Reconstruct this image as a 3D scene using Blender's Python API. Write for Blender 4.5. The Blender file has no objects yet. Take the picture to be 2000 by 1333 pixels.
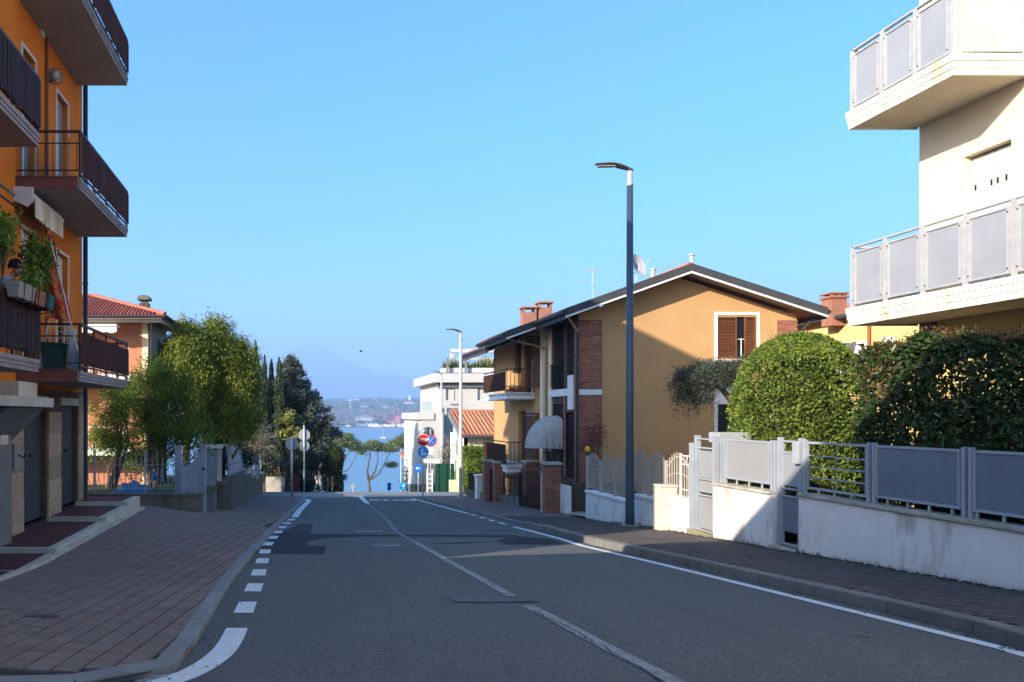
import bpy, bmesh, math, random
import numpy as np
from mathutils import Vector, Matrix, Euler
random.seed(7); rng = np.random.default_rng(7)
S = bpy.context.scene
COL = S.collection
R = math.radians

# ---------------------------------------------------------------- camera, sky, sun, exposure
F = 1550.0            # focal length in pixels of the 2000 px wide photograph
CX, CY, EYE = 590.0, 812.0, 1.5   # principal point (the photo is an off-centre crop) and eye height
cam = bpy.data.cameras.new('camera'); camo = bpy.data.objects.new('camera', cam); COL.objects.link(camo)
camo.location = (0, 0, EYE); camo.rotation_euler = (R(90), 0, 0)
cam.sensor_width = 36; cam.lens = F/2000*36
cam.shift_x = (1000-CX)/2000; cam.shift_y = (CY-666.5)/2000
cam.clip_start = .1; cam.clip_end = 60000
S.camera = camo
SUN = Vector((.735, .581, -.354)).normalized()      # direction the light travels
W = bpy.data.worlds.new('World'); S.world = W; W.use_nodes = True
wn = W.node_tree; wn.nodes.clear()
sky = wn.nodes.new('ShaderNodeTexSky'); sky.sky_type = 'NISHITA'; sky.sun_disc = False
sky.sun_elevation = math.asin(-SUN.z); sky.sun_rotation = math.atan2(-SUN.x, -SUN.y)
sky.altitude = 0; sky.air_density = .72; sky.dust_density = 1.6; sky.ozone_density = 4.0
bg = wn.nodes.new('ShaderNodeBackground'); bg.inputs[1].default_value = .142
wo = wn.nodes.new('ShaderNodeOutputWorld')
hs_ = wn.nodes.new('ShaderNodeHueSaturation'); hs_.inputs['Saturation'].default_value = 1.35; hs_.inputs['Hue'].default_value = .489
wn.links.new(sky.outputs[0], hs_.inputs['Color']); wn.links.new(hs_.outputs[0], bg.inputs[0]); wn.links.new(bg.outputs[0], wo.inputs[0])
sl = bpy.data.lights.new('sun', 'SUN'); so = bpy.data.objects.new('sun', sl); COL.objects.link(so)
sl.energy = 3.9; sl.angle = R(.5); sl.color = (1, .88, .72)
so.rotation_euler = SUN.to_track_quat('-Z', 'Y').to_euler()
S.view_settings.view_transform = 'Standard'; S.view_settings.look = 'None'
S.view_settings.exposure = 1.5; S.view_settings.gamma = 1; S.view_settings.use_curve_mapping = False
S.render.engine = 'CYCLES'
S.cycles.use_denoising = True
S.cycles.max_bounces = 6; S.cycles.diffuse_bounces = 3; S.cycles.transparent_max_bounces = 12
S.cycles.volume_bounces = 1; S.cycles.sample_clamp_indirect = 6

# ---------------------------------------------------------------- helpers
SL = .064                                  # the street falls towards the lake
def PX(px, Y): return (px-CX)/F*Y
def PZ(py, Y): return EYE-(py-CY)/F*Y
def plane(y):
    if y < 46.6: return -SL*y
    return max(-SL*46.6-.125*(y-46.6), -19.5)
def G(px, py, zo=0.0):                     # photo pixel -> point on the street surface
    Y = (EYE-zo)*F/(py-CY-SL*F)
    return (PX(px, Y), Y)

OFF = {}
class MB:
    def __init__(s): s.v = []; s.f = []
    def add(s, vs, fs):
        n = len(s.v); s.v += [tuple(p) for p in vs]; s.f += [tuple(i+n for i in f) for f in fs]
    def box(s, x0, x1, y0, y1, z0, z1):
        s.add([(x0,y0,z0),(x1,y0,z0),(x1,y1,z0),(x0,y1,z0),(x0,y0,z1),(x1,y0,z1),(x1,y1,z1),(x0,y1,z1)],
              [(0,3,2,1),(4,5,6,7),(0,1,5,4),(1,2,6,5),(2,3,7,6),(3,0,4,7)]); return s
    def cbox(s, x, y, z, w, d, h): return s.box(x-w/2, x+w/2, y-d/2, y+d/2, z, z+h)
    def hexa(s, p):                       # 8 points: bottom 4 ccw, top 4 ccw
        s.add(p, [(0,3,2,1),(4,5,6,7),(0,1,5,4),(1,2,6,5),(2,3,7,6),(3,0,4,7)]); return s
    def quad(s, a, b, c, d): s.add([a,b,c,d], [(0,1,2,3)]); return s
    def prism(s, pts, vec):               # planar polygon extruded by vec
        n = len(pts); q = [Vector(p)+Vector(vec) for p in pts]
        s.add(list(pts)+q, [tuple(range(n))[::-1], tuple(range(n, 2*n))]+[(i, (i+1)%n, (i+1)%n+n, i+n) for i in range(n)]); return s
    def bar(s, a, b, w, h=None):          # square section bar between two points
        a = Vector(a); b = Vector(b); d = (b-a).normalized(); h = h or w
        up = Vector((0,0,1)) if abs(d.z) < .95 else Vector((0,1,0))
        x = d.cross(up).normalized()*w/2; y = x.cross(d).normalized()*h/2
        s.hexa([a-x-y, a+x-y, a+x+y, a-x+y, b-x-y, b+x-y, b+x+y, b-x+y]); return s
    def tube(s, pts, r, n=8, cap=True):
        pts = [Vector(p) for p in pts]; m = len(pts)
        rs = list(r) if hasattr(r, '__len__') else [r]*m
        base = len(s.v); fs = []; vs = []
        ref = None
        for i, p in enumerate(pts):
            d = (pts[min(i+1, m-1)]-pts[max(i-1, 0)]).normalized()
            if ref is None: ref = Vector((1,0,0)) if abs(d.x) < .9 else Vector((0,1,0))
            x = (ref-d*ref.dot(d)).normalized(); y = d.cross(x); ref = x
            for k in range(n):
                a = 2*math.pi*k/n; vs.append(p+x*math.cos(a)*rs[i]+y*math.sin(a)*rs[i])
        for i in range(m-1):
            for k in range(n): fs.append((i*n+k, i*n+(k+1)%n, (i+1)*n+(k+1)%n, (i+1)*n+k))
        if cap: fs.append(tuple(range(n))[::-1]); fs.append(tuple(range((m-1)*n, m*n)))
        s.add(vs, fs); return s
    def ball(s, c, rx, ry=None, rz=None, n=12, m=8):
        ry = ry or rx; rz = rz or rx; vs = [(c[0], c[1], c[2]+rz)]
        for i in range(1, m):
            t = math.pi*i/m
            for k in range(n):
                a = 2*math.pi*k/n; vs.append((c[0]+rx*math.sin(t)*math.cos(a), c[1]+ry*math.sin(t)*math.sin(a), c[2]+rz*math.cos(t)))
        vs.append((c[0], c[1], c[2]-rz)); fs = [(0, 1+k, 1+(k+1)%n) for k in range(n)]
        for i in range(m-2):
            for k in range(n): fs.append((1+i*n+k, 1+(i+1)*n+k, 1+(i+1)*n+(k+1)%n, 1+i*n+(k+1)%n))
        L = len(vs)-1; fs += [(L, 1+(m-2)*n+(k+1)%n, 1+(m-2)*n+k) for k in range(n)]
        s.add(vs, fs); return s
    def disc(s, c, r, n=24, th=.02, ax='y', r0=0, a0=0.0):      # disc (or ring) facing -y with thickness th
        def P(rr, a, t): 
            u, v = rr*math.cos(a), rr*math.sin(a)
            return (c[0]+u, c[1]+t, c[2]+v) if ax == 'y' else ((c[0]+t, c[1]+u, c[2]+v) if ax == 'x' else (c[0]+u, c[1]+v, c[2]+t))
        A = [a0+2*math.pi*k/n for k in range(n)]
        if r0 <= 0:
            s.add([P(r, a, 0) for a in A]+[P(r, a, th) for a in A], [tuple(range(n)), tuple(range(n, 2*n))[::-1]]+[(i, i+n, (i+1)%n+n, (i+1)%n) for i in range(n)])
        else:
            s.add([P(r, a, 0) for a in A]+[P(r0, a, 0) for a in A]+[P(r, a, th) for a in A]+[P(r0, a, th) for a in A],
                  [(i, (i+1)%n, (i+1)%n+n, i+n) for i in range(n)]+[(i+2*n, i+3*n, (i+1)%n+3*n, (i+1)%n+2*n) for i in range(n)]
                  +[(i, i+2*n, (i+1)%n+2*n, (i+1)%n) for i in range(n)]+[(i+n, (i+1)%n+n, (i+1)%n+3*n, i+3*n) for i in range(n)])
        return s
    def mesh(s, name, mat, off=(0,0,0), smooth=False):
        me = bpy.data.meshes.new(name)
        me.from_pydata([(a-off[0], b-off[1], c-off[2]) for a, b, c in s.v], [], s.f)
        if mat: me.materials.append(mat)
        if smooth: me.polygons.foreach_set('use_smooth', [True]*len(me.polygons))
        me.update(); return me
    def build(s, name, mat, parent=None, smooth=False, kind=None, fix=True, bevel=0, **tg):
        off = OFF.get(parent.name, (0,0,0)) if parent else (0,0,0)
        me = s.mesh(name, mat, off, smooth)
        if fix:
            bm = bmesh.new(); bm.from_mesh(me); bmesh.ops.recalc_face_normals(bm, faces=bm.faces); bm.to_mesh(me); bm.free()
        o = bpy.data.objects.new(name, me); COL.objects.link(o)
        if parent: o.parent = parent; OFF[o.name] = off
        if bevel:
            b = o.modifiers.new('bevel', 'BEVEL'); b.width = bevel; b.segments = 2; b.limit_method = 'ANGLE'
        if kind: o['kind'] = kind
        for k, val in tg.items(): o[k] = val
        return o
def thing(name, label, cat, loc=(0,0,0), group=None):
    o = bpy.data.objects.new(name, None); COL.objects.link(o); o.location = loc
    o.empty_display_size = .2
    o['label'] = label; o['category'] = cat
    if group: o['group'] = group
    OFF[o.name] = tuple(loc); return o
def piece(name, me, parent, loc, rot=None, scale=None):       # shared mesh data, own object, world position loc
    o = bpy.data.objects.new(name, me); COL.objects.link(o)
    off = OFF.get(parent.name, (0,0,0)); o.parent = parent
    o.location = (loc[0]-off[0], loc[1]-off[1], loc[2]-off[2])
    if rot: o.rotation_euler = rot
    if scale: o.scale = scale
    OFF[o.name] = off; return o
def copy_tree(root, loc, label=None, par=None, kids=None):
    if kids is None:
        kids = {}
        for o in bpy.data.objects:
            if o.parent: kids.setdefault(o.parent.name, []).append(o)
    c = root.copy(); COL.objects.link(c)
    if par: c.parent = par
    else:
        c.location = loc; OFF[c.name] = tuple(loc)
        if label: c['label'] = label
    for k in kids.get(root.name, []): copy_tree(k, None, None, c, kids)
    return c
def text_mb(txt, size, M, depth=.004):          # flat lettering, local xy -> placed by matrix M
    cu = bpy.data.curves.new('t', 'FONT'); cu.body = txt; cu.size = size; cu.align_x = 'CENTER'; cu.align_y = 'CENTER'; cu.extrude = depth; cu.offset = size*.02
    o = bpy.data.objects.new('t', cu); COL.objects.link(o)
    dg = bpy.context.evaluated_depsgraph_get(); me = bpy.data.meshes.new_from_object(o.evaluated_get(dg))
    mb = MB(); mb.add([M @ v.co for v in me.vertices], [tuple(p.vertices) for p in me.polygons])
    bpy.data.objects.remove(o); return mb
FRONT = lambda x, y, z: Matrix.Translation((x, y, z)) @ Matrix.Rotation(R(90), 4, 'X')

def wall_open(mb, P, u0, u1, v0, v1, holes, depth):
    """rectangular wall face with recessed holes; P(u, v, w) -> point, w runs into the wall"""
    us = sorted({u0, u1}|{h[0] for h in holes}|{h[1] for h in holes}); vs = sorted({v0, v1}|{h[2] for h in holes}|{h[3] for h in holes})
    for i in range(len(us)-1):
        for j in range(len(vs)-1):
            a, b, c, d = us[i], us[i+1], vs[j], vs[j+1]; m, n = (a+b)/2, (c+d)/2
            if any(h[0] < m < h[1] and h[2] < n < h[3] for h in holes): continue
            mb.quad(P(a,c,0), P(b,c,0), P(b,d,0), P(a,d,0))
    for a, b, c, d in holes:
        for q in (((a,c),(b,c)), ((b,c),(b,d)), ((b,d),(a,d)), ((a,d),(a,c))):
            mb.quad(P(*q[0],0), P(*q[1],0), P(*q[1],depth), P(*q[0],depth))
        mb.quad(P(a,c,depth), P(b,c,depth), P(b,d,depth), P(a,d,depth))

# ---------------------------------------------------------------- materials
MATS = {}
def mat(name, c, c2=None, scale=3.0, rough=.85, bump=.0, bscale=60.0, metal=0.0, spec=.15, island=0.0, streak=None, det=None, fine=0.0, trans=0.0, coat=0.0):
    if name in MATS: return MATS[name]
    m = bpy.data.materials.new(name); m.use_nodes = True; t = m.node_tree; N = t.nodes; L = t.links
    b = N['Principled BSDF']; b.inputs['Roughness'].default_value = rough; b.inputs['Metallic'].default_value = metal
    b.inputs['Specular IOR Level'].default_value = spec
    geo = N.new('ShaderNodeNewGeometry')
    def mixc(f, A, B, mode='MIX'):
        x = N.new('ShaderNodeMix'); x.data_type = 'RGBA'; x.blend_type = mode
        for s, val in ((x.inputs[0], f), (x.inputs[6], A), (x.inputs[7], B)):
            if hasattr(val, 'is_linked') : L.new(val, s)
            elif isinstance(val, (tuple, list)): s.default_value = (*val[:3], 1)
            else: s.default_value = val
        return x.outputs[2]
    def noise(sc, det=4, vec=None, rg=.55):
        n = N.new('ShaderNodeTexNoise'); n.inputs['Scale'].default_value = sc; n.inputs['Detail'].default_value = det; n.inputs['Roughness'].default_value = rg
        L.new(vec or geo.outputs['Position'], n.inputs['Vector']); return n.outputs[0]
    def ramp(f, a, bb):
        r = N.new('ShaderNodeMapRange'); L.new(f, r.inputs[0]); r.inputs[1].default_value = a; r.inputs[2].default_value = bb; return r.outputs[0]
    col = tuple(c)
    if c2 is not None: col = mixc(ramp(noise(scale), .35, .65), c, c2)
    if fine:
        d = tuple(x*(1-fine) for x in c); col = mixc(ramp(noise(bscale, 2), .45, .62), col, d)
    if island:
        oi = N.new('ShaderNodeObjectInfo'); ad = N.new('ShaderNodeMath'); ad.operation = 'ADD'; L.new(geo.outputs['Random Per Island'], ad.inputs[0]); L.new(oi.outputs['Random'], ad.inputs[1])
        fr = N.new('ShaderNodeMath'); fr.operation = 'FRACT'; L.new(ad.outputs[0], fr.inputs[0])
        hs = N.new('ShaderNodeHueSaturation'); mr = N.new('ShaderNodeMapRange'); L.new(fr.outputs[0], mr.inputs[0]); mr.inputs[3].default_value = 1-island; mr.inputs[4].default_value = 1+island
        L.new(mr.outputs[0], hs.inputs['Value'])
        m2 = N.new('ShaderNodeMath'); m2.operation = 'MULTIPLY'; m2.inputs[1].default_value = 7.31; L.new(fr.outputs[0], m2.inputs[0]); m3 = N.new('ShaderNodeMath'); m3.operation = 'FRACT'; L.new(m2.outputs[0], m3.inputs[0])
        mh = N.new('ShaderNodeMapRange'); L.new(m3.outputs[0], mh.inputs[0]); mh.inputs[3].default_value = .5-island*.05; mh.inputs[4].default_value = .5+island*.05; L.new(mh.outputs[0], hs.inputs['Hue'])
        if isinstance(col, tuple): hs.inputs['Color'].default_value = (*col, 1)
        else: L.new(col, hs.inputs['Color'])
        col = hs.outputs[0]
    if streak:                               # weathering: (colour, scale xy, scale z, amount)
        mp = N.new('ShaderNodeMapping'); L.new(geo.outputs['Position'], mp.inputs[0]); sx_ = streak[1] if isinstance(streak[1], tuple) else (streak[1], streak[1]); mp.inputs['Scale'].default_value = (*sx_, streak[2])
        f = ramp(noise(1.0, 6, mp.outputs[0], .65), .52, .52+.13/max(streak[3], .01))
        g = N.new('ShaderNodeMath'); g.operation = 'MULTIPLY'; g.inputs[1].default_value = min(1, streak[3]); L.new(f, g.inputs[0])
        col = mixc(g.outputs[0], col, streak[0])
    if isinstance(col, tuple): b.inputs['Base Color'].default_value = (*col, 1)
    else: L.new(col, b.inputs['Base Color'])
    if bump:
        bp = N.new('ShaderNodeBump'); bp.inputs['Strength'].default_value = bump; bp.inputs['Distance'].default_value = .02; L.new(noise(bscale, 3), bp.inputs['Height']); L.new(bp.outputs[0], b.inputs['Normal'])
    if coat: b.inputs['Coat Weight'].default_value = coat
    if trans:
        tr = N.new('ShaderNodeBsdfTranslucent'); ms = N.new('ShaderNodeMixShader'); ms.inputs[0].default_value = trans
        if isinstance(col, tuple): tr.inputs[0].default_value = (*col, 1)
        else: L.new(col, tr.inputs[0])
        L.new(b.outputs[0], ms.inputs[1]); L.new(tr.outputs[0], ms.inputs[2]); L.new(ms.outputs[0], N['Material Output'].inputs[0])
    MATS[name] = m; return m

asphalt = mat('asphalt', (.136,.140,.136), (.16,.16,.153), .35, .9, .6, 45, fine=.42, streak=((.105,.108,.106), (1.3,.07), .12, .75))
asphalt_new = mat('asphalt_new', (.032,.036,.042), (.045,.048,.055), 1.5, .85, .4, 90, fine=.3)
road_paint = mat('road_paint', (.72,.74,.75), (.62,.64,.65), 6, .7, .2, 80, fine=.18)
old_paint = mat('old_paint', (.36,.37,.37), (.17,.175,.175), 7, .8, .3, 90, fine=.35)
paver = mat('paver', (.25,.185,.162), (.20,.165,.148), .8, .9, .5, 120, island=.13, fine=.25, streak=((.10,.09,.085), .7, .7, .5))
paver_r = mat('paver_dark', (.125,.098,.088), (.10,.09,.082), .9, .9, .5, 120, island=.2, fine=.25, streak=((.06,.058,.055), .9, .9, .6))
joint = mat('joint', (.045,.042,.038), (.06,.055,.045), 4, .95, .3, 80)
pave_far = None
kerbm = mat('kerb_stone', (.26,.26,.255), (.20,.20,.20), 3, .85, .4, 70, fine=.2, island=.08)
kerbr = mat('kerb_stone_weathered', (.24,.23,.21), (.17,.165,.15), 2, .9, .5, 60, fine=.25, island=.1, streak=((.10,.095,.08), 2, .8, .7))
orange = mat('orange_stucco', (.62,.175,.018), (.56,.15,.015), 1.2, .92, .3, 120, streak=((.42,.15,.03), 1.5, .25, .3))
ochre = mat('ochre_stucco', (.50,.30,.138), (.455,.275,.128), .8, .92, .35, 110, streak=((.42,.25,.13), .9, .25, .4))
cream = mat('cream_stucco', (.78,.66,.46), (.74,.62,.43), .6, .92, .3, 110, streak=((.62,.52,.36), 1.5, .3, .2))
yellow = mat('yellow_stucco', (.74,.54,.22), (.70,.50,.20), .6, .92, .2, 110)
white = mat('white_stucco', (.78,.77,.74), (.72,.71,.68), 1.0, .9, .3, 90, streak=((.5,.49,.45), 2.5, .5, .35))
wallwhite = mat('garden_wall_paint', (.80,.79,.76), (.70,.69,.66), 1.3, .9, .45, 50, streak=((.40,.37,.31), 2.6, .8, .85), fine=.08)
travert = mat('travertine', (.42,.33,.235), (.30,.225,.155), 7, .75, .6, 30, island=.28, fine=.2)
stoneedge = mat('pale_stone', (.50,.47,.41), (.40,.37,.32), 4, .8, .3, 60, island=.06, streak=((.22,.20,.17), 3, 3, .5))
coping = mat('coping_stone', (.46,.42,.35), (.34,.31,.26), 5, .85, .4, 60, island=.08, streak=((.16,.14,.12), 3, 2, .6))
slabm = mat('balcony_slab', (.34,.31,.29), (.30,.275,.26), 2, .9, .2, 80, streak=((.20,.17,.15), 2, 2, .3))
slabr = mat('balcony_slab_cream', (.60,.53,.42), (.54,.475,.375), 2, .9, .3, 80, streak=((.40,.34,.25), 1.5, 1.5, .3))
slabedge = mat('balcony_edge_weathered', (.74,.70,.62), (.68,.64,.55), 3, .85, .4, 60, streak=((.30,.27,.12), 2.6, .5, .9))
redpaint = mat('red_brown_paint', (.22,.08,.065), (.18,.07,.055), 3, .8, .2, 60)
browniron = mat('brown_iron', (.045,.02,.018), None, rough=.6, spec=.4)
slatbrown = mat('brown_slats', (.035,.013,.012), (.025,.010,.010), 8, .7, .2, 40, island=.25)
clothbrown = mat('brown_screen', (.055,.019,.014), (.04,.015,.011), 3, .85, .3, 90)
blackiron = mat('black_iron', (.015,.015,.017), None, rough=.6)
darkpipe = mat('dark_pipe', (.02,.018,.022), None, rough=.55, spec=.5)
galv = mat('galvanised_steel', (.50,.50,.50), (.42,.425,.43), 6, .55, .1, 60, metal=.35, spec=.5)
greypanel = mat('grey_panel', (.33,.34,.36), (.30,.31,.33), 2.5, .5, .05, 60, metal=.2, spec=.5, streak=((.42,.42,.42), 2, .4, .35))
fencepanel = mat('fence_panel_grey', (.15,.18,.22), (.13,.16,.195), 2.5, .5, .05, 60, spec=.5, streak=((.20,.22,.25), 2, .4, .3))
whitefar = mat('white_far', (.45,.44,.415), (.42,.41,.39), .5, .9)
greyframe = mat('grey_frame', (.34,.37,.41), (.29,.32,.36), 3, .6, .1, 60, metal=.1, spec=.5)
bluegrey = mat('blue_grey_metal', (.25,.31,.37), (.21,.26,.31), 3, .6, .1, 60, spec=.5)
polem = mat('lamp_pole_paint', (.035,.06,.085), (.03,.052,.075), 2, .45, .05, 40, spec=.5)
lampgrey = mat('lamp_head', (.09,.085,.085), None, rough=.4, spec=.5)
brick = mat('house_brick', (.36,.155,.105), (.30,.13,.09), 3, .9, .4, 60, island=.2)
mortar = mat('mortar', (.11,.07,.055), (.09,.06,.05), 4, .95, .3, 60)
woodsh = mat('shutter_wood', (.165,.065,.03), (.125,.05,.025), 5, .6, .2, 40, island=.12)
woodsh_void = mat('shutter_void_black', (.016,.010,.008), (.012,.008,.007), 5, .6, .2, 40)  # near black paints the darkness of open windows onto the shutters
glassd = mat('dark_glass', (.01,.011,.013), None, rough=.08, spec=.6)
roofdark = mat('roof_fascia', (.06,.062,.066), (.05,.05,.055), 3, .6, .1, 40)
soffit = mat('soffit_board', (.30,.24,.17), (.25,.20,.15), 3, .85, .2, 60)
tile = mat('terracotta_tile', (.42,.17,.09), (.33,.135,.08), 2.5, .85, .4, 40, island=.22)
tile_red = mat('red_roof_tile', (.36,.12,.09), (.30,.10,.08), 2.5, .85, .4, 40, island=.18)
concrete = mat('old_concrete', (.19,.175,.15), (.11,.105,.095), 1.6, .95, .6, 40, streak=((.055,.052,.048), 4.5, .5, .9), fine=.2)
terrace = mat('terrace_tile', (.11,.04,.038), (.085,.036,.036), 4, .7, .3, 70, fine=.2)
garage = mat('garage_metal', (.06,.068,.08), (.052,.06,.07), 3, .6, .1, 50)
greycol = mat('grey_column', (.17,.18,.185), (.14,.15,.155), 3, .8, .2, 60)
bark = mat('bark', (.12,.09,.065), (.07,.055,.045), 8, .95, .7, 30)
whitemetal = mat('white_metal', (.75,.75,.74), None, rough=.5, spec=.5)
beige = mat('beige_fence_paint', (.44,.40,.345), (.38,.345,.30), 3, .7, .2, 60)
cabinetm = mat('cabinet_plastic', (.62,.55,.43), (.56,.50,.39), 2, .7, .2, 50, streak=((.38,.34,.28), 4, 1, .3))
grassm = mat('garden_grass', (.06,.085,.03), (.045,.06,.025), 3, .95, .5, 20)
earth = mat('earth_and_scrub', (.085,.085,.05), (.12,.11,.075), .3, .95, .5, 3)
def leafm(name, c, c2, island=.35, trans=.25, rough=.55, sc=1.2): return mat(name, c, c2, sc, rough, 0, island=island, spec=.22, trans=trans)
lf_dome = leafm('leaf_clipped_shrub', (.165,.215,.032), (.085,.13,.022), .5, .2, .4, 3)
lf_hedge = leafm('leaf_laurel', (.032,.058,.020), (.05,.08,.026), .5, .2, .3, 3)
lf_red = leafm('leaf_red_tip', (.16,.065,.03), (.10,.08,.03), .4)
lf_conifer = leafm('leaf_conifer', (.25,.285,.045), (.12,.165,.03), .45, .25, .6, 1.5)
lf_spring = leafm('leaf_spring', (.17,.25,.03), (.075,.135,.02), .45, .35)
lf_dark = leafm('leaf_dark_evergreen', (.035,.055,.025), (.05,.07,.03), .4, .15)
lf_cypress = leafm('leaf_cypress', (.06,.08,.03), (.04,.055,.025), .35, .1)
lf_cedar = leafm('leaf_cedar', (.12,.14,.10), (.065,.09,.07), .4, .1)
lf_olive = leafm('leaf_olive', (.075,.095,.065), (.045,.06,.045), .4, .15)
lf_pine = leafm('leaf_pine', (.13,.165,.04), (.08,.11,.03), .35, .1)
twig = leafm('dry_twigs', (.27,.23,.15), (.19,.165,.11), .35, .1)
lf_yellow = leafm('leaf_yellow_green', (.30,.30,.07), (.20,.23,.05), .4, .3)
# ---------------------------------------------------------------- ground, street, pavements
def interp(tab, y):
    if y <= tab[0][0]: return tab[0][1]
    for (a, u), (b, v) in zip(tab, tab[1:]):
        if y <= b: return u+(v-u)*(y-a)/(b-a)
    return tab[-1][1]
LKERB = [(5.30,-1.51),(5.38,-1.2),(5.6,-.99),(5.97,-.88),(6.8,-.9),(10.3,-.9),(15.9,-.74),(22.5,-.43),(33.8,.11),(36.5,.15)]
RKERB = [(2,5.5),(6.4,5.86),(7.3,6.03),(12.4,5.72),(15.1,5.52),(20,5.6),(25,5.62),(30,5.6),(37.4,5.65)]
def lz(x, y):
    xk = interp(LKERB, y); t = min(1.3, max(0, (xk-x)/3))
    a = interp([(11,.06),(18,.46),(20.5,.40),(26,.06)], y)
    return plane(y)+.06+t*a
def rzo(y): return interp([(18.5,.13),(21,.05)], y)
def rz(x, y): return plane(y)+rzo(y)
def sheet(name, x0, x1, ys, zf, m, nx=1, **k):
    mb = MB()
    xs = [x0+(x1-x0)*i/nx for i in range(nx+1)]
    for y in ys:
        for x in xs: mb.v.append((x, y, zf(x, y)))
    w = nx+1
    for j in range(len(ys)-1):
        for i in range(nx): mb.f.append((j*w+i, j*w+i+1, (j+1)*w+i+1, (j+1)*w+i))
    return mb.build(name, m, kind='structure', fix=False, **k)
sheet('ground', -900, 1000, [-80,0,46.4,46.6,48,60,80,120,170,185,215,1330], lambda x, y: plane(y)-.09 if y < 176 else -19.5, earth, 8)
sheet('street', -60, 80, [-60,0,10,20,30,46.5], lambda x, y: plane(y), asphalt, 1)
def ribbon(mb, pts, w, zo, zf=plane):
    n = len(pts); L_, R_ = [], []
    ws = w if hasattr(w, '__len__') else [w]*n
    for i, p in enumerate(pts):
        a = Vector(pts[max(i-1, 0)]); b = Vector(pts[min(i+1, n-1)]); d = (b-a).normalized(); q = Vector((-d.y, d.x))*ws[i]/2
        L_.append((p[0]+q.x, p[1]+q.y)); R_.append((p[0]-q.x, p[1]-q.y))
    for i in range(n-1):
        c = [L_[i], R_[i], R_[i+1], L_[i+1]]
        mb.quad(*[(x, y, zf(y)+zo) for x, y in c])
def smooth(pts, k=4):
    out = []
    for i in range(len(pts)-1):
        p0, p1, p2, p3 = [Vector(pts[j]) for j in (max(i-1,0), i, i+1, min(i+2, len(pts)-1))]
        for t in range(k):
            t /= k; out.append(tuple(.5*((2*p1)+(p2-p0)*t+(2*p0-5*p1+4*p2-p3)*t*t+(3*p1-p0-3*p2+p3)*t**3)))
    out.append(tuple(pts[-1])); return out
MB().quad((-60,39.0,plane(39.0)+.0025),(80,39.0,plane(39.0)+.0025),(80,46.55,plane(46.55)+.0025),(-60,46.55,plane(46.55)+.0025)).build('cross_street', mat('asphalt_pale', (.27,.265,.25), (.23,.228,.215), .6, .9, .5, 60, fine=.2), kind='structure', fix=False)  # paler asphalt than the street, over the full crossing
# asphalt repairs
def patch(name, px, zo, m):
    pts = [G(a, b) for a, b in px]; mb = MB(); mb.add([(x, y, plane(y)+zo) for x, y in pts], [tuple(range(len(pts)))])
    return mb.build(name, m, kind='structure', fix=False)
patch('road_patch', [(497,1082),(632,1083),(637,1069),(603,1066),(598,1062),(606,1057),(625,1053),(660,1050),(700,1049),(700,1045),(606,1043),(606,1036),(560,1036),(541,1044)], .004, asphalt_new)
patch('road_patch', [(606,1044),(612,1024),(585,1024),(560,1035.5),(606,1035.5)], .0042, mat('asphalt_mid', (.05,.055,.062), (.065,.068,.072), 1.5, .9, .4, 90, fine=.3))
patch('road_patch', [(968,1056),(990,1064.5),(1105,1064),(1075,1053),(1010,1048)], .004, asphalt_new)
patch('road_seam', [(699,1048),(990,1050),(1010,1047),(990,1046),(699,1045)], .0036, asphalt_new)
patch('road_seam', [(830,1063),(900,1062),(960,1059),(900,1060)], .0036, asphalt_new)
patch('road_patch', [(540,1000),(578,1010),(596,990),(590,986)], .003, asphalt_new)
for q in ([(695,1037),(747,1037),(747,1039),(695,1039)], [(727,1065),(783,1065),(783,1067.5),(727,1067.5)], [(698,1161),(710,1162),(710,1164),(699,1163)]):
    patch('paint_remnant', q, .005, old_paint)
# markings
mb = MB()
ribbon(mb, smooth([(5.6,4.2),(5.73,6.3),(5.74,6.92),(5.49,12),(5.28,14.9),(5.33,16.5),(5.24,19.6)]), .13, .006); mb.build('edge_line', road_paint, kind='structure', fix=False)
for i in range(4):
    mb = MB(); y = 20.5+i*1.15; ribbon(mb, [(5.24, y), (5.25, y+.6)], .13, .006); mb.build('edge_dash', road_paint, kind='structure', fix=False)
mb = MB(); ribbon(mb, smooth([(5.26,25.1),(5.2,28.3),(5.14,36.9)]), .14, .006); mb.build('edge_line', road_paint, kind='structure', fix=False)
mb = MB(); c0 = [G(1323,1335),G(1180,1262),G(1092,1215),G(1030,1184)]; ribbon(mb, smooth(c0), .14, .006); mb.build('centre_line', old_paint, kind='structure', fix=False)
mb = MB(); ribbon(mb, smooth([G(1000,1166),G(940,1132),G(880,1099),G(835,1073),G(812,1060)]), .12, .006); mb.build('centre_line', old_paint, kind='structure', fix=False)
mb = MB(); ribbon(mb, smooth([G(812,1060),G(786,1046),G(770,1034),G(752,1012),G(720,986)]), .10, .006); mb.build('centre_line', mat('worn_paint', (.26,.27,.275), (.17,.175,.18), 6, .85, fine=.3), kind='structure', fix=False)
mb = MB(); ribbon(mb, [G(718,984),G(704,971)], .2, .006); mb.build('centre_line', road_paint, kind='structure', fix=False)
mb = MB(); ribbon(mb, [G(704,969.6),G(893,968)], .7, .007); mb.build('stop_line', road_paint, kind='structure', fix=False)
M = Matrix.Translation((4.1, 35.0, plane(35.0)+.006)) @ Matrix.Rotation(-math.atan(SL), 4, 'X') @ Matrix.Diagonal((1.0, 2.2, 1, 1))
text_mb('STOP', .95, M, 0).build('stop_lettering', road_paint, kind='structure', fix=False)
XL = [(8.1,-.60),(10,-.59),(12,-.62),(15,-.67),(19,-.52),(23,-.25)]
for i in range(11):
    y = 8.1+i*1.38; mb = MB(); ribbon(mb, [(interp(XL, y), y), (interp(XL, y+.66), y+.66)], .20, .006); mb.build('edge_dash', road_paint, kind='structure', fix=False)
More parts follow.
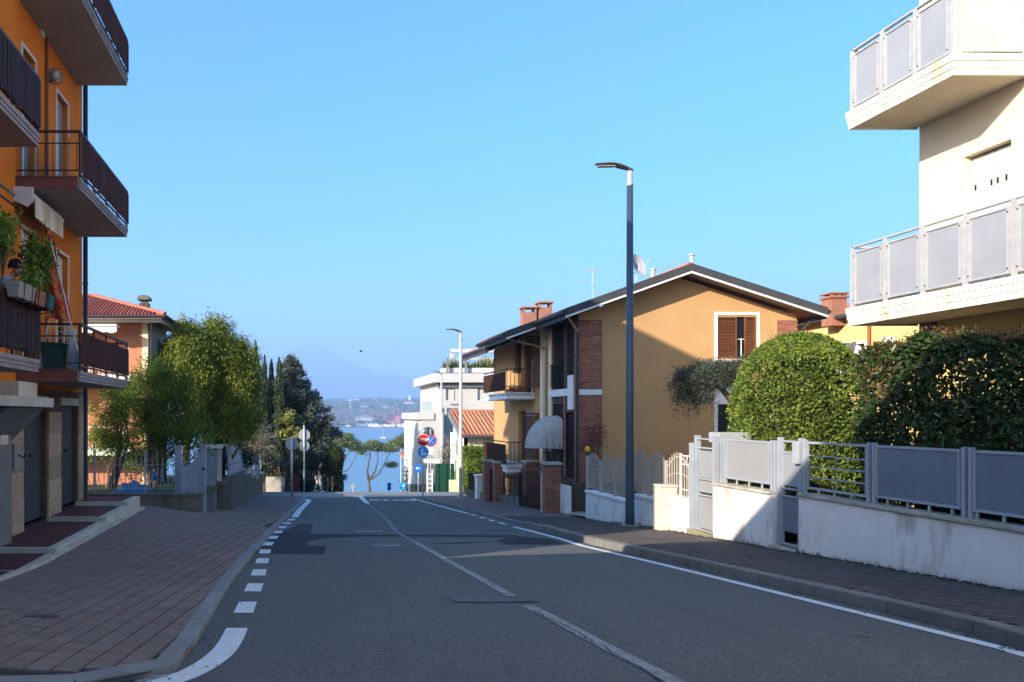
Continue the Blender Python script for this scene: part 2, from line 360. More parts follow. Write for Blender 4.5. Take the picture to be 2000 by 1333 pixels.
mb = MB(); ribbon(mb, smooth([(-.22,23.3),G(583,1000),G(597,985),G(603,979),G(598,975.5)]), [.22]*17, .006) ; mb.build('edge_line', road_paint, kind='structure', fix=False)
mb = MB(); pp = smooth([G(463,1228),G(448,1258),G(425,1284),G(385,1310),G(345,1327),G(280,1345)]); ribbon(mb, pp, .20, .006); mb.build('edge_line', road_paint, kind='structure', fix=False)
mb = MB(); ribbon(mb, [G(262,1331),G(330,1322),G(352,1317)], .12, .005); mb.build('edge_line', mat('rubbed_paint', (.42,.43,.44), (.20,.2,.2), 14, .8, fine=.5), kind='structure', fix=False)
mb = MB(); ribbon(mb, [(-20, 38.6), G(596,973.5)], .13, .006); mb.build('edge_line', road_paint, kind='structure', fix=False)
mb = MB(); ribbon(mb, [(-30, 46.2), (30, 46.2)], .16, .006); mb.build('edge_line', old_paint, kind='structure', fix=False)
# manhole plate and dark joint in the carriageway
x, y = G(935,1172); pl = thing('manhole_cover', 'rectangular steel cover set in the asphalt beside the worn centre line', 'manhole cover', (x, y, plane(y)))
m_ = MB(); x0, y0 = G(884,1177); x1, y1 = G(992,1167); m_.add([(x0+.02,y0,plane(y0)+.008),(x1+.02,y0,plane(y0)+.008),(x1,y1,plane(y1)+.008),(x0,y1,plane(y1)+.008)], [(0,1,2,3)]); m_.build('plate', mat('plate_steel', (.10,.11,.12), (.08,.085,.095), 10, .6, .5, 60), pl, fix=False)
m_ = MB(); ribbon(m_, [(x0-.01,y0-.03),(x1+.05,y0-.03)], .035, .009); ribbon(m_, [(x1+.03,y0),(x1+.25,y0+.01)], .05, .009); m_.build('frame', asphalt_new, pl, fix=False)

for k in range(26):       # small stains and dark spots on the carriageway
    y = random.uniform(5.6, 22); x = random.uniform(0, 5.2); r = random.uniform(.03, .13); m_ = MB(); n_ = 9; rr = [r*random.uniform(.5,1) for _ in range(n_)]
    m_.add([(x+rr[i]*math.cos(6.283*i/n_), y+rr[i]*math.sin(6.283*i/n_)*random.choice([1,1.6]), plane(y)+.0035) for i in range(n_)], [tuple(range(n_))]); 
    m_.v = [(a, b, plane(b)+.0035) for a, b, c in m_.v]; m_.build('oil_stain', mat('oil_stain', (.09,.092,.09), (.12,.122,.118), 9, .8, .3, 60), kind='structure', fix=False)
crk = mat('crack_seal', (.03,.032,.034), None, rough=.6)
for px in ([(1040,1192),(1100,1222),(1160,1256),(1240,1300),(1290,1333)], [(640,1078),(720,1074),(800,1076),(870,1070)], [(930,1030),(980,1036),(1040,1040)]):
    m_ = MB(); P_ = []
    for a, b in smooth([G(*q) for q in px], 9): P_.append((a+random.gauss(0,.012), b+random.gauss(0,.012)))
    ribbon(m_, P_, [.012+.014*random.random() for _ in P_], .0065); m_.build('road_crack', crk, kind='structure', fix=False)
# ---- left pavement of pavers
YS = [5.3,5.38,5.6,5.97,6.8,8,9,10.3,11,12,13,14,15.9,17,18,19,20.5,22.5,24,26,28,30,33.8,36.5,38]
def pavement(name, xa, xb, ys, zf, m, nx, dz):
    mb = MB()
    for j, y in enumerate(ys):
        for i in range(nx+1):
            x = xa(y)+(xb(y)-xa(y))*i/nx; mb.v.append((x, y, zf(x, y)+dz))
    w = nx+1
    for j in range(len(ys)-1):
        for i in range(nx): mb.f.append((j*w+i, j*w+i+1, (j+1)*w+i+1, (j+1)*w+i))
    return mb.build(name, m, kind='structure', fix=False)
def lbound(y): return -7.0 if y < 22 else interp([(22,-7),(22.5,-3.0),(46,-2.6)], y)
lpav = pavement('left_pavement', lbound, lambda y: interp(LKERB, y)-.1, YS, lz, joint, 8, -.022)
def brickmat():
    m = bpy.data.materials.new('far_paving'); m.use_nodes = True; N = m.node_tree.nodes; L = m.node_tree.links; b = N['Principled BSDF']; b.inputs['Roughness'].default_value = .9
    t = N.new('ShaderNodeTexBrick'); g = N.new('ShaderNodeNewGeometry'); mp = N.new('ShaderNodeMapping'); L.new(g.outputs['Position'], mp.inputs[0]); L.new(mp.outputs[0], t.inputs[0]); mp.inputs['Rotation'].default_value = (0,0,R(90))
    t.inputs['Scale'].default_value = 1; t.inputs['Brick Width'].default_value = .1; t.inputs['Row Height'].default_value = .2; t.inputs['Mortar Size'].default_value = .008
    t.inputs['Color1'].default_value = (.19,.125,.115,1); t.inputs['Color2'].default_value = (.14,.10,.095,1); t.inputs['Mortar'].default_value = (.05,.045,.04,1); L.new(t.outputs[0], b.inputs['Base Color']); return m
far_paving = brickmat()
pavement('left_pavement_beyond', lambda y: -2.75, lambda y: interp(LKERB, y)-.1, [26,28,30,33.8,36.5,38.2], lz, far_paving, 3, .002)
brick_me = MB().box(-.088,.088,-.0494,.0494,-.045,0).mesh('paver', paver)
def lay(parent, mb, inside, zf, x0, x1, y0, y1, tilt, cap, quota=300, vert=False):
    """rows of pavers; nearest ones as parts, the rest joined"""
    ct = math.cos(tilt); st = math.sin(tilt); cand = []
    if vert: rw, ln = .2, .1
    else: rw, ln = .1, .2
    i0, i1 = int((x0-3)/rw), int((x1+3)/rw); j0, j1 = int(y0/ln)-1, int((y1)/ln)+2
    for i in range(i0, i1):
        for j in range(j0, j1):
            u = i*rw; v = j*ln+(.37*ln*(i%2)*(0 if vert else 1)) + (random.uniform(-.004,.004))
            x = u*ct+v*st; y = -u*st+v*ct
            if y0 <= y <= y1 and inside(x, y): cand.append((x, y))
    cand.sort(key=lambda p: p[0]**2+p[1]**2)
    vis = [p for p in cand if -.40 < p[0]/p[1] < .93 and 1.5/p[1]-SL < .345]
    first = set(vis[:quota])
    for (x, y) in cand:
        z = zf(x, y)+random.uniform(-.0015,.0015)
        e = .05; sx = (zf(x+e,y)-zf(x-e,y))/(2*e); sy = (zf(x,y+e)-zf(x,y-e))/(2*e)
        ang = -tilt+random.uniform(-.01,.01)
        if not vert: ang += R(90)
        if (x, y) in first:
            piece('paver', brick_me, parent, (x, y, z), (math.atan(sy), -math.atan(sx), ang))
        else:
            c, s = math.cos(ang), math.sin(ang); P = []
            for dz in (-.03, 0):
                for a, b in ((-.088,-.0494),(.088,-.0494),(.088,.0494),(-.088,.0494)):
                    dx, dy = a*c-b*s, a*s+b*c; P.append((x+dx, y+dy, z+dx*sx+dy*sy+dz))
            mb.add(P, [(4,5,6,7),(0,1,5,4),(1,2,6,5),(2,3,7,6),(3,0,4,7)])
def linside(x, y):
    if x > interp(LKERB, y)-.08: return False
    if y < interp([(-1.6,5.55),(-1.3,5.64),(-1.12,5.86),(-1.02,6.12)], x): return False
    if y < 18.0: return x > -3.72
    if y < 19.9: return x > -4.6 and x < interp(LKERB, y)-.19
    if y < 26.2: return x > interp([(20,-2.5),(22,-3.6),(23.5,-3.6),(24.2,-2.2)], y)
    return False
mb = MB(); lay(lpav, mb, linside, lz, -5, 0, 5.3, 26.2, math.atan(.098), 0, vert=True); mb.build('paver_field', paver, lpav, kind='stuff', fix=False)
x, y = G(80, 1203, .1); dr = MB().hexa([(x-.16,y-.06,lz(x,y)-.01),(x+.16,y-.06,lz(x,y)-.01),(x+.16,y+.06,lz(x,y)-.01),(x-.16,y+.06,lz(x,y)-.01),(x-.16,y-.06,lz(x,y)+.007),(x+.16,y-.06,lz(x,y)+.007),(x+.16,y+.06,lz(x,y)+.003),(x-.16,y+.06,lz(x,y)+.003)])
dr.build('drain_cover', mat('cover_iron', (.07,.065,.065), None, rough=.6), label='small dark iron drain cover set in the left pavement pavers', category='drain cover')
# ---- right pavement
YR = [3,4,5,6.4,7.3,9,12.4,15.1,18.5,19.7,21,25,30,37.4,38.4]
rpav = pavement('right_pavement', lambda y: interp(RKERB, y)+.1, lambda y: 7.98, YR, rz, joint, 3, -.022)
pavement('right_pavement_beyond', lambda y: interp(RKERB, y)+.1, lambda y: 7.98, [23,25,30,37.4,38.4], rz, far_paving, 1, .002)
def rinside(x, y): return interp(RKERB, y)+.1 < x < 7.87
def lay_right():
    cand = []
    for j in range(int(5.2/.1), int(23/.1)):
        for i in range(27, 41):
            x = i*.2+(.1 if j % 2 else 0); y = j*.1
            if rinside(x-.07, y) and x < 7.84: cand.append((x, y))
    cand.sort(key=lambda p: (p[0]-1.5)**2+p[1]**2)
    first = set([p for p in cand if p[0]/p[1] < .905][:300]); mb = MB(); sh = MB().box(-.095,.095,-.0475,.0475,-.045,0).mesh('paver', paver_r)
    for x, y in cand:
        z = rz(x, y)+random.uniform(-.002,.0015); sy = (rz(x,y+.05)-rz(x,y-.05))/.1
        if (x, y) in first: piece('paver', sh, rpav, (x, y, z), (math.atan(sy)+random.uniform(-.01,.01), 0, random.uniform(-.01,.01)))
        else:
            P = [(x+a, y+b, z+b*sy+dz) for dz in (-.03,0) for a, b in ((-.088,-.0494),(.088,-.0494),(.088,.0494),(-.088,.0494))]
            mb.add(P, [(4,5,6,7),(0,1,5,4),(1,2,6,5),(2,3,7,6),(3,0,4,7)])
    mb.build('paver_field', paver_r, rpav, kind='stuff', fix=False)
lay_right()
# kerbs, stone by stone
def kerb(name, tab, y0, y1, zof, m, side, length=1.0, w=.16):
    root = MB(); pts = []
    y = y0
    # points spaced by arc length
    cur = (interp(tab, y0), y0); pts.append(cur); acc = 0
    fine = [(interp(tab, y0+(y1-y0)*i/900), y0+(y1-y0)*i/900) for i in range(901)]
    for a, b in zip(fine, fine[1:]):
        acc += math.dist(a, b)
        if acc >= length: pts.append(b); acc = 0
    pts.append(fine[-1])
    base = None
    for k, (a, b) in enumerate(zip(pts, pts[1:])):
        d = Vector((b[0]-a[0], b[1]-a[1])); 
        if d.length < .05: continue
        d.normalize(); q = Vector((-d.y, d.x))*(w*side); g = d*.007
        A = (a[0]+g.x, a[1]+g.y); B = (b[0]-g.x, b[1]-g.y)
        def col(p, o, lower): 
            z = plane(p[1]); return (p[0]+o.x, p[1]+o.y, (z-.05) if lower else z+zof(p[1])+(0.006 if o.length > 0 else 0))
        Z = Vector((0,0)); t = MB().hexa([col(A,Z,1),col(B,Z,1),col(B,q,1),col(A,q,1),col(A,Z,0),col(B,Z,0),col(B,q,0),col(A,q,0)])
        if base is None: base = t.build(name, m, kind='structure', bevel=.016)
        else: t.build('kerb_stone', m, base, bevel=.016)
kerb('left_kerb', LKERB, 5.30, 36.6, lambda y: .066, kerbm, 1, .8)
kerb('right_kerb', RKERB, 3.0, 37.4, rzo, kerbr, -1)
# near corner: the kerb turns left out of the picture
mb = MB()
mb.hexa([(-6,4.86,plane(4.9)-.05),(-1.52,5.29,plane(5.3)-.05),(-1.57,5.45,plane(5.3)-.05),(-6,5.02,plane(4.9)-.05),(-6,4.86,plane(4.9)+.066),(-1.52,5.29,plane(5.3)+.066),(-1.57,5.45,plane(5.3)+.07),(-6,5.02,plane(5)+.07)])
mb.build('corner_kerb', kerbm, kind='structure', bevel=.016)
# flat dark verge between kerb and far line at the junction, leaves and litter
def litter(n, area, m, name, label, s0=.01, s1=.03):
    mb = MB()
    for _ in range(n):
        x, y, z = area(); s = random.uniform(s0, s1); a = random.uniform(0, 6.3); c, t = math.cos(a)*s, math.sin(a)*s
        mb.add([(x-c,y-t,z),(x+t*.5,y-c*.5,z+s*.25),(x+c,y+t,z+.002),(x-t*.5,y+c*.5,z+s*.2)], [(0,1,2,3)])
    mb.build(name, m, kind='stuff', fix=False, label=label)
def ar1():
    y = random.uniform(6, 18); x = interp(RKERB, y)-abs(random.gauss(0,.12))-.02; return x, y, plane(y)+.006
def ar2():
    y = random.uniform(8.5, 18); x = 7.88-abs(random.gauss(0,.1)); return x, y, rz(x, y)+.004
def ar3():
    y = random.uniform(5.4, 26); x = interp(LKERB, y)+abs(random.gauss(0,.12))+.02; return x, y, plane(y)+.006
dryleaf = leafm('dry_leaf', (.10,.07,.035), (.05,.04,.03), .4)
litter(260, ar1, dryleaf, 'fallen_leaves', 'dry leaf litter in the right gutter'); litter(520, ar2, dryleaf, 'fallen_leaves', 'dead leaves along the foot of the white wall', .012, .045); litter(200, ar3, dryleaf, 'fallen_leaves', 'grit and leaves along the left kerb')
# grass tufts at the wall foot
mb = MB()
for _ in range(340):
    y = random.choice([random.uniform(8.6,12.6), random.uniform(13.3,22)]) ; x = 7.885-random.uniform(0,.05); z = rz(x,y)-.005; h = random.uniform(.02,.10)
    for k in range(3):
        a = random.uniform(-.6,.6); b = random.uniform(-.6,.1)
        mb.add([(x-.006,y-.006,z),(x+.006,y+.006,z),(x+b*h,y+a*h,z+h)], [(0,1,2)])
mb.build('wall_foot_weeds', lf_dark, kind='stuff', fix=False, label='small weeds growing along the foot of the white wall')
# ---- lake, far shore and mountain
def watermat():
    m = bpy.data.materials.new('lake_water'); m.use_nodes = True; N = m.node_tree.nodes; L = m.node_tree.links; b = N['Principled BSDF']
    b.inputs['Base Color'].default_value = (.10,.20,.28,1); b.inputs['Roughness'].default_value = .28; b.inputs['IOR'].default_value = 1.33
    g = N.new('ShaderNodeNewGeometry'); mp = N.new('ShaderNodeMapping'); mp.inputs['Scale'].default_value = (.12,.5,1); L.new(g.outputs['Position'], mp.inputs[0])
    n = N.new('ShaderNodeTexNoise'); n.inputs['Scale'].default_value = 1.2; n.inputs['Detail'].default_value = 5; L.new(mp.outputs[0], n.inputs[0])
    bp = N.new('ShaderNodeBump'); bp.inputs['Strength'].default_value = .35; bp.inputs['Distance'].default_value = .3; L.new(n.outputs[0], bp.inputs['Height']); L.new(bp.outputs[0], b.inputs['Normal']); return m
MB().quad((-5000,168,-18.4),(6000,168,-18.4),(6000,1330,-18.4),(-5000,1330,-18.4)).build('lake', watermat(), kind='structure', fix=False)
import mathutils.noise as mn
def fz(x, y):
    t = max(0, y-1306)/1200; z = -18.6+min(1, t*8)*3+t*64+10*mn.noise(Vector((x*.004, y*.004, 2)))*min(1, t*3)
    return z if t < 1 else -18.6+3+64+10*mn.noise(Vector((x*.004,y*.004,2)))-(t-1)*8
farland = mat('far_land', (.17,.15,.10), (.22,.19,.13), .006, .95)
sheet('far_shore', -4500, 5500, [1300,1306,1320,1360,1420,1500,1600,1720,1850,2000,2150,2300,2450,2600,3000,4000,6900], fz, farland, 110)
mb = MB(); D = 6500
ridge = [(-2400,150),(-1200,300),(-600,420),(-250,480),(-168,513),(-60,560),(0,580),(60,588),(126,583),(190,555),(251,515),(330,470),(419,424),(545,380),(700,345),(880,305),(1090,272),(1500,245),(2200,215),(4200,180)]
nr = len(ridge)
for j, (fy, fh) in enumerate(((7700,-.06),(8150,.18),(8600,.42),(8980,.66),(9280,.86),(9500,1.0),(10200,.4))):
    for i, (x, z) in enumerate(ridge):
        z *= 9500/6500; h = z*fh*(1+(.10*mn.noise(Vector((x*.004, fy*.004, 0))) if 0 < j < 5 else 0)); mb.v.append((x*fy/6500 if j < 5 else x*9500/6500, fy, h+ (0 if j else -20)))
for j in range(6):
    for i in range(nr-1): mb.f.append((j*nr+i, j*nr+i+1, (j+1)*nr+i+1, (j+1)*nr+i))
mb.build('mountain', mat('mountain_forest', (.07,.08,.06), (.10,.10,.075), .003, .95), kind='structure', fix=False)
# the air
hz = MB().box(-9500, 9500, -400, 10900, -21.5, 940)
hm = bpy.data.materials.new('haze_air'); hm.use_nodes = True; N = hm.node_tree.nodes; N.clear(); o_ = N.new('ShaderNodeOutputMaterial'); v_ = N.new('ShaderNodeVolumePrincipled')
v_.inputs['Color'].default_value = (.44,.66,1.0,1); v_.inputs['Density'].default_value = .00031; v_.inputs['Anisotropy'].default_value = .0
hm.node_tree.links.new(v_.outputs[0], o_.inputs[1])
hz.build('haze', hm, kind='stuff')
# ================================================================ orange apartment building on the left
XW = -4.85
ab = thing('apartment_building', 'tall orange stucco apartment building with brown railed balconies at the left edge', 'apartment building', (-10, 12.5, -.6))
DO = [(13.74,14.4),(15.66,16.4),(10.2,11.1),(8.3,9.2)]
mb = MB(); holes = []
for zf in (2.35, 5.5, 8.75):
    for a, b in DO: holes.append((a, b, zf+.02, zf+2.4))
wall_open(mb, lambda u, v, w: (XW-w, u, v), 7.4, 17.5, 2.0, 11.4, holes, .16)
mb.quad((XW,17.5,-1.6),(-13.2,17.5,-1.6),(-13.2,17.5,11.4),(XW,17.5,11.4)).quad((-13.2,7.4,-1.6),(XW,7.4,-1.6),(XW,7.4,11.4),(-13.2,7.4,11.4)).quad((-13.2,17.5,-1.6),(-13.2,7.4,-1.6),(-13.2,7.4,11.4),(-13.2,17.5,11.4))
mb.build('wall', orange, ab, fix=False)
MB().box(-13.6,-4.3,6.9,18.0,11.42,11.7).build('roof', roofdark, ab)
MB().prism([(-13.5,7,11.72),(-4.4,7,11.72),(-9,7,13.1)], (0,10.9,0)).build('roof_tiles', tile, ab)
MB().box(-7.6,-7.0,13.2,13.9,11.9,13.6).build('chimney', brick, ab)
# bay projecting a little, the lighter band to the left
MB().box(XW-.02,XW+.05,7.4,13.25,2.05,11.38).build('wall_bay', orange, ab)
# door openings: pale stone surround, grey roller shutter
fr_l = mat('pale_frame', (.55,.50,.43), None, rough=.7); sh_g = mat('roller_shutter', (.25,.25,.25), (.22,.22,.225), 3, .6)
sh_w = mat('roller_shutter_white', (.62,.62,.62), (.56,.56,.57), 3, .6)
for zf in (2.35, 5.5, 8.75):
    for k, (a, b) in enumerate(DO[:2]):
        t = zf+2.4; f = MB().box(XW,XW+.022,a-.06,a-.002,zf,t+.06).box(XW,XW+.022,b+.002,b+.06,zf,t+.06).box(XW,XW+.022,a-.002,b+.002,t+.002,t+.06).build('door_frame', fr_l, ab)
        m_ = MB(); zz = zf+.05
        low = zf+ (1.75 if (zf < 3) else .05)
        while zz < t-.03:
            m_.box(XW-.12,XW-.10,a+.01,b-.01,zz,zz+.05) if zz >= low else None; zz += .056
        if m_.v: m_.build('roller_shutter', sh_w if zf < 3 else sh_g, ab, kind='stuff')
        MB().box(XW-.15,XW-.13,a+.01,b-.01,zf+.03,t-.02).build('door_glass', glassd, ab)
        MB().box(XW-.14,XW-.09,(a+b)/2-.03,(a+b)/2+.03,zf+.03,t-.02).build('door_mullion', mat('white_joinery', (.6,.6,.6), None, rough=.5), ab)
MB().tube([(XW+.04,14.97,2.3),(XW+.04,14.97,11.4)], .028).build('pipe', mat('brown_pipe', (.16,.07,.04), None, rough=.6), ab)
dp = MB().tube([(-4.80,17.58,11.3),(-4.80,17.58,-.55),(-4.76,17.58,-.78),(-4.6,17.6,-.9)], .055, 10).build('drain_pipe', darkpipe, ab, smooth=True)
m_ = MB()
for z in (1.6,4.4,7.4,10.2): m_.tube([(-4.80,17.58,z),(-4.80,17.58,z+.05)], .066, 10)
m_.build('pipe_clamp', darkpipe, dp)
MB().tube([(XW+.05,7.5,5.17),(XW+.05,13.2,5.17)], .03).build('cable_conduit', greycol, ab); MB().tube([(XW+.05,7.5,5.0),(XW+.05,13.35,5.0)], .02).build('cable_conduit', darkpipe, ab)
la = MB().ball((XW+.14,15.2,8.0), .085, .085, .12).build('wall_lamp', mat('frosted_glass', (.5,.5,.47), None, rough=.3), ab, smooth=True)
m_ = MB().box(XW,XW+.05,15.13,15.27,7.9,8.1)
for k in range(5): m_.tube([(XW+.06,15.08+k*.06,7.88),(XW+.235,15.08+k*.06,7.92),(XW+.235,15.08+k*.06,8.08),(XW+.06,15.08+k*.06,8.12)], .008, 5)
m_.build('lamp_cage', greycol, la)
MB().box(XW,XW+.06,14.64,14.78,8.52,8.66).build('junction_box', fr_l, ab)
MB().box(XW,XW+.05,14.55,14.68,4.5,4.62).build('junction_box', darkpipe, ab)
# ground floor
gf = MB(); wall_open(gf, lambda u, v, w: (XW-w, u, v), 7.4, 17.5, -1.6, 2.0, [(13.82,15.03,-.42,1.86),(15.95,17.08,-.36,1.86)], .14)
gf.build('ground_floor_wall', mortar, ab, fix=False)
for a, b, z0 in ((13.82,15.03,-.42),(15.95,17.08,-.36)):
    m_ = MB(); y = a+.01
    while y < b-.02: m_.box(XW-.13,XW-.095,y,y+.055,z0,1.70); y += .07
    g = m_.build('garage_door', garage, ab)
    MB().box(XW-.14,XW-.115,a,b,z0,1.7).build('door_backing', garage, g)
    MB().box(XW-.095,XW-.06,(a+b)/2-.03,(a+b)/2+.06,.75,.80).build('handle', blackiron, g)
    MB().box(XW-.12,XW+.03,a-.06,b+.06,1.705,1.86).build('lintel', stoneedge, ab, bevel=.008)
    MB().box(XW-.12,XW+.02,a,b,z0-.05,z0).build('threshold', blackiron, ab)
# travertine blocks
def blocks(y0, y1, z0, z1, hh=.42):
    z = z0
    while z < z1-.05:
        h = min(hh*random.uniform(.9,1.1), z1-z); y = y0
        n = max(1, round((y1-y0)/.62)); 
        for k in range(n):
            a = y0+(y1-y0)*k/n; b = y0+(y1-y0)*(k+1)/n
            MB().box(XW+.001,XW+.035+random.uniform(-.004,.004),a+.003,b-.003,z+.003,z+h-.003).build('stone_block', travert, ab)
        z += h
blocks(12.62,13.74,-.75,1.95); blocks(15.1,15.88,-.55,1.62); blocks(17.14,17.5,-.6,1.95); 
MB().box(XW+.001,XW+.028,13.74,17.5,1.88,2.0).build('spandrel', mat('dark_red_stone', (.12,.06,.045), (.09,.05,.04), 4, .8, .4, 30, island=.1), ab)
MB().box(XW+.001,XW+.02,15.1,15.88,1.63,1.87).build('spandrel', MATS['dark_red_stone'], ab)
# entrance: grey pier, canopy, letter box, number plate
MB().box(XW-.3,-4.60,12.0,12.58,-.9,1.62).build('entrance_pier', greycol, ab, bevel=.01)
MB().box(XW-.2,-4.05,10.2,12.95,1.63,1.78).build('entrance_canopy', stoneedge, ab, bevel=.01)
MB().prism([(XW,11.2,1.62),(-4.15,11.2,1.62),(XW,11.2,.95)], (0,1.62,0)).build('canopy_bracket', greycol, ab)
MB().box(XW-.1,-4.5,12.6,13.5,1.79,2.05).build('canopy_panel', fr_l, ab, bevel=.01)
lb = MB().box(XW+.036,XW+.16,12.95,13.22,.62,1.03).build('letter_box', mat('letter_box_grey', (.20,.21,.22), None, rough=.5), ab, bevel=.008)
MB().bar((XW+.16,13.1,.85),(XW+.24,13.16,.80),.02).bar((XW+.24,13.16,.8),(XW+.24,13.2,.86),.02).build('handle', blackiron, lb)
MB().box(XW+.25,XW+.26,12.1,12.4,1.05,1.25).build('number_plate', fr_l, ab)
# terraces with pale stone edges
tr = thing('stepped_terrace', 'dark red tiled stepped terrace with pale stone edges along the orange building', 'terrace', (-4.3, 14, -.8))
for y0, y1, z in ((7.6,10.6,-.62),(10.6,12.0,-.58),(12.0,15.0,-.50),(15.0,16.9,-.42),(16.9,18.1,-.34)):
    MB().box(-4.84,-3.86,y0+.06,y1,-1.7,z-.004).build('terrace_paving', terrace, tr)
    MB().box(-3.86,-3.70,y0,y1-.004,-1.7,z).build('edge_stone', stoneedge, tr, bevel=.008)
    MB().box(-4.84,-3.864,y0,y0+.058,-1.7,z+.003).build('step_riser', stoneedge, tr, bevel=.008)
MB().box(-3.68,-3.60,7.6,18.2,-1.7,-1.69).build('base_strip', stoneedge, tr)
m_ = MB()
for k in range(22):
    y = 7.6+k*.485; m_.hexa([(-3.70,y,-1.6),(-3.62,y,-1.6),(-3.62,y+.48,-1.6),(-3.70,y+.48,-1.6),(-3.70,y,lz(-3.7,y)+.045),(-3.62,y,lz(-3.7,y)+.045),(-3.62,y+.48,lz(-3.7,y+.48)+.045),(-3.70,y+.48,lz(-3.7,y+.48)+.045)])
m_.build('edging', stoneedge, tr)

def balcony(label, y0, y1, zb, screen='cloth', posts=5):
    """slab bottom zb, edge at X=-3.78, wall at XW"""
    xe = -3.78; zt = zb+.17; rt = zb+.97
    b = thing('balcony', label, 'balcony', (xe, (y0+y1)/2, zb), 'balconies of the orange building')
    MB().box(XW+.003,xe-.03,y0,y1,zb,zt).build('slab', slabm, b)
    ed = MB().box(xe-.027,xe,y0-.03,y1,zb+.0,zb+.055).box(xe-.027,xe+.014,y0-.03,y1,zb+.058,zb+.11).box(xe-.027,xe+.028,y0-.03,y1,zb+.113,zb+.175); ed.build('slab_edge', mat('slab_edge_grey', (.30,.275,.28), (.22,.19,.20), 4, .8, .3, 60, streak=((.15,.08,.08), 3, 1, .6)), b)
    MB().box(XW+.003,xe-.03,y0-.03,y0-.003,zb+.0,zb+.175).build('end_fascia', redpaint, b)
    MB().box(XW+.003,xe-.03,y0-.05,y0-.003,zb+.178,zb+.205).build('end_moulding', redpaint, b)
    MB().bar((xe,y0,rt),(xe,y1,rt),.05,.04).build('top_rail', browniron, b)
    MB().bar((xe,y0,zt+.09),(xe,y1,zt+.09),.03,.03).build('bottom_rail', browniron, b)
    n = posts
    for k in range(n):
        y = y0+.02+(y1-y0-.04)*k/(n-1); MB().bar((xe,y,zb+.1),(xe,y,rt-.02),.035,.02).build('post', browniron, b)
        if k < n-1: MB().tube([(xe+.01,y+.1,zt+.0),(xe+.02,y+.12,zt+.10)], .01, 5).build('bracket', browniron, b)
    m_ = MB(); y = y0+.03; z0 = zt+.11; z1 = rt-(.03 if screen != 'low' else .13); st = .05 if screen == 'slat' else .1
    while y < y1-.02:
        j = random.uniform(-.003,.003)
        if screen == 'slat': m_.box(xe+.026+j,xe+.038+j,y,y+.042,z0-random.uniform(0,.05),z1)
        else: m_.add([(xe+.024,y,z0),(xe+.03+j*2,y+st/2,z0),(xe+.024,y+st,z0),(xe+.024,y,z1),(xe+.03+j*2,y+st/2,z1-.006),(xe+.024,y+st,z1)], [(0,1,4,3),(1,2,5,4)])
        y += st
    m_.build('slat_screen' if screen == 'slat' else 'fabric_screen', slatbrown if screen == 'slat' else clothbrown, b, kind='stuff' if screen == 'slat' else None, fix=False)
    # open railing at the near end
    MB().bar((XW+.01,y0,rt),(xe,y0,rt),.045,.035).build('end_rail', browniron, b); MB().bar((XW+.01,y0,rt-.2),(xe,y0,rt-.2),.02,.02).build('end_rail', browniron, b); MB().bar((XW+.01,y0,zt+.14),(xe,y0,zt+.14),.025,.02).build('end_rail', browniron, b)
    for k in range(8): x = XW+.08+k*.135; MB().bar((x,y0,zt+(.02 if k%2==0 else .14)),(x,y0,rt-(.2 if k%2 else .1)),.011).build('baluster', browniron, b)
    MB().bar((XW+.01,y1,rt),(xe,y1,rt),.045,.035).build('end_rail', browniron, b)
    for k in range(8): x = XW+.08+k*.135; MB().bar((x,y1,zt+.02),(x,y1,rt),.011).build('baluster', browniron, b)
    return b
balcony('top right brown balcony of the orange building cut by the upper frame edge', 13.47, 17.13, 8.62)
balcony('middle brown balcony of the orange building above the rolled white awning', 13.47, 17.13, 5.35)
balcony('lowest brown balcony of the orange building with the green storage bin', 13.47, 17.13, 2.08, 'low')
balcony('left slatted balcony of the orange building on the upper floor at the photo edge', 8.3, 11.38, 5.35, 'slat', 4)
balcony('left slatted balcony of the orange building with planters and a person', 8.3, 11.38, 2.12, 'slat', 4)
# awning rolled up under the middle balcony
aw = thing('awning', 'rolled up cream awning with scalloped edge under the middle brown balcony', 'awning', (-4.5, 14.1, 5.1))
MB().tube([(-4.58,13.25,5.22),(-4.58,14.95,5.22)], .06, 12).build('roller', mat('awning_roller', (.55,.53,.47), None, rough=.5), aw, smooth=True)
MB().bar((-4.50,13.28,5.16),(-4.50,14.92,5.16),.05,.05).build('front_bar', MATS['white_joinery'], aw)
MB().prism([(-4.84,13.2,5.32),(-4.48,13.2,5.30),(-4.48,13.2,5.08),(-4.58,13.2,4.98),(-4.84,13.2,5.1)], (0,.05,0)).build('bracket', MATS['white_joinery'], aw)
m_ = MB(); n = 40
for k in range(n):
    a, b = 13.3+1.6*k/n, 13.3+1.6*(k+1)/n; da = .05*abs(math.sin(k*math.pi/4)); db = .05*abs(math.sin((k+1)*math.pi/4)); xa = -4.475+.012*math.sin(k*1.7); xb = -4.475+.012*math.sin((k+1)*1.7)
    m_.quad((xa,a,4.84-da*.7),(xb,b,4.84-db*.7),(xb,b,5.14),(xa,a,5.14))
def stripemat():
    m = bpy.data.materials.new('striped_canvas'); m.use_nodes = True; N = m.node_tree.nodes; L = m.node_tree.links; b = N['Principled BSDF']; b.inputs['Roughness'].default_value = .9
    g = N.new('ShaderNodeNewGeometry'); w = N.new('ShaderNodeTexWave'); w.bands_direction = 'Y'; w.inputs['Scale'].default_value = 2.6; L.new(g.outputs['Position'], w.inputs[0])
    r = N.new('ShaderNodeValToRGB'); r.color_ramp.elements[0].color = (.42,.38,.27,1); r.color_ramp.elements[1].color = (.62,.60,.50,1); r.color_ramp.elements[0].position = .35; r.color_ramp.elements[1].position = .6; L.new(w.outputs[0], r.inputs[0]); L.new(r.outputs[0], b.inputs[0]); return m
m_.build('valance', stripemat(), aw, fix=False)
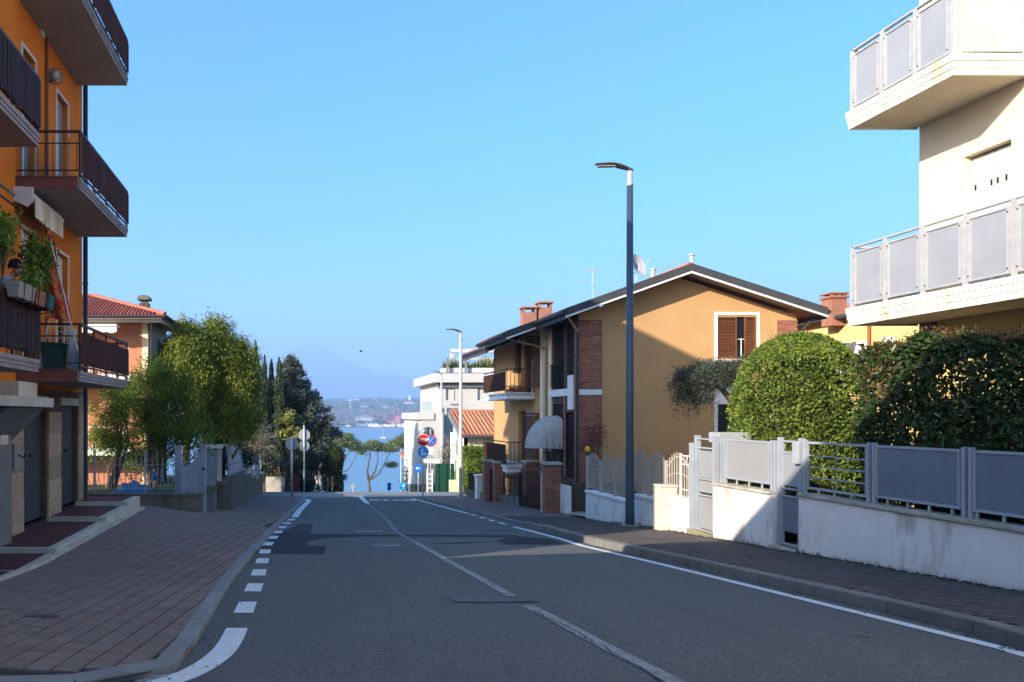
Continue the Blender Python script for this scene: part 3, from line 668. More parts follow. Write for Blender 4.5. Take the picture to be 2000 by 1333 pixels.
# planter boxes
def planter(y, label, mt, w=.5):
    p = thing('planter_box', label, 'planter', (-3.64, y, 3.02), 'planter boxes on the slatted balcony')
    MB().hexa([(-3.72,y-w/2+.03,3.0),(-3.58,y-w/2+.03,3.0),(-3.58,y+w/2-.03,3.0),(-3.72,y+w/2-.03,3.0),(-3.74,y-w/2,3.2),(-3.55,y-w/2,3.2),(-3.55,y+w/2,3.2),(-3.74,y+w/2,3.2)]).build('box', mt, p, bevel=.01)
    MB().box(-3.73,-3.56,y-w/2+.02,y+w/2-.02,3.19,3.215).build('soil', earth, p)
    for s in (-.15,.15): MB().tube([(-3.78,y+s,3.16),(-3.75,y+s,3.22),(-3.54,y+s,3.2),(-3.56,y+s,2.98),(-3.78,y+s,2.96)], .008, 5).build('hanger', blackiron, p)
planter(10.30, 'pale grey planter box on the slatted balcony rail below the person', mat('planter_grey', (.34,.29,.27), (.28,.24,.22), 6, .8), .62)
planter(10.86, 'terracotta planter box in the middle of the slatted balcony rail', mat('planter_terracotta', (.30,.12,.07), (.25,.10,.06), 6, .8), .42)
planter(11.26, 'dark green planter box at the right end of the slatted balcony rail', mat('planter_green', (.02,.10,.09), (.018,.08,.075), 6, .6), .34)
bn = thing('storage_bin', 'dark green plastic bin on the lowest brown balcony', 'bin', (-4.32, 13.85, 2.26))
MB().hexa([(-4.46,13.68,2.27),(-4.18,13.68,2.27),(-4.18,14.0,2.27),(-4.46,14.0,2.27),(-4.5,13.64,2.72),(-4.14,13.64,2.72),(-4.14,14.04,2.72),(-4.5,14.04,2.72)]).build('body', MATS['planter_green'], bn, bevel=.012)
MB().box(-4.52,-4.12,13.62,14.06,2.722,2.76).build('lid', mat('lid_green', (.025,.075,.065), None, rough=.6), bn, bevel=.012)
dr = thing('folded_rack', 'folded white clothes rack leaning on the orange wall of the lowest balcony', 'clothes rack', (-4.5, 14.3, 2.26))
m_ = MB().bar((-4.72,14.25,2.28),(-4.55,14.25,3.2),.03); m_.bar((-4.32,14.25,2.28),(-4.25,14.25,3.2),.03); m_.build('frame', MATS['white_joinery'], dr)
for k in range(7): z = 2.5+k*.1; MB().bar((-4.68+.015*k,14.25,z),(-4.31+.006*k,14.25,z),.014).build('rung', MATS['white_joinery'], dr)
bd = MB().hexa([(-4.24,14.5,2.27),(-4.06,14.5,2.27),(-4.06,14.56,2.27),(-4.24,14.56,2.27),(-4.34,14.62,3.1),(-4.18,14.62,3.1),(-4.18,14.66,3.1),(-4.34,14.66,3.1)])
bd.build('leaning_board', MATS['white_joinery'], None, label='narrow white board leaning against the orange wall beside the rack', category='board')
# flag leaning on its pole
fl = thing('flag', 'red and gold flag hanging from a leaning white pole on the lowest balcony', 'flag', (-3.85, 13.4, 3.0))
MB().tube([(-3.80,13.44,2.6),(-4.30,13.36,4.72)], .012, 6).build('pole', MATS['white_joinery'], fl)
def flagmat():
    m = bpy.data.materials.new('flag_cloth'); m.use_nodes = True; N = m.node_tree.nodes; L = m.node_tree.links; b = N['Principled BSDF']; b.inputs['Roughness'].default_value = .8
    g = N.new('ShaderNodeNewGeometry'); n = N.new('ShaderNodeTexNoise'); n.inputs['Scale'].default_value = 7; n.inputs['Detail'].default_value = 6; n.inputs['Distortion'].default_value = 2.5; L.new(g.outputs['Position'], n.inputs[0])
    r = N.new('ShaderNodeValToRGB'); r.color_ramp.elements[0].position = .50; r.color_ramp.elements[1].position = .56; r.color_ramp.elements[0].color = (.33,.018,.012,1); r.color_ramp.elements[1].color = (.42,.17,.03,1); L.new(n.outputs[0], r.inputs[0]); L.new(r.outputs[0], b.inputs[0]); return m
m_ = MB(); nu, nv = 10, 16
for j in range(nv+1):
    t = j/nv; top = Vector((-4.29,13.36,4.66)); z = 4.66-1.55*t
    polx = -3.80-.50*(z-2.6)/2.12
    w = .02+.34*min(1, t*1.6)**1.3
    for i in range(nu+1):
        s = i/nu; m_.v.append((polx+.02-w*(s)+.02*math.sin(t*9+s*3), 13.38+.07*math.sin(s*9+t*2)*min(1,t*3)-.04*s, z-.10*s*math.sin(t*3)-.04*math.sin(s*6)*t))
for j in range(nv):
    for i in range(nu): q = j*(nu+1)+i; m_.f.append((q, q+1, q+nu+2, q+nu+1))
m_.build('cloth', flagmat(), fl, smooth=True, fix=False)

# ---- low wall, thin railing and gate in front of the left garden
w1 = thing('low_concrete_wall', 'dark stained low concrete wall below the thin tulip railing, left garden', 'wall', (-3.5, 20, -1))
MB().hexa([(-6.2,20,-1.7),(-2.53,20,-1.7),(-2.53,20.25,-1.7),(-6.2,20.25,-1.7),(-6.2,20,-.53),(-2.53,20,-.53),(-2.53,20.25,-.53),(-6.2,20.25,-.53)]).build('wall_body', concrete, w1)
for k in range(4): MB().box(-6.2+k*.925,-6.2+(k+1)*.925-.006,19.97,20.28,-.528,-.465).build('coping_stone', concrete, w1, bevel=.008)
fn = thing('tulip_railing', 'thin grey metal railing with forked bars on the dark low wall at left', 'railing', (-4, 20.1, -.46))
thin = mat('thin_grey_metal', (.30,.34,.37), None, rough=.6)
for x in (-5.25,-3.98,-2.72): MB().bar((x,20.12,-.46),(x,20.12,.62),.04).build('post', thin, fn)
for z in (-.36,.25): MB().bar((-6.2,20.12,z),(-2.72,20.12,z),.018,.012).build('rail', thin, fn)
bar_me = MB().tube([(0,0,-.80),(0,0,.18)], .010, 5).mesh('bar', thin)
fork_me = MB().tube([(-.05,0,-.18),(-.05,0,-.05),(0,0,.1),(0,0,.62)], .010, 5).tube([(.05,0,-.18),(.05,0,-.05),(0,0,.1)], .010, 5).mesh('forked_bar', thin)
x = -6.1
k = 0
while x < -2.75:
    if k % 2: piece('forked_bar', fork_me, fn, (x,20.12,-.18))
    else: piece('bar', bar_me, fn, (x,20.12,.44))
    x += .135; k += 1
gp = thing('blue_grey_gate', 'blue grey metal gate with curved top between two square posts at left', 'gate', (-2.7, 20.6, -1))
MB().box(-2.60,-2.46,20.28,20.42,-1.25,.72).build('post', bluegrey, gp, bevel=.008); MB().box(-2.62,-2.44,20.26,20.44,.72,.76).build('post_cap', bluegrey, gp)
MB().box(-3.52,-3.34,21.9,22.05,-1.2,.62).build('post', bluegrey, gp, bevel=.008); MB().box(-3.55,-3.31,21.88,22.08,.62,.66).build('post_cap', bluegrey, gp)
for k in range(6):
    t0, t1 = k/6, (k+1)/6; xa, ya = -3.36+.74*t0, 21.9-1.45*t0; xb, yb = -3.36+.74*t1, 21.9-1.45*t1
    za = .10+.45*t0**2; zb = .10+.45*t1**2
    MB().hexa([(xa,ya,-1.0),(xb-.006,yb+.012,-1.0),(xb-.006,yb+.052,-1.0),(xa,ya+.04,-1.0),(xa,ya,za),(xb-.006,yb+.012,zb),(xb-.006,yb+.052,zb),(xa,ya+.04,za)]).build('gate_panel', bluegrey, gp)
MB().tube([(-3.36,21.85,.14),(-3.0,21.15,.28),(-2.64,20.42,.60)], .02, 6).build('top_bar', bluegrey, gp)
MB().box(-2.57,-2.49,20.27,20.28,.12,.17).build('name_plate', blackiron, gp)
# ---- stepped wall with leaning grey panels
w2 = thing('stepped_concrete_wall', 'rain streaked concrete wall stepping down the left pavement', 'wall', (-2.2, 33, -2))
MB().box(-3.0,-2.30,26.0,26.2,-2.4,-.55).build('wall_return', concrete, w2)
segs = [(26.2,31.5,-.52),(31.5,36.0,-.95),(36.0,40.0,-1.35),(40.0,46.0,-1.75)]
for y0, y1, z in segs:
    dz = .16
    MB().hexa([(-2.5,y0,-4),(-2.28,y0,-4),(-2.28,y1,-4),(-2.5,y1,-4),(-2.5,y0,z-.06),(-2.28,y0,z-.06),(-2.28,y1,z-.06-dz),(-2.5,y1,z-.06-dz)]).build('wall_segment', concrete, w2)
    MB().hexa([(-2.54,y0-.03,z-.057),(-2.24,y0-.03,z-.057),(-2.24,y1-.04,z-.057-dz),(-2.54,y1-.04,z-.057-dz),(-2.54,y0-.03,z+.01),(-2.24,y0-.03,z+.01),(-2.24,y1-.04,z+.01-dz),(-2.54,y1-.04,z+.01-dz)]).build('coping_stone', concrete, w2)
pf = thing('grey_panel_fence', 'blue grey sheet metal fence panels on the stepped concrete wall', 'fence', (-2.4, 33, -1), )
for y0, y1, z in segs:
    nb = 3
    for k in range(nb):
        za, zb = z+.06+k*.33, z+.06+(k+1)*.33-.012; xo = -.05*k
        MB().hexa([(-2.42+xo,y0+.05,za),(-2.38+xo,y0+.05,za),(-2.38+xo,y1-.25,za-.2),(-2.42+xo,y1-.25,za-.2),(-2.36+xo-.05,y0+.05,zb),(-2.32+xo-.05,y0+.05,zb),(-2.32+xo-.05,y1-.25,zb-.2),(-2.36+xo-.05,y1-.25,zb-.2)]).build('fence_panel', bluegrey, pf)
    MB().bar((-2.40,y0+.02,z),(-2.46,y0+.02,z+1.08),.07).build('post', bluegrey, pf)
MB().bar((-2.43,46.0,-1.9),(-2.43,46.0,-.72),.1).build('post', whitemetal, pf)
pp = thing('gate_pier', 'pale grey square pier with flat white cap between gate and stepped wall', 'gate pier', (-2.9, 25.6, -1.4))
MB().box(-3.05,-2.75,25.3,25.55,-1.6,.45).build('shaft', bluegrey, pp, bevel=.01); MB().box(-3.12,-2.55,25.2,25.65,.452,.56).build('cap', white, pp, bevel=.01)
MB().box(-2.735,-2.58,25.32,25.5,-.6,.44).build('post', mat('weathered_white', (.52,.48,.48), (.40,.36,.36), 5, .8), pp, bevel=.01)

# ================================================================ house behind the left trees
hh = thing('brick_house', 'brick and grey house with red hipped roof behind the left trees', 'house', (-10, 36, -2))
XC, YF, YB = -6.3, 33.0, 36.9
hol = [(-9.5,-8.3,.9,2.6),(-11.5,-10.4,3.4,5.0)]
m_ = MB(); wall_open(m_, lambda u, v, w: (u, YF+w, v), -15, XC, -3, 5.45, hol, .2); m_.build('wall', mat('far_brick_wall', (.50,.22,.14), (.44,.19,.12), 6, .9, .3, 40), hh, fix=False)
m_ = MB(); wall_open(m_, lambda u, v, w: (XC-w, u, v), YF, YB, -3, 5.45, [(34.6,35.5,3.2,4.8)], .15); m_.build('side_wall', mat('grey_render', (.36,.35,.33), (.33,.32,.30), 2, .9), hh, fix=False)
for a, b in ((34.6,35.5),): MB().box(XC,XC+.03,a-.08,b+.08,3.12,3.198).build('window_sill', white, hh); MB().box(XC-.13,XC-.10,a,b,3.2,4.8).build('window', glassd, hh)
MB().box(XC-.35,XC+.02,YF-.04,YF-.002,-3,5.45).build('corner_strip', cream, hh)
MB().box(-15,XC+.6,YF-.7,YF-.6,5.30,5.52).box(XC+.5,XC+.6,YF-.6,YB+.6,5.30,5.52).build('fascia_board', fr_l, hh)
MB().quad((-15,YF-.6,5.45),(XC+.5,YF-.6,5.45),(XC+.5,YB+.5,5.45),(-15,YB+.5,5.45)).build('soffit', soffit, hh, fix=False)
m_ = MB(); E = (XC+.75, YF-.85, 5.56); A = (-16, YF-.85, 5.56); Rg = (-9.2, 35.0, 6.72); Rg0 = (-16, 35.0, 6.72); B = (XC+.75, YB+.8, 5.56); 
m_.add([A, E, Rg, Rg0], [(0,1,2,3)]); m_.add([E, B, Rg], [(0,1,2)]); m_.build('roof', tile_red, hh, fix=False)
m_ = MB()
for k in range(66):       # cover tiles on the slope that faces us
    x = -15.5+k*.145; top = 1.0
    if x > Rg[0]: top = max(0, (E[0]-x)/(E[0]-Rg[0]))
    if x > E[0]-.1: break
    p = Vector((x, YF-.85, 5.60)); q = Vector((x, YF-.85+(35.0-YF+.85)*top, 5.60+1.16*top)); m_.tube([p, q], .04, 6)
m_.build('roof_tiles', tile_red, hh, kind='stuff')
MB().tube([(E[0],E[1],5.62),(Rg[0],Rg[1],6.80)], .09, 6).build('hip_ridge', tile_red, hh); MB().tube([(-16,35.0,6.78),(Rg[0],Rg[1],6.80)], .09, 6).build('ridge', tile_red, hh)
MB().tube([(-15.5,YF-.92,5.50),(E[0]+.04,YF-.92,5.50)], .07, 8).build('gutter', darkpipe, hh); MB().tube([(E[0]+.07,YF-.9,5.50),(E[0]+.07,YB+.8,5.50)], .07, 8).build('gutter', darkpipe, hh)
MB().tube([(E[0],36,5.45),(XC+.08,36.1,4.95),(XC+.08,36.1,-2)], .05, 8).build('drain_pipe', darkpipe, hh); MB().tube([(XC-.05,YF-.12,5.3),(XC-.05,YF-.12,-2)], .05, 8).build('drain_pipe', darkpipe, hh)
ch = MB().box(-7.12,-6.72,34.7,35.1,5.6,6.42).build('chimney', mat('dark_brick', (.10,.07,.06), (.08,.06,.05), 6, .9), hh); MB().box(-7.06,-6.78,34.76,35.04,6.43,6.55).build('flue', greycol, ch); MB().prism([(-7.2,34.6,6.56),(-6.64,34.6,6.56),(-6.68,34.6,6.70),(-6.8,34.6,6.76),(-7.04,34.6,6.76),(-7.16,34.6,6.70)], (0,.6,0)).build('cap', concrete, ch)
for zb in (2.9,-.1):
    b_ = MB().box(-15,XC-.55,YF-1.3,YF-.01,zb,zb+.25).build('balcony_slab', white, hh)
    m_ = MB().bar((-15,YF-1.25,zb+1.15),(XC-.6,YF-1.25,zb+1.15),.04)
    for k in range(60): x = -15+k*.135; m_.bar((x,YF-1.25,zb+.25),(x,YF-1.25,zb+1.15),.02)
    m_.build('balcony_railing', whitemetal, b_)
aw2 = MB()
for k in range(60):
    a = -12.6+k*.085; b = a+.085; s = .06*abs(math.sin(k*math.pi/5)); s2 = .06*abs(math.sin((k+1)*math.pi/5)); aw2.quad((a,YF-.9,4.9-s),(b,YF-.9,4.9-s2),(b,YF-.9,5.12),(a,YF-.9,5.12))
aw2.box(-12.6,-7.5,YF-.95,YF-.3,5.12,5.2); aw2.build('awning_valance', white, hh, fix=False)
hh.scale = (.788,.788,.788); hh.location = (-7.88, 28.37, -1.26)
# blue covered thing in the left garden
cv = thing('tarpaulin_bundle', 'bright blue tarpaulin bundle lying on the garden grass behind the tulip railing', 'tarpaulin', (-4.7, 22, -.5))
m_ = MB(); n = 20
for j in range(9):
    for i in range(n+1): 
        u = i/n; v = j/8; m_.v.append((-5.15+1.0*u, 21.3+1.0*v, -.62+.30*math.sin(u*math.pi)**.7*math.sin(v*math.pi)**.6+.05*math.sin(u*17+v*9)+.03*mn.noise(Vector((u*9,v*9,1)))))
for j in range(8):
    for i in range(n): q = j*(n+1)+i; m_.f.append((q,q+1,q+n+2,q+n+1))
m_.build('cloth', mat('tarpaulin_blue', (.02,.14,.32), (.012,.08,.20), 5, .45, spec=.5), cv, smooth=True, fix=False)
m_ = MB().ball((-3.9,21.0,-.12), .10, .1, .10); m_.build('garden_ball', mat('ball_blue', (.02,.15,.42), None, rough=.4), None, smooth=True, label='round bright blue ball on the railing post in the left garden', category='ball')
sheet('garden_lawn', -16, -2.56, [20.24,23,26,30,33], lambda x, y: -.58-.03*(y-20), grassm, 4)
# ================================================================ cream building at the right edge
cb = thing('cream_building', 'cream apartment building with grey panelled balconies at the right edge', 'apartment building', (14, 10, -.7))
XB, YC = 10.5, 13.5
hl = [(8.6,10.95,6.62,8.75)]
wz0 = PZ(412, 11.5)
m_ = MB(); wall_open(m_, lambda u, v, w: (XB+w, u, v), -2, YC, 3.2, 13.5, [(11.75,12.6,3.35,5.6),(6.0,7.4,3.35,5.6),(11.75,12.6,6.75,9.0)], .22); m_.build('wall', cream, cb, fix=False)
MB().quad((XB,YC,-1.5),(24,YC,-1.5),(24,YC,13.5),(XB,YC,13.5)).build('end_wall', cream, cb, fix=False)
MB().quad((XB+.02,-2,-1.5),(XB+.02,YC,-1.5),(XB+.02,YC,3.2),(XB+.02,-2,3.2)).build('ground_floor_wall', yellow, cb, fix=False)
MB().box(XB-.35,24,-2.3,YC+.35,13.52,13.75).build('roof', roofdark, cb)
MB().box(XB-.02,XB+.35,YC-.35,YC-.02,-1,3.18).build('corner_pier', mat('pier_brown', (.30,.21,.13), (.26,.18,.11), 3, .9), cb)
shw = mat('shutter_white', (.50,.485,.455), (.47,.455,.43), 3, .7)
for a, b, z0, z1 in ((11.75,12.6,3.35,5.6),(11.75,12.6,6.75,9.0)):
    w_ = thing('window', '', '', (XB, (a+b)/2, z0)); del w_['label']; del w_['category']; 
    off = OFF['cream_building']; w_.parent = cb; w_.location = (XB-off[0], (a+b)/2-off[1], z0-off[2])
    nL = 2
    for k in range(nL):
        y0 = a+(b-a)*k/nL; y1 = a+(b-a)*(k+1)/nL; MB().box(XB+.13,XB+.17,y0+.006,y1-.006,z0+.02,z1-.03).build('shutter_leaf', shw, w_, bevel=.006)
    for z in (z0+.42, z1-.55):
        for y in (a+.06, a+.22, a+.37, b-.37, b-.08): MB().box(XB+.118,XB+.13,y-.012,y+.012,z,z+.09).build('hinge', blackiron, w_)
MB().box(XB+.0,XB+.21,11.75,12.6,3.25,3.349).build('window_sill', coping, cb)
def rbalcony(label, yn, zt, panels_w, rail_end):
    b = thing('balcony', label, 'balcony', (9.3, 11.5, zt), 'grey panelled balconies of the cream building')
    xe, yf = 9.32, 13.55
    MB().box(xe+.03,XB-.002,yn+.03,yf-.03,zt-.27,zt-.004).build('slab', slabr, b)
    for k in range(3):
        z0 = zt-.30+k*.102; o = .012*k
        nsl = max(1, round((yf-yn)/1.6))
        for j in range(nsl):
            ya = yn-o+(yf-yn+2*o)*j/nsl; yb = yn-o+(yf-yn+2*o)*(j+1)/nsl
            MB().box(xe-o,xe+.028,ya+.002,yb-.002,z0,z0+.096).build('edge_stone', slabedge, b)
        MB().box(xe+.03,XB-.004,yn-o,yn+.028,z0,z0+.096).build('edge_stone', slabr if False else slabedge, b); MB().box(xe+.03,XB-.004,yf-.028,yf+o,z0,z0+.096).build('edge_stone', slabedge, b)
    h = 1.03
    MB().bar((xe+.06,yn+.05,zt+h),(xe+.06,yf-.05,zt+h),.06,.03).build('top_rail', galv, b)
    MB().bar((xe+.03,yn+.05,zt+h),(XB,yn+.05,zt+h),.06,.03).build('top_rail', galv, b)
    MB().bar((xe+.03,yf-.05,zt+h),(XB,yf-.05,zt+h),.06,.03).build('top_rail', galv, b)
    n = max(1, round((yf-yn)/panels_w)); pw = (yf-yn-.1)/n
    for k in range(n+1):
        y = yn+.05+k*pw; MB().box(xe+.02,xe+.06,y-.03,y+.03,zt-.02,zt+h-.014).build('post', galv, b)
    for k in range(n):
        y0 = yn+.05+k*pw+.075; y1 = y0+pw-.15
        p = MB().box(xe+.034,xe+.044,y0+.02,y1-.02,zt+.08,zt+h-.12).build('panel', greypanel, b)
        MB().box(xe+.015,xe+.05,y0-.015,y0+.018,zt+.05,zt+h-.09).box(xe+.015,xe+.05,y1-.018,y1+.015,zt+.05,zt+h-.09).box(xe+.015,xe+.05,y0+.019,y1-.019,zt+h-.115,zt+h-.09).box(xe+.015,xe+.05,y0+.019,y1-.019,zt+.05,zt+.075).build('panel_frame', galv, p)
        m2 = MB()
        for yy in (y0-.002, y1+.002):
            for zz in (zt+.12, zt+h-.16): m2.ball((xe+.012,yy,zz), .012, n=6, m=4)
        m2.build('panel_bolts', blackiron, p, kind='stuff')
    for y in (yn+.05, yf-.05):
        s = 1; p = MB().box(xe+.16,XB-.16,y-.005,y+.005,zt+.08,zt+h-.12).build('panel', galv if y < yn+1 else greypanel, b)
        MB().box(xe+.12,xe+.155,y-.02,y+.02,zt+.03,zt+h-.09).build('panel_frame', galv, p); MB().box(XB-.155,XB-.12,y-.02,y+.02,zt+.03,zt+h-.09).build('panel_frame', galv, p); MB().box(xe+.156,XB-.156,y-.02,y+.02,zt+h-.118,zt+h-.09).build('panel_frame', galv, p); MB().box(xe+.156,XB-.156,y-.02,y+.02,zt+.05,zt+.078).build('panel_frame', galv, p)
        MB().box(XB-.08,XB-.02,y-.03,y+.03,zt-.02,zt+h-.014).build('post', galv, b)
    return b
rbalcony('upper grey panelled balcony of the cream building at the top right corner', 11.36, PZ(220,13.55), .72, 0)
rbalcony('lower grey panelled balcony of the cream building above the dark hedge', 5.0, PZ(603,13.55), .80, 0)
# ================================================================ white garden wall with grey metal fence
XG = 7.9
def hedge_wall(name, label, y0, y1, zt, ml=.9, thick=.22, side=wallwhite, cop=coping, ct=.05, n=None):
    w = thing(name, label, 'wall', (XG+.1, (y0+y1)/2, plane(y1)))
    MB().hexa([(XG,y0,plane(y0)-.3),(XG+thick,y0,plane(y0)-.3),(XG+thick,y1,plane(y1)-.3),(XG,y1,plane(y1)-.3),(XG,y0,zt-ct-.002),(XG+thick,y0,zt-ct-.002),(XG+thick,y1,zt-ct-.002),(XG,y1,zt-ct-.002)]).build('wall_body', side, w)
    n = n or max(1, round((y1-y0)/ml))
    for k in range(n):
        a = y0+(y1-y0)*k/n; b = y0+(y1-y0)*(k+1)/n; MB().box(XG-.04,XG+thick+.04,a+.003,b-.003,zt-ct,zt).build('coping_stone', cop, w, bevel=.006)
    return w
hedge_wall('garden_wall', 'long stained white garden wall at the right edge below the grey panels', 5.0, 12.62, .27, 1.2)
hedge_wall('garden_wall', 'short white garden wall with a diagonal shadow left of the small gate', 13.36, 15.25, .22, .95)
fe = thing('panel_fence', 'grey metal fence of solid panels on the long white wall under the dark hedge', 'fence', (8.0, 9, .27))
xf = XG+.10
def fpost(p, y, z0=.27, z1=1.12, w=.05): return MB().box(xf-w/2,xf+w/2,y-w/2,y+w/2,z0+.002,z1).build('post', greyframe, p)
def fpanel(p, y0, y1, z0, z1, mp=fencepanel):
    q = MB().box(xf-.012,xf+.0,y0+.03,y1-.03,z0+.03,z1-.03).build('panel', mp, p)
    MB().box(xf-.025,xf+.02,y0,y0+.032,z0,z1).box(xf-.025,xf+.02,y1-.032,y1,z0,z1).box(xf-.025,xf+.02,y0+.033,y1-.033,z1-.034,z1).box(xf-.025,xf+.02,y0+.033,y1-.033,z0,z0+.034).build('panel_frame', greyframe, q)
    return q
Yp = lambda px: (xf)*F/(px-CX)
p1, p2, p3 = Yp(1890), Yp(1703), Yp(1573)
for y in (p1-.06, p1+.04, p2-.06, p2+.05, p3+.0): fpost(fe, y)
for y in (7.25,7.35,5.4,5.5): fpost(fe, y)
fpanel(fe, p1+.09, p2-.1, .36, 1.09); fpanel(fe, 7.4, p1-.1, .36, 1.09); fpanel(fe, 5.55, 7.2, .36, 1.09)
MB().box(xf-.02,xf+.02,p2+.08,p3-.04,1.055,1.09).build('rail', greyframe, fe); MB().box(xf-.02,xf+.02,p2+.08,p3-.04,.34,.375).build('rail', greyframe, fe)
MB().box(xf-.02,xf+.02,p2+.08,p2+.112,.376,1.054).build('frame_upright', greyframe, fe); MB().box(xf-.02,xf+.02,p3-.07,p3-.04,.376,1.054).build('frame_upright', greyframe, fe)
for z in (.53,.70,.87): MB().bar((xf,p2+.11,z),(xf,p3-.07,z),.018).build('bar', greyframe, fe)
MB().tube([(xf,(p2+p3)/2,.376),(xf,(p2+p3)/2,1.054)], .006, 5).build('bar', greyframe, fe)
for k in range(14):
    y = 7.6+k*.36
    if y < p3: MB().box(xf-.012,xf+.012,y-.012,y+.012,.272,.36).build('spacer', galv, fe)
# small gate
ga = thing('pedestrian_gate', 'small grey metal pedestrian gate between the two white walls', 'gate', (8.0, 13, -.8))
g0, g1 = Yp(1563), Yp(1508)
for y in (12.70, 13.27): MB().box(xf-.035,xf+.035,y-.035,y+.035,plane(13)+.14,1.14).build('post', greyframe, ga)
zb = plane(13)+.2
MB().box(xf-.02,xf+.02,12.75,13.22,zb,zb+.03).box(xf-.02,xf+.02,12.75,13.22,.28,.31).box(xf-.02,xf+.02,12.75,13.22,1.06,1.09).box(xf-.02,xf+.02,12.75,12.78,zb+.031,1.059).box(xf-.02,xf+.02,13.19,13.22,zb+.031,1.059).build('leaf_frame', greyframe, ga)
MB().box(xf-.006,xf+.006,12.785,13.185,zb+.22,.15).build('panel', fencepanel, ga); MB().box(xf-.006,xf+.006,12.785,13.185,.34,.88).build('panel', greypanel, ga)
MB().box(xf-.02,xf+.02,12.785,13.185,.885,.91).box(xf-.02,xf+.02,12.785,13.185,.16,.185).build('rail', greyframe, ga)
MB().box(xf-.10,xf-.037,12.66,12.80,.72,1.08).build('intercom_box', mat('intercom_plastic', (.32,.34,.37), None, rough=.5), ga, bevel=.01)
MB().box(XG-.08,XG+.6,12.63,13.35,plane(13)+.1,plane(13)+.17).build('doorstep', coping, ga, bevel=.008); MB().box(XG-.02,XG+.6,12.63,13.35,plane(13)-.1,plane(13)+.098).build('step_base', concrete, ga)
MB().box(XG+.5,XG+.55,12.63,13.35,plane(13)+.18,.1).build('step_riser', mat('ochre_tile', (.30,.19,.09), (.25,.16,.08), 3, .8), ga)
# panel on the second wall
f2 = thing('panel_fence', 'sunlit grey metal panel on the short white wall left of the small gate', 'fence', (8.0, 14.3, .22))
for y in (13.40,13.50,15.0,15.12): fpost(f2, y, .22, 1.08)
fpanel(f2, 13.56, 14.95, .32, 1.06, mat('grey_panel_pale', (.33,.33,.335), (.31,.31,.315), 2, .5, metal=.2))
for y in (13.8,14.2,14.6): MB().box(xf-.012,xf+.012,y-.012,y+.012,.222,.32).build('spacer', galv, f2)
# tall gate left of it
tg = thing('tall_gate', 'tall sunlit grey metal gate with three panels left of the short white wall', 'gate', (8, 15.6, -.9))
for y in (15.34, 16.05): MB().box(xf-.05,xf+.05,y-.04,y+.04,plane(15.7)+.14,1.10).build('post', greyframe, tg)
MB().box(xf-.14,xf-.06,16.05,16.12,plane(16)+.14,.95).build('post', greyframe, tg)
for z0, z1 in ((-.75,-.12),(.0,.2),(.26,.80)): MB().box(xf-.006,xf+.006,15.42,15.97,z0,z1).build('panel', MATS['grey_panel_pale'], tg)
for z in (-.80,-.10,-.02,.22,.84,1.02): MB().box(xf-.02,xf+.02,15.385,16.005,z,z+.03).build('rail', greyframe, tg)
MB().box(XG-.06,XG+.4,15.27,16.2,plane(15.8)-.1,plane(15.8)+.22).build('mossy_step', mat('mossy_concrete', (.22,.21,.10), (.30,.27,.20), 5, .95, .5, 40), tg, bevel=.01)
lbx = MB().box(8.35,9.0,15.9,16.3,.95,1.16).build('parcel_roof', galv, None, label='flat pale metal gate canopy behind the tall sunlit gate', category='canopy', bevel=.01)
sw = thing('garden_wall', 'low white wall stub beside the meter cabinet carrying a short pale railing', 'wall', (8, 16.6, -1))
MB().box(XG,XG+.22,16.2,17.35,-1.4,-.27).build('wall_body', wallwhite, sw); MB().box(XG-.03,XG+.25,16.18,17.35,-.268,-.2).build('coping_stone', wallwhite, sw)
sr = thing('short_railing', 'short white railing beside the sunlit fan shaped fence panel', 'railing', (8,16.5,-.2))
for y in (16.25,16.75): MB().bar((xf,y,-.198),(xf,y,.70),.03).build('post', whitemetal, sr)
for z in (-.05,.48,.66): MB().bar((xf,16.25,z),(xf,16.75,z),.022).build('rail', whitemetal, sr)
for k in range(3): MB().bar((xf,16.37+.12*k,-.05),(xf,16.37+.12*k,.66),.014).build('bar', whitemetal, sr)
# ---- beige palisade fence on its white wall
wl = [hedge_wall('garden_wall', 'white wall segment with pale cap right behind the lamp post', 17.36, 18.85, -.355, 1.5, .22, wallwhite, white, .06), hedge_wall('garden_wall', 'white wall segment at the far end of the arched beige fence', 18.86, 22.1, -.57, 1.7, .22, wallwhite, white, .06)]
pa = thing('palisade_fence', 'beige metal palisade fence with six arched panels on the white wall', 'fence', (8, 19, -.4))
pale_s = {}
def arch(y0, y1, zb, h, rise):
    MB().box(xf-.03,xf+.03,y0-.03,y0+.03,zb+.002,zb+h+.02).build('post', beige, pa, bevel=.006)
    n = 8; c = (y0+y1)/2; w = (y1-y0)/2
    for k in range(1, n+1):
        y = y0+(y1-y0)*k/(n+1); t = 1-((y-c)/w)**2; top = zb+h+rise*t
        hh_ = round(top-zb-.06, 2); key = hh_
        if key not in pale_s: pale_s[key] = MB().box(-.008,.008,-.011,.011,0,hh_).mesh('pale', beige)
        piece('pale', pale_s[key], pa, (xf-.014, y, zb+.06))
    for f, r in ((.10,0),(.62,.45),(.86,.55)):
        pts = [(xf+.004, y0+(y1-y0)*i/10, zb+h*f+rise*r*(1-((y0+(y1-y0)*i/10-c)/w)**2)*(2 if f > .8 else 1)) for i in range(11)]
        MB().tube(pts, .012 if f < .8 else .018, 5).build('arched_rail', beige, pa)
zA, zB_ = -.355, -.57
for a, b in ((16.28+1.05,17.0+1.2),): pass
ys = [Yp(1350), Yp(1303), Yp(1268), Yp(1237)]
for a, b in zip(ys, ys[1:]): arch(a+.04, b-.04, zA, .85, .22)
ys2 = [Yp(1228), Yp(1202), Yp(1175), Yp(1148)]
for a, b in zip(ys2, ys2[1:]): arch(a+.04, b-.04, zB_, .85, .20)
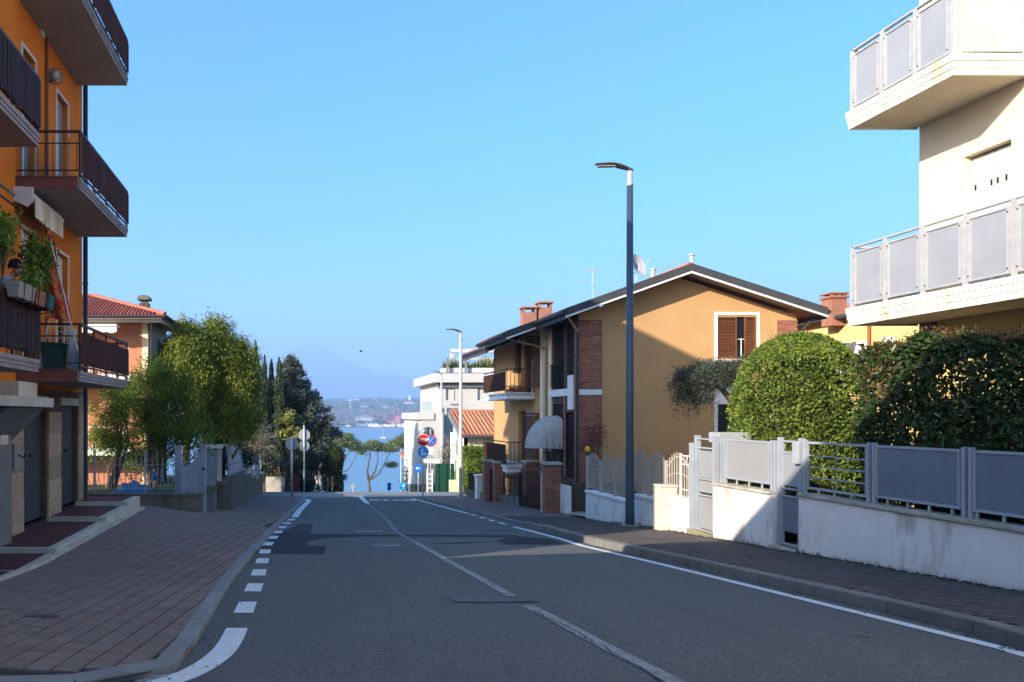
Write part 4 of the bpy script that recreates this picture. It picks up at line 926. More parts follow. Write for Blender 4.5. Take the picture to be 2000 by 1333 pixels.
MB().box(xf-.03,xf+.03,ys2[-1],ys2[-1]+.06,zB_+.002,zB_+.95).build('post', beige, pa); MB().box(xf-.03,xf+.03,ys[0]-.05,ys[0]+.0,zA+.002,zA+.9).build('post', beige, pa)
yl = thing('warning_lamp', 'yellow dome warning lamp on the far post of the arched beige fence', 'warning lamp', (xf, ys2[-1]+.2, .45))
MB().tube([(xf,ys2[-1]+.03,.385),(xf,ys2[-1]+.03,.47)], .035, 8).build('base', blackiron, yl); MB().ball((xf,ys2[-1]+.03,.55), .075, .075, .09).build('dome', mat('amber_plastic', (.75,.50,.01), None, rough=.35), yl, smooth=True)
# meter cabinet
mc = thing('meter_cabinet', 'beige plastic utility cabinet standing against the white wall in the sun', 'utility cabinet', (7.6, 17.0, plane(17)+.13))
cx0, cx1, cy0, cy1 = 7.58, 7.89, 16.75, 17.2
cx0, cx1, cy0, cy1 = PX(1288,17.0), PX(1324,17.0), 17.0, 17.3
zb = rz(7.7,17.05)-.02; zt = PZ(952, 17.0)
MB().box(cx0,cx1,cy0,cy1,zb,zt).build('body', cabinetm, mc, bevel=.012); MB().box(cx0-.012,cx1+.012,cy0-.02,cy1+.01,zt+.001,zt+.05).build('lid', cabinetm, mc, bevel=.015)
MB().box(cx0+.14,cx1-.012,cy0-.012,cy0-.001,zb+.08,zt-.03).build('door', cabinetm, mc, bevel=.004)
MB().prism([(cx0+.19,cy0-.014,zt-.42),(cx0+.27,cy0-.014,zt-.42),(cx0+.23,cy0-.014,zt-.35)], (0,.002,0)).build('warning_sticker', mat('sticker_yellow', (.8,.6,.05), None), mc)
# ================================================================ street lamps
def street_lamp(label, x, y, z0, z1, armL, r, m1, head=True, hs=1.0):
    l = thing('street_lamp', label, 'street lamp', (x, y, z0), 'street lamps down the right side')
    MB().tube([(x-.0,y,z0-.05),(x,y,z0+.25),(x,y,z0+2.2),(x,y,z1-.5)], [r*1.15,r*1.12,r*1.02,r*.78], 16).build('pole', m1, l, smooth=True)
    MB().tube([(x,y,z0+.0),(x,y,z0+.015)], r*2.2, 16).build('base_collar', galv, l)
    MB().tube([(x,y,z1-.499),(x,y,z1-.42),(x,y,z1-.41),(x,y,z1-.15)], [r*.85,r*.85,r*.68,r*.68], 14).build('spigot', galv, l, smooth=True)
    m_ = MB(); L_ = armL; n = 14; w = .13*hs
    for i in range(n+1):
        t = i/n; xx = x+.06-t*(L_+.06); zz = z1-.13+.16*math.sin(min(1,t*1.35)*math.pi/2)*1.0-(.02*max(0,t-.6)/.4)
        th = .07*(1-.55*t)*hs if t > .38 else .085*hs*(1-.1*t)*(.5+1.3*min(t,.38)/.38*.4)
        ww = w*(.55+.45*math.sin(min(1,t*1.2)*math.pi)) if t < .85 else w*.7
        for a, b in ((-1,-.5),(-.6,-1),(.6,-1),(1,-.5),(.7,.5),(-.7,.5)): m_.v.append((xx, y+a*ww, zz+b*th*.6))
    for i in range(n):
        for k in range(6): m_.f.append((i*6+k, i*6+(k+1)%6, (i+1)*6+(k+1)%6, (i+1)*6+k))
    m_.f.append(tuple(range(6))[::-1]); m_.f.append(tuple(range(n*6, n*6+6)))
    h = m_.build('lamp_head', lampgrey, l, smooth=False)
    MB().box(x-L_+.05,x-L_*.45,y-w*.6,y+w*.6,z1-.05,z1-.038).build('lens', mat('lamp_lens', (.35,.35,.33), None, rough=.3), h)
    return l
l1 = street_lamp('tall dark blue street lamp in the foreground before the ochre house', 7.60, 18.4, rz(7.6,18.4), PZ(322,18.4), .80, .088, polem)
for (dz, s) in ((5.84,1),(5.42,-1)):
    z = rz(7.6,18.4)+dz+.0; MB().bar((7.6+.06*s,18.4,z+.02),(7.6+.15*s,18.4,z-.0),.03,.012).build('bracket', galv, l1)
lgt = mat('lamp_pole_grey', (.42,.43,.45), (.38,.39,.41), 3, .5, metal=.2)
street_lamp('pale grey street lamp at the end of the right pavement before the junction', PX(900,37.0), 37.0, rz(7,37.0), PZ(644,37.0), .70, .085, lgt, hs=1.1)
street_lamp('grey street lamp beyond the junction in front of the white modern house', PX(862,52), 52, plane(52)-.3, PZ(727,52), .55, .08, lgt, hs=1.1)
street_lamp('grey street lamp further down above the green gates', PX(809,76), 76, plane(76), PZ(810,76), .9, .08, lgt, hs=1.4)
street_lamp('farthest small grey street lamp near the lake shore', PX(783,100), 100, plane(100), PZ(874,100), 1.0, .08, lgt, hs=1.6)
# ================================================================ ochre gable house
gh = thing('gable_house', 'ochre gable house with brick corners and brown shutters right of centre', 'house', (12.7, 30, -2))
HX0, HX1, HY = 9.06, 16.2, 26.0
wx0, wx1 = PX(1401,HY), PX(1478,HY); wz1 = PZ(616,HY); wz0 = PZ(700,HY)
lwz1, lwz0 = PZ(770,HY), PZ(880,HY)
def roofz(x): return 6.0-.357*abs(x-12.4) if x < 12.4 else 6.0-.325*(x-12.4)
m_ = MB()
eL, eR = roofz(HX0), roofz(HX1)
# gable wall: rectangular grid with holes up to the lower eave, then triangle
zE = min(eL, eR)-.02
wall_open(m_, lambda u, v, w: (u, HY+w, v), HX0, HX1, -2.5, zE, [(wx0,wx1,wz0,min(wz1,zE-.01)),(PX(1401,HY),PX(1455,HY),lwz0-.3,PZ(790,HY))], .18)
m_.add([(HX0,HY,zE),(HX1,HY,zE),(HX1,HY,eR),(12.4,HY,roofz(12.4)),(HX0,HY,eL)], [(0,1,2,3,4)])
m_.build('gable_wall', ochre, gh, fix=False)
# street side wall: near volume then ochre strip and far volume
m_ = MB(); wall_open(m_, lambda u, v, w: (HX0+w, u, v), HY, 29.2, -2.5, 4.8, [(26.35,27.2,2.9,4.7),(27.45,28.6,2.45,4.7),(26.3,27.3,-.6,1.6),(27.5,28.7,-.6,1.9)], .5); m_.build('street_wall', mortar, gh, fix=False)
m_ = MB(); wall_open(m_, lambda u, v, w: (HX0+.05+w, u, v), 29.2, 37.5, -2.5, 4.8, [(31.3,32.6,2.35,4.55),(33.0,34.0,2.35,4.55),(31.3,33.4,-.5,1.7)], .18); m_.build('far_street_wall', ochre, gh, fix=False)
MB().box(HX0-.06,HX0+.3,29.2,29.9,-2.5,4.8).build('ochre_pilaster', ochre, gh)
MB().quad((HX0,37.5,-2.5),(HX1,37.5,-2.5),(HX1,37.5,4.6),(HX0,37.5,4.6)).quad((HX1,HY,-2.5),(HX1,37.5,-2.5),(HX1,37.5,eR),(HX1,HY,eR)).build('back_wall', ochre, gh, fix=False)
# brick columns, course by course
def courses(x0, x1, z0, z1, name='brick_column', y=HY, t=.03, ax='y'):
    cst = MB(); z = z0; k = 0
    while z < z1-.03:
        h = .07; L0 = .25; a = x0-(.125 if k % 2 else 0)
        while a < x1:
            p, q = max(a, x0)+.005, min(a+L0, x1)-.005
            if q-p > .02:
                j = random.uniform(0,.006)
                if ax == 'y': cst.box(p,q,y-t-j,y-.002,z+.007,min(z+h,z1)-.007)
                else: cst.box(y-t-j,y-.002,p,q,z+.005,min(z+h,z1)-.005)
            a += L0
        z += h; k += 1
    root = MB().box(*((x0,x1,y-t+.006,y-.001) if ax == 'y' else (y-t+.006,y-.001,x0,x1)),z0,z1).build(name, mortar, gh)
    cst.build('brick_courses', brick, root, kind='stuff'); return root
wb0, wb1 = PZ(772,HY), PZ(761,HY)
bx = PX(1175,HY)
courses(HX0-.02, bx, -2.2, wb0-.0); courses(HX0-.02, bx, wb1, 4.62)
MB().box(HX0-.03,bx,HY-.045,HY-.001,wb0+.003,wb1-.003).build('white_band', white, gh)
courses(PX(1518,HY), HX1+.02, 1.5, roofz(HX1)-.15)
courses(HY, 26.33, -2.2, 4.7, y=HX0, ax='x'); courses(28.62, 29.19, 2.4, 4.7, y=HX0, ax='x'); courses(27.22, 27.43, -1, 2.4, y=HX0, ax='x')
MB().box(HX0-.06,HX0-.002,26.34,29.19,wb0,wb1+.06).build('white_band', white, gh)
MB().box(HX0-.05,HX0-.002,26.4,26.95,1.7,2.85).build('white_panel', white, gh); MB().box(HX0-.05,HX0-.002,28.72,29.18,.2,4.6).build('white_column', cream, gh); MB().box(HX0-.22,HX0-.002,29.2,29.5,-.8,4.72).build('cream_column', cream, gh)
# windows with louvred shutters in the gable
def shutter(parent, x0, x1, z0, z1, y, m, ang=0.0):
    sh = MB().box(x0,x0+.05,y-.04,y,z0,z1).box(x1-.05,x1,y-.04,y,z0,z1).box(x0+.051,x1-.051,y-.04,y,z0,z0+.07).box(x0+.051,x1-.051,y-.04,y,z1-.07,z1).build('shutter', m, parent)
    sl_ = MB(); z = z0+.08
    while z < z1-.1: sl_.hexa([(x0+.052,y-.035,z),(x1-.052,y-.035,z),(x1-.052,y-.005,z+.025),(x0+.052,y-.005,z+.025),(x0+.052,y-.035,z+.012),(x1-.052,y-.035,z+.012),(x1-.052,y-.005,z+.037),(x0+.052,y-.005,z+.037)]); z += .048
    sl_.build('louvre_slats', m, sh, kind='stuff'); return sh
wf = MB().box(wx0-.10,wx0-.002,HY-.03,HY-.001,wz0-.05,wz1+.10).box(wx1+.002,wx1+.10,HY-.03,HY-.001,wz0-.05,wz1+.10).box(wx0-.001,wx1+.001,HY-.03,HY-.001,wz1+.002,wz1+.10).build('window', white, gh)
MB().box(wx0-.14,wx1+.14,HY-.10,HY-.001,wz0-.12,wz0-.052).build('sill', white, wf); MB().box(wx0,wx1,HY+.10,HY+.13,wz0,wz1).build('pane', glassd, wf)
mid0, mid1 = PX(1440,HY), PX(1455,HY)
shutter(wf, wx0+.02, mid0, wz0, wz1-.03, HY+.05, woodsh); shutter(wf, mid1, wx1-.02, wz0, wz1-.03, HY+.06, woodsh)
MB().bar(((mid0+mid1)/2,HY+.0,wz0+.05),((mid0+mid1)/2,HY+.0,wz0+.65),.02).bar(((mid0+mid1)/2-.1,HY,wz0+.62),((mid0+mid1)/2+.1,HY,wz0+.62),.02).build('window_stay', whitemetal, wf)
wf2 = MB().box(wx0-.10,wx0-.002,HY-.03,HY-.001,lwz0-.3,PZ(770,HY)+.3).box(PX(1455,HY)+.002,PX(1455,HY)+.1,HY-.03,HY-.001,lwz0-.3,PZ(770,HY)+.3).build('window', white, gh)
MB().box(wx0,PX(1455,HY),HY-.03,HY-.001,PZ(790,HY)+.002,PZ(770,HY)+.3).build('lintel', white, wf2); MB().box(wx0,PX(1455,HY),HY+.1,HY+.13,lwz0-.3,PZ(790,HY)).build('pane', glassd, wf2)
m_ = MB()
for k in range(12): x = wx0+.03+k*.075; m_.bar((x,HY+.02,lwz0-.3),(x,HY+.02,PZ(855,HY)),.015)
m_.build('window_bars', blackiron, wf2)
# street side openings: shutters coloured near black as unlit window voids, panes
def sidewin(y0, y1, z0, z1, m, n=2, lab='window'):
    w = MB().box(HX0+.35,HX0+.38,y0,y1,z0,z1).build(lab, glassd, gh)
    for k in range(n):
        a = y0+(y1-y0)*k/n+.01; b = y0+(y1-y0)*(k+1)/n-.01; s_ = MB().box(HX0+.05,HX0+.09,a,b,z0+.02,z1-.02).build('shutter', m, w)
        sl_ = MB(); z = z0+.1
        while z < z1-.12: sl_.box(HX0+.035,HX0+.049,a+.05,b-.05,z,z+.03); z += .055
        sl_.build('louvre_slats', m, s_, kind='stuff')
sidewin(26.36,27.19,2.92,4.68,woodsh_void,1); sidewin(26.31,27.29,-.58,1.58,woodsh_void,1); sidewin(27.51,28.69,-.58,1.88,woodsh_void)
sidewin(27.46,28.59,2.47,4.68,woodsh_void)
m_ = MB().bar((HX0-.1,27.45,3.3),(HX0-.1,28.6,3.3),.04)
for k in range(9): m_.bar((HX0-.1,27.47+k*.14,2.5),(HX0-.1,27.47+k*.14,3.3),.02)
m_.build('window_railing', blackiron, gh)
# open wooden shutters seen edge-on beside the balcony doors (facing the camera)
for (x0, x1, y, z0, z1) in ((8.55,9.08,30.35,2.55,4.55),(8.5,9.08,30.5,-.45,1.6)):
    shutter(gh, x0, x1, z0, z1, y, woodsh)
for y0, y1, z0, z1 in ((31.3,32.6,2.35,4.55),(33.0,34.0,2.35,4.55),(31.3,33.4,-.5,1.7)): MB().box(HX0+.2,HX0+.22,y0,y1,z0,z1).build('window', glassd, gh)
# roof
def slope(name, xr, zr, xe, ze, y0, y1, th=.12, m=tile):
    return MB().hexa([(xe,y0,ze-th),(xr,y0,zr-th),(xr,y1,zr-th),(xe,y1,ze-th),(xe,y0,ze),(xr,y0,zr),(xr,y1,zr),(xe,y1,ze)]).build(name, m, gh)
RZ = 6.28
def sl_at(x): return RZ-.357*(12.4-x) if x < 12.4 else RZ-.325*(x-12.4)
slope('roof', 12.4, RZ, 8.4, sl_at(8.4), 25.3, 28.6); slope('roof', 12.4, RZ-.002, 7.35, sl_at(7.35), 28.6, 33.2); slope('roof', 12.4, RZ-.22, 7.75, sl_at(7.75)-.22, 33.2, 38.3)
slope('roof', 12.4, RZ, 16.75, sl_at(16.75), 25.3, 33.2); slope('roof', 12.4, RZ-.22, 16.75, sl_at(16.75)-.22, 33.2, 38.3)
def tiles(xr, xe, y0, y1, dz=0):
    m_ = MB(); y = y0+.1
    while y < y1:
        m_.tube([(xr,y,sl_at(xr)+.03+dz),(xe,y,sl_at(xe)+.03+dz)], .05, 6); y += .22
    m_.build('roof_tiles', tile, gh, kind='stuff')
tiles(12.4, 8.45, 25.5, 28.6); tiles(12.4, 7.4, 28.6, 33.2); tiles(12.4, 16.7, 25.5, 33.2); tiles(12.4,7.8,33.2,38.3,-.22)
MB().tube([(12.4,25.35,RZ+.03),(12.4,33.2,RZ+.03)], .10, 8).build('ridge_tiles', tile, gh)
def verge(xe, y, d=.26, dz=0):
    for nm, m, o0, o1, yy, t in (('verge_board', roofdark, -.17, .07, y-.05, .05), ('verge_trim', white, -.24, -.175, y-.04, .04)):
        x0, x1 = (12.4, xe); z0, z1 = sl_at(12.4)+dz, sl_at(xe)+dz
        MB().hexa([(x0,yy,z0+o0),(x1,yy,z1+o0),(x1,yy+t,z1+o0),(x0,yy+t,z0+o0),(x0,yy,z0+o1),(x1,yy,z1+o1),(x1,yy+t,z1+o1),(x0,yy+t,z0+o1)]).build(nm, m, gh)
verge(8.4, 25.3); verge(16.75, 25.3); verge(7.35, 28.55); verge(7.75, 33.15, dz=-.22)
for xe, y0, y1, dz in ((8.4,25.3,28.55,0),(7.35,28.6,33.1,0),(7.75,33.2,38.3,-.22),(16.75,25.3,38.3,0)):
    z = sl_at(xe)+dz; s = -1 if xe < 12 else 1
    MB().tube([(xe+.05*s,y0,z-.06),(xe+.05*s,y1,z-.06)], .075, 8).build('gutter', darkpipe, gh)
    MB().box(min(xe,xe-.02*s),max(xe,xe-.02*s),y0,y1,z-.28,z-.125).build('eave_board', roofdark, gh)
for x0, x1, y0, y1, dz in ((8.42,HX0-.02,25.35,28.6,0),(7.37,HX0-.02,28.62,33.1,0),(7.77,HX0-.02,33.22,38.2,-.22)):
    z0 = sl_at(x0)-.30+dz+.15; MB().quad((x0,y0,z0),(x1,y0,z0+.357*(x1-x0)*.9),(x1,y1,z0+.357*(x1-x0)*.9),(x0,y1,z0)).build('soffit', soffit, gh, fix=False)
MB().quad((8.42,25.34,sl_at(8.42)-.14),(12.4,25.34,RZ-.14),(12.4,25.98,RZ-.14),(8.42,25.98,sl_at(8.42)-.14)).quad((12.4,25.34,RZ-.14),(16.7,25.34,sl_at(16.7)-.14),(16.7,25.98,sl_at(16.7)-.14),(12.4,25.98,RZ-.14)).build('soffit', soffit, gh, fix=False)
MB().tube([(16.85,25.6,4.72),(16.6,25.9,4.6),(16.28,25.95,4.2),(16.28,25.95,-1)], .05, 8).build('drain_pipe', darkpipe, gh)
MB().tube([(HX0-.06,25.95,4.7),(HX0-.06,25.95,-1.6)], .055, 8).build('drain_pipe', darkpipe, gh)
MB().tube([(7.4,28.8,sl_at(7.35)-.1),(7.55,28.9,sl_at(7.35)-.2),(8.95,29.1,3.95),(8.95,29.12,3.7),(8.95,29.12,-1.6)], .045, 8).build('drain_pipe', mat('beige_pipe', (.30,.22,.15), None, rough=.6), gh)
MB().tube([(8.45,25.5,sl_at(8.4)-.1),(8.6,25.6,sl_at(8.4)-.22),(9.0,25.93,4.25)], .045, 8).build('drain_pipe', MATS['beige_pipe'], gh)
# chimneys like small brick tables
for (px, py, y) in ((1035,602,36),(1066,592,36)):
    x = PX(px,y); z = PZ(py,y); c = MB().box(x-.30,x-.22,y,y+.12,z-.2,z).box(x+.22,x+.30,y,y+.12,z-.2,z).box(x-.30,x-.22,y+.4,y+.5,z-.2,z).box(x+.22,x+.30,y+.4,y+.5,z-.2,z).box(x-.3,x+.3,y,y+.5,z-1.1,z-.19).build('chimney', mat('chimney_brick', (.30,.15,.11), (.24,.12,.09), 6, .9), gh); MB().box(x-.36,x+.36,y-.08,y+.6,z+.002,z+.06).build('cap', brick, c)
x, z = PX(1351,27), PZ(500,27); c = MB().tube([(x,27,z-.4),(x,27,z)], .07, 8).build('flue_pipe', galv, gh); MB().tube([(x,27,z+.002),(x,27,z+.05)], .11, 8).build('cap', galv, c)
x, z = PX(1275,29), PZ(528,29); c = MB().tube([(x,29,z-.5),(x,29,z)], .08, 8).build('flue_pipe', galv, gh); MB().tube([(x,29,z+.002),(x,29,z+.05)], .13, 8).build('cap', galv, c)
MB().tube([(PX(1351,27),27,PZ(503,27)),(x,29,z-.05)], .012, 4).build('stay_wire', galv, gh)
# balconies with brown cloth
for z, lab in ((2.14,'upper brown screened balcony of the ochre house with flower pots'),(-.72,'lower brown screened balcony of the ochre house')):
    b = thing('house_balcony', lab, 'balcony', (8, 32.5, z), 'balconies of the ochre house')
    x0 = 8.0; y0, y1 = 31.0, 34.8
    MB().box(x0,HX0+.04,y0,y1,z,z+.2).build('slab', white, b); MB().box(x0-.06,HX0+.04,y0-.06,y1,z+.202,z+.26).build('slab_top', white, b)
    zt = z+1.18
    MB().bar((x0,y0,zt),(x0,y1,zt),.04).build('top_rail', blackiron, b); MB().bar((x0,y0,zt),(HX0,y0,zt),.04).build('top_rail', blackiron, b); MB().bar((x0,y0,z+.36),(HX0,y0,z+.36),.02).build('rail', blackiron, b)
    for k in range(8): x = x0+k*.15; MB().bar((x,y0,z+.15),(x,y0,zt),.018).build('baluster', blackiron, b)
    m_ = MB(); y = y0+.05
    while y < y1: m_.box(x0-.04,x0-.028,y,y+.085,z+.34,zt-.1); y += .09
    m_.build('fabric_screen', clothbrown, b)
for k, (x, y) in enumerate(((8.25,31.2),(8.5,31.2),(8.75,31.25))):
    p = thing('flower_pot', ['left','middle','right'][k]+' terracotta flower pot behind the bars of the upper house balcony', 'flower pot', (x, y, 2.4), 'pots on the house balcony')
    MB().tube([(x,y,2.402),(x,y,2.62)], [.08,.12], 10).build('pot', mat('pot_clay', (.42,.15,.07), None, rough=.8), p)
ccA = thing('canopy_awning', 'rounded white dome awning over the ground floor window of the ochre house', 'awning', (8.4, 27.6, .8))
m_ = MB(); n = 10; mseg = 7; ax_, ay0, ay1 = HX0-.02, 27.35, 29.1
for j in range(n+1):
    th = math.pi/2*j/n
    for i in range(mseg*2+1):
        u = i/(mseg*2); yy = ay0+(ay1-ay0)*u; bul = math.sin(u*math.pi)**.35
        rad = 1.05*(.75+.25*bul); m_.v.append((ax_-rad*math.cos(th)*bul*1.0-.05, yy, .35+1.15*math.sin(th)*(.8+.2*bul)))
w_ = mseg*2+1
for j in range(n):
    for i in range(mseg*2): m_.f.append((j*w_+i, j*w_+i+1, (j+1)*w_+i+1, (j+1)*w_+i))
m_.build('canvas', mat('awning_canvas', (.40,.40,.38), (.33,.33,.32), 5, .9), ccA, smooth=True, fix=False)
for k in range(4): y = ay0+.1+(ay1-ay0-.2)*k/3; MB().tube([(ax_-.05,y,.35),(ax_-.75,y,.38)], .012, 5).build('rib', galv, ccA)
# dish and aerial
sd = thing('satellite_dish', 'grey satellite dish on the ochre house roof right of the lamp pole', 'satellite dish', (PX(1238,28), 28, 5.8))
c = Vector((PX(1243,28), 28, PZ(520,28))); m_ = MB(); ax_v = Vector((.45,-.8,.3)).normalized(); u_ = ax_v.cross(Vector((0,0,1))).normalized(); v_ = u_.cross(ax_v)
m_.v.append(tuple(c)); 
for j in range(1,5):
    for k in range(20): a = 2*math.pi*k/20; rr = .42*j/4; m_.v.append(tuple(c+u_*rr*math.cos(a)*.85+v_*rr*math.sin(a)+ax_v*(.10*(j/4)**2)))
for k in range(20): m_.f.append((0,1+k,1+(k+1)%20))
for j in range(3):
    for k in range(20): m_.f.append((1+j*20+k,1+j*20+(k+1)%20,1+(j+1)*20+(k+1)%20,1+(j+1)*20+k))
m_.build('dish', mat('dish_grey', (.42,.42,.43), None, rough=.5), sd, smooth=True, fix=False)
MB().tube([c-v_*.4+ax_v*.1, c+ax_v*.48-v_*.1], .012, 5).build('feed_arm', galv, sd); MB().ball(tuple(c+ax_v*.5-v_*.08), .04).build('receiver', galv, sd); MB().tube([c, (c.x,c.y,5.35)], .02, 6).build('mast', galv, sd)
an = thing('roof_aerial', 'thin television aerial on the roof of the ochre house against the sky', 'aerial', (PX(1157,34), 34, 5))
xa = PX(1157,34); MB().tube([(xa,34,4.9),(xa,34,PZ(524,34))], .015, 5).build('mast', galv, an)
m_ = MB(); z = PZ(526,34); m_.bar((xa-.3,34,z),(xa+.15,34,z),.015)
for k in range(5): m_.bar((xa-.28+k*.1,33.8,z),(xa-.28+k*.1,34.2,z),.01); m_.bar((xa-.28+k*.1,34,z-.08),(xa-.28+k*.1,34,z+.08),.01)
z = PZ(552,34); m_.bar((xa-.35,34,z),(xa+.25,34,z),.015)
for k in range(6): m_.bar((xa-.33+k*.11,33.8,z),(xa-.33+k*.11,34.2,z),.01)
m_.build('antenna_elements', galv, an)
# ================================================================ yellow house behind
yh = thing('yellow_house', 'yellow house with tiled roof seen between the ochre house and cream building', 'house', (22, 28, -1))
YX = 18.7; wins = []
m_ = MB(); hol = []
for a, b in ((1672,1690),(1729,1741),(1640,1655)):
    hol.append((YX*F/(b-CX), YX*F/(a-CX), 2.7, 3.9))
wall_open(m_, lambda u, v, w: (YX+w, u, v), 20.0, 33.0, -2, 4.86, hol, .25); m_.build('wall', yellow, yh, fix=False)
for h in hol:
    w_ = MB().box(YX-.03,YX-.001,h[1]+.002,h[1]+.14,2.6,4.0).box(YX-.03,YX-.001,h[0]-.14,h[0]-.002,2.6,4.0).box(YX-.03,YX-.001,h[0],h[1],3.902,4.0).build('window', white, yh); MB().box(YX+.15,YX+.18,h[0],h[1],2.7,3.9).build('pane', glassd, w_); MB().box(YX-.02,YX+.148,h[1]-.04,h[1]-.001,2.7,3.9).build('reveal', white, w_)
MB().hexa([(YX-.28,19.7,4.80),(24,19.7,6.3),(24,33.3,6.3),(YX-.28,33.3,4.80),(YX-.28,19.7,4.94),(24,19.7,6.44),(24,33.3,6.44),(YX-.28,33.3,4.94)]).build('roof', tile, yh)
m_ = MB(); y = 19.8
while y < 33.2: m_.tube([(YX-.26,y,4.98),(24,y,6.48)], .05, 6); y += .22
m_.build('roof_tiles', tile, yh, kind='stuff')
MB().tube([(YX-.34,19.7,4.88),(YX-.34,33.3,4.88)], .08, 8).build('gutter', roofdark, yh)
yy = YX*F/(1702-CX); MB().tube([(YX-.08,yy,4.5),(YX-.08,yy,-1)], .05, 8).build('drain_pipe', mat('rust_pipe', (.25,.09,.04), None, rough=.6), yh)
x, z = PX(1628,27.6), PZ(578,27.6)
c = MB().box(x-.26,x+.26,27.3,27.85,4.6,z-.12).build('chimney', brick, yh); MB().box(x-.31,x+.31,27.25,27.9,z-.119,z-.04).build('cap', brick, c)
for k in range(3): MB().box(x-.26+k*.2,x-.14+k*.2,27.3,27.42,z-.039,z+.02).build('cap_brick', brick, c)
MB().box(x-.31,x+.31,27.25,27.9,z+.021,z+.07).build('cap', brick, c)
# ================================================================ unseen house added left of and behind the camera, shaped to shade the street
nb = thing('shade_house', 'unseen added house with sloping roof, shaped to shade the street', 'house', (-9, -8, 0))
XN = -4.5
prof = [(-34,-.5),(-34,9.45),(-.75,9.45),(3.6,6.12),(4.95,5.1),(6.15,3.75),(7.2,2.9),(7.2,-.8)]
MB().prism([(XN,y,z) for y, z in prof], (-9,-3.6,0)).build('wall', cream, nb)
MB().hexa([(XN-9,-37.6,9.46),(XN-9,-4.4,9.46),(XN+.01,-.8,9.46),(XN+.01,-34,9.46),(XN-9,-37.6,9.6),(XN-9,-4.4,9.6),(XN+.01,-.8,9.6),(XN+.01,-34,9.6)]).build('roof', tile, nb)
MB().box(XN+.002,XN+.05,-6,-4.8,4.2,5.8).build('window', glassd, nb)
# ================================================================ right side beyond the ochre fence: piers, gates, dark railings
def post_thing(name, label, cat, x0, x1, y0, y1, z0, z1, m, capm=None, group=None, capo=.04, bricks=False):
    t = thing(name, label, cat, ((x0+x1)/2, (y0+y1)/2, z0), group)
    MB().box(x0,x1,y0,y1,z0,z1).build('shaft', m, t, bevel=.008)
    if bricks:
        m_ = MB(); z = z0+.01; k = 0
        while z < z1-.05:
            for a in (0,.5):
                xa = x0+(x1-x0)*a+(.0); xb = x0+(x1-x0)*(a+.5); m_.box(xa+.005,xb-.005,y0-.012-random.uniform(0,.004),y0-.001,z+.005,z+.065)
            m_.box(x0-.012,x0-.001,y0+.01,y1-.01,z+.005,z+.065); z += .075; k += 1
        m_.build('brick_courses', brick, t, kind='stuff')
    MB().box(x0-capo,x1+capo,y0-capo,y1+capo,z1+.002,z1+.09).build('cap', capm or coping, t, bevel=.01)
    return t
# retaining wall and driveway between the ochre fence and the brick gate pier
MB().box(8.12,10.5,24.9,25.1,-2.2,PZ(944,24.9)).build('retaining_wall', mat('dark_wall', (.10,.085,.065), (.07,.06,.05), 3, .95, .5, 40), None, label='dark weathered retaining wall beside the brick gate pier', category='wall')
MB().box(8.0,8.11,23.9,24.9,-2.2,PZ(948,24.3)).build('pale_wall_end', wallwhite, None, label='narrow pale wall end beside the brick gate pier', category='wall')
sheet('driveway', 7.98, 8.11+2.4, [22.1,23.5,24.9], lambda x, y: plane(y)+.08, mat('driveway_concrete', (.38,.37,.35), (.33,.32,.30), 2, .9), 1)
hedge_d = None
zt = PZ(908,24.9)
post_thing('brick_pier', 'brick gate pier with wide stone cap left of the dark retaining wall', 'gate pier', PX(1066,24.6), PX(1096,24.6), 24.6, 25.0, -1.9, zt, mortar, coping, bricks=True)
post_thing('house_brick_pier', 'brick pier with planter ledge between gate and lower balcony', 'gate pier', PX(1028,29.0), PX(1055,29.0), 29.0, 29.5, -2.2, PZ(905,29), mortar, coping, bricks=True)
dg = thing('driveway_gate', 'black wrought iron gate standing ajar beside the brick gate pier', 'gate', (7.9, 27, -1.8))
for y in (25.2, 28.6): MB().bar((7.85,y,plane(y)+.08),(7.85,y,PZ(922,y)),.06).build('gate_post', blackiron, dg)
for z in (-1.45,-.95,-.45): MB().bar((7.85,25.2,z),(7.85,28.6,z-.12),.03).build('rail', blackiron, dg)
vb = MB().bar((0,0,0),(0,0,1.35),.02).mesh('bar', blackiron)
for k in range(16): y = 25.4+k*.2; piece('bar', vb, dg, (7.85, y, -1.68-.03*k*.2))
MB().tube([(7.85,25.2,-.42),(7.85,26.4,-.2),(7.85,27.4,-.2),(7.85,28.6,-.5)], .02, 5).build('top_curve', blackiron, dg)
wp = post_thing('white_post', 'thin pale post beside the black wrought iron gate', 'post', PX(1059,25.0), PX(1066,25.0)+.0, 25.06, 25.14, -1.6, -.35, white)
def dark_rail(label, y0, y1, nb_):
    t = thing('iron_railing', label, 'railing', (7.95, (y0+y1)/2, plane((y0+y1)/2)), 'black iron railings on low walls')
    MB().hexa([(7.9,y0,plane(y0)-.3),(8.12,y0,plane(y0)-.3),(8.12,y1,plane(y1)-.3),(7.9,y1,plane(y1)-.3),(7.9,y0,plane(y0)+.38),(8.12,y0,plane(y0)+.38),(8.12,y1,plane(y1)+.38),(7.9,y1,plane(y1)+.38)]).build('base_wall', concrete, t)
    for dz in (.55,1.05): MB().bar((8.0,y0,plane(y0)+dz),(8.0,y1,plane(y1)+dz),.03).build('rail', blackiron, t)
    bm_ = MB().bar((0,0,.39),(0,0,1.2),.028).mesh('bar', blackiron)
    for k in range(nb_): y = y0+(y1-y0)*(k+.5)/nb_; piece('bar', bm_, t, (8.0, y, plane(y)))
dark_rail('black iron railing between driveway gate and brick gateway of the ochre house', 28.8, 31.6, 14)
dark_rail('black iron railing between brick gateway and white post', 33.2, 35.2, 10)
dark_rail('black iron railing beyond the white post near the junction', 35.9, 38.2, 12)
zc = PZ(903,32)
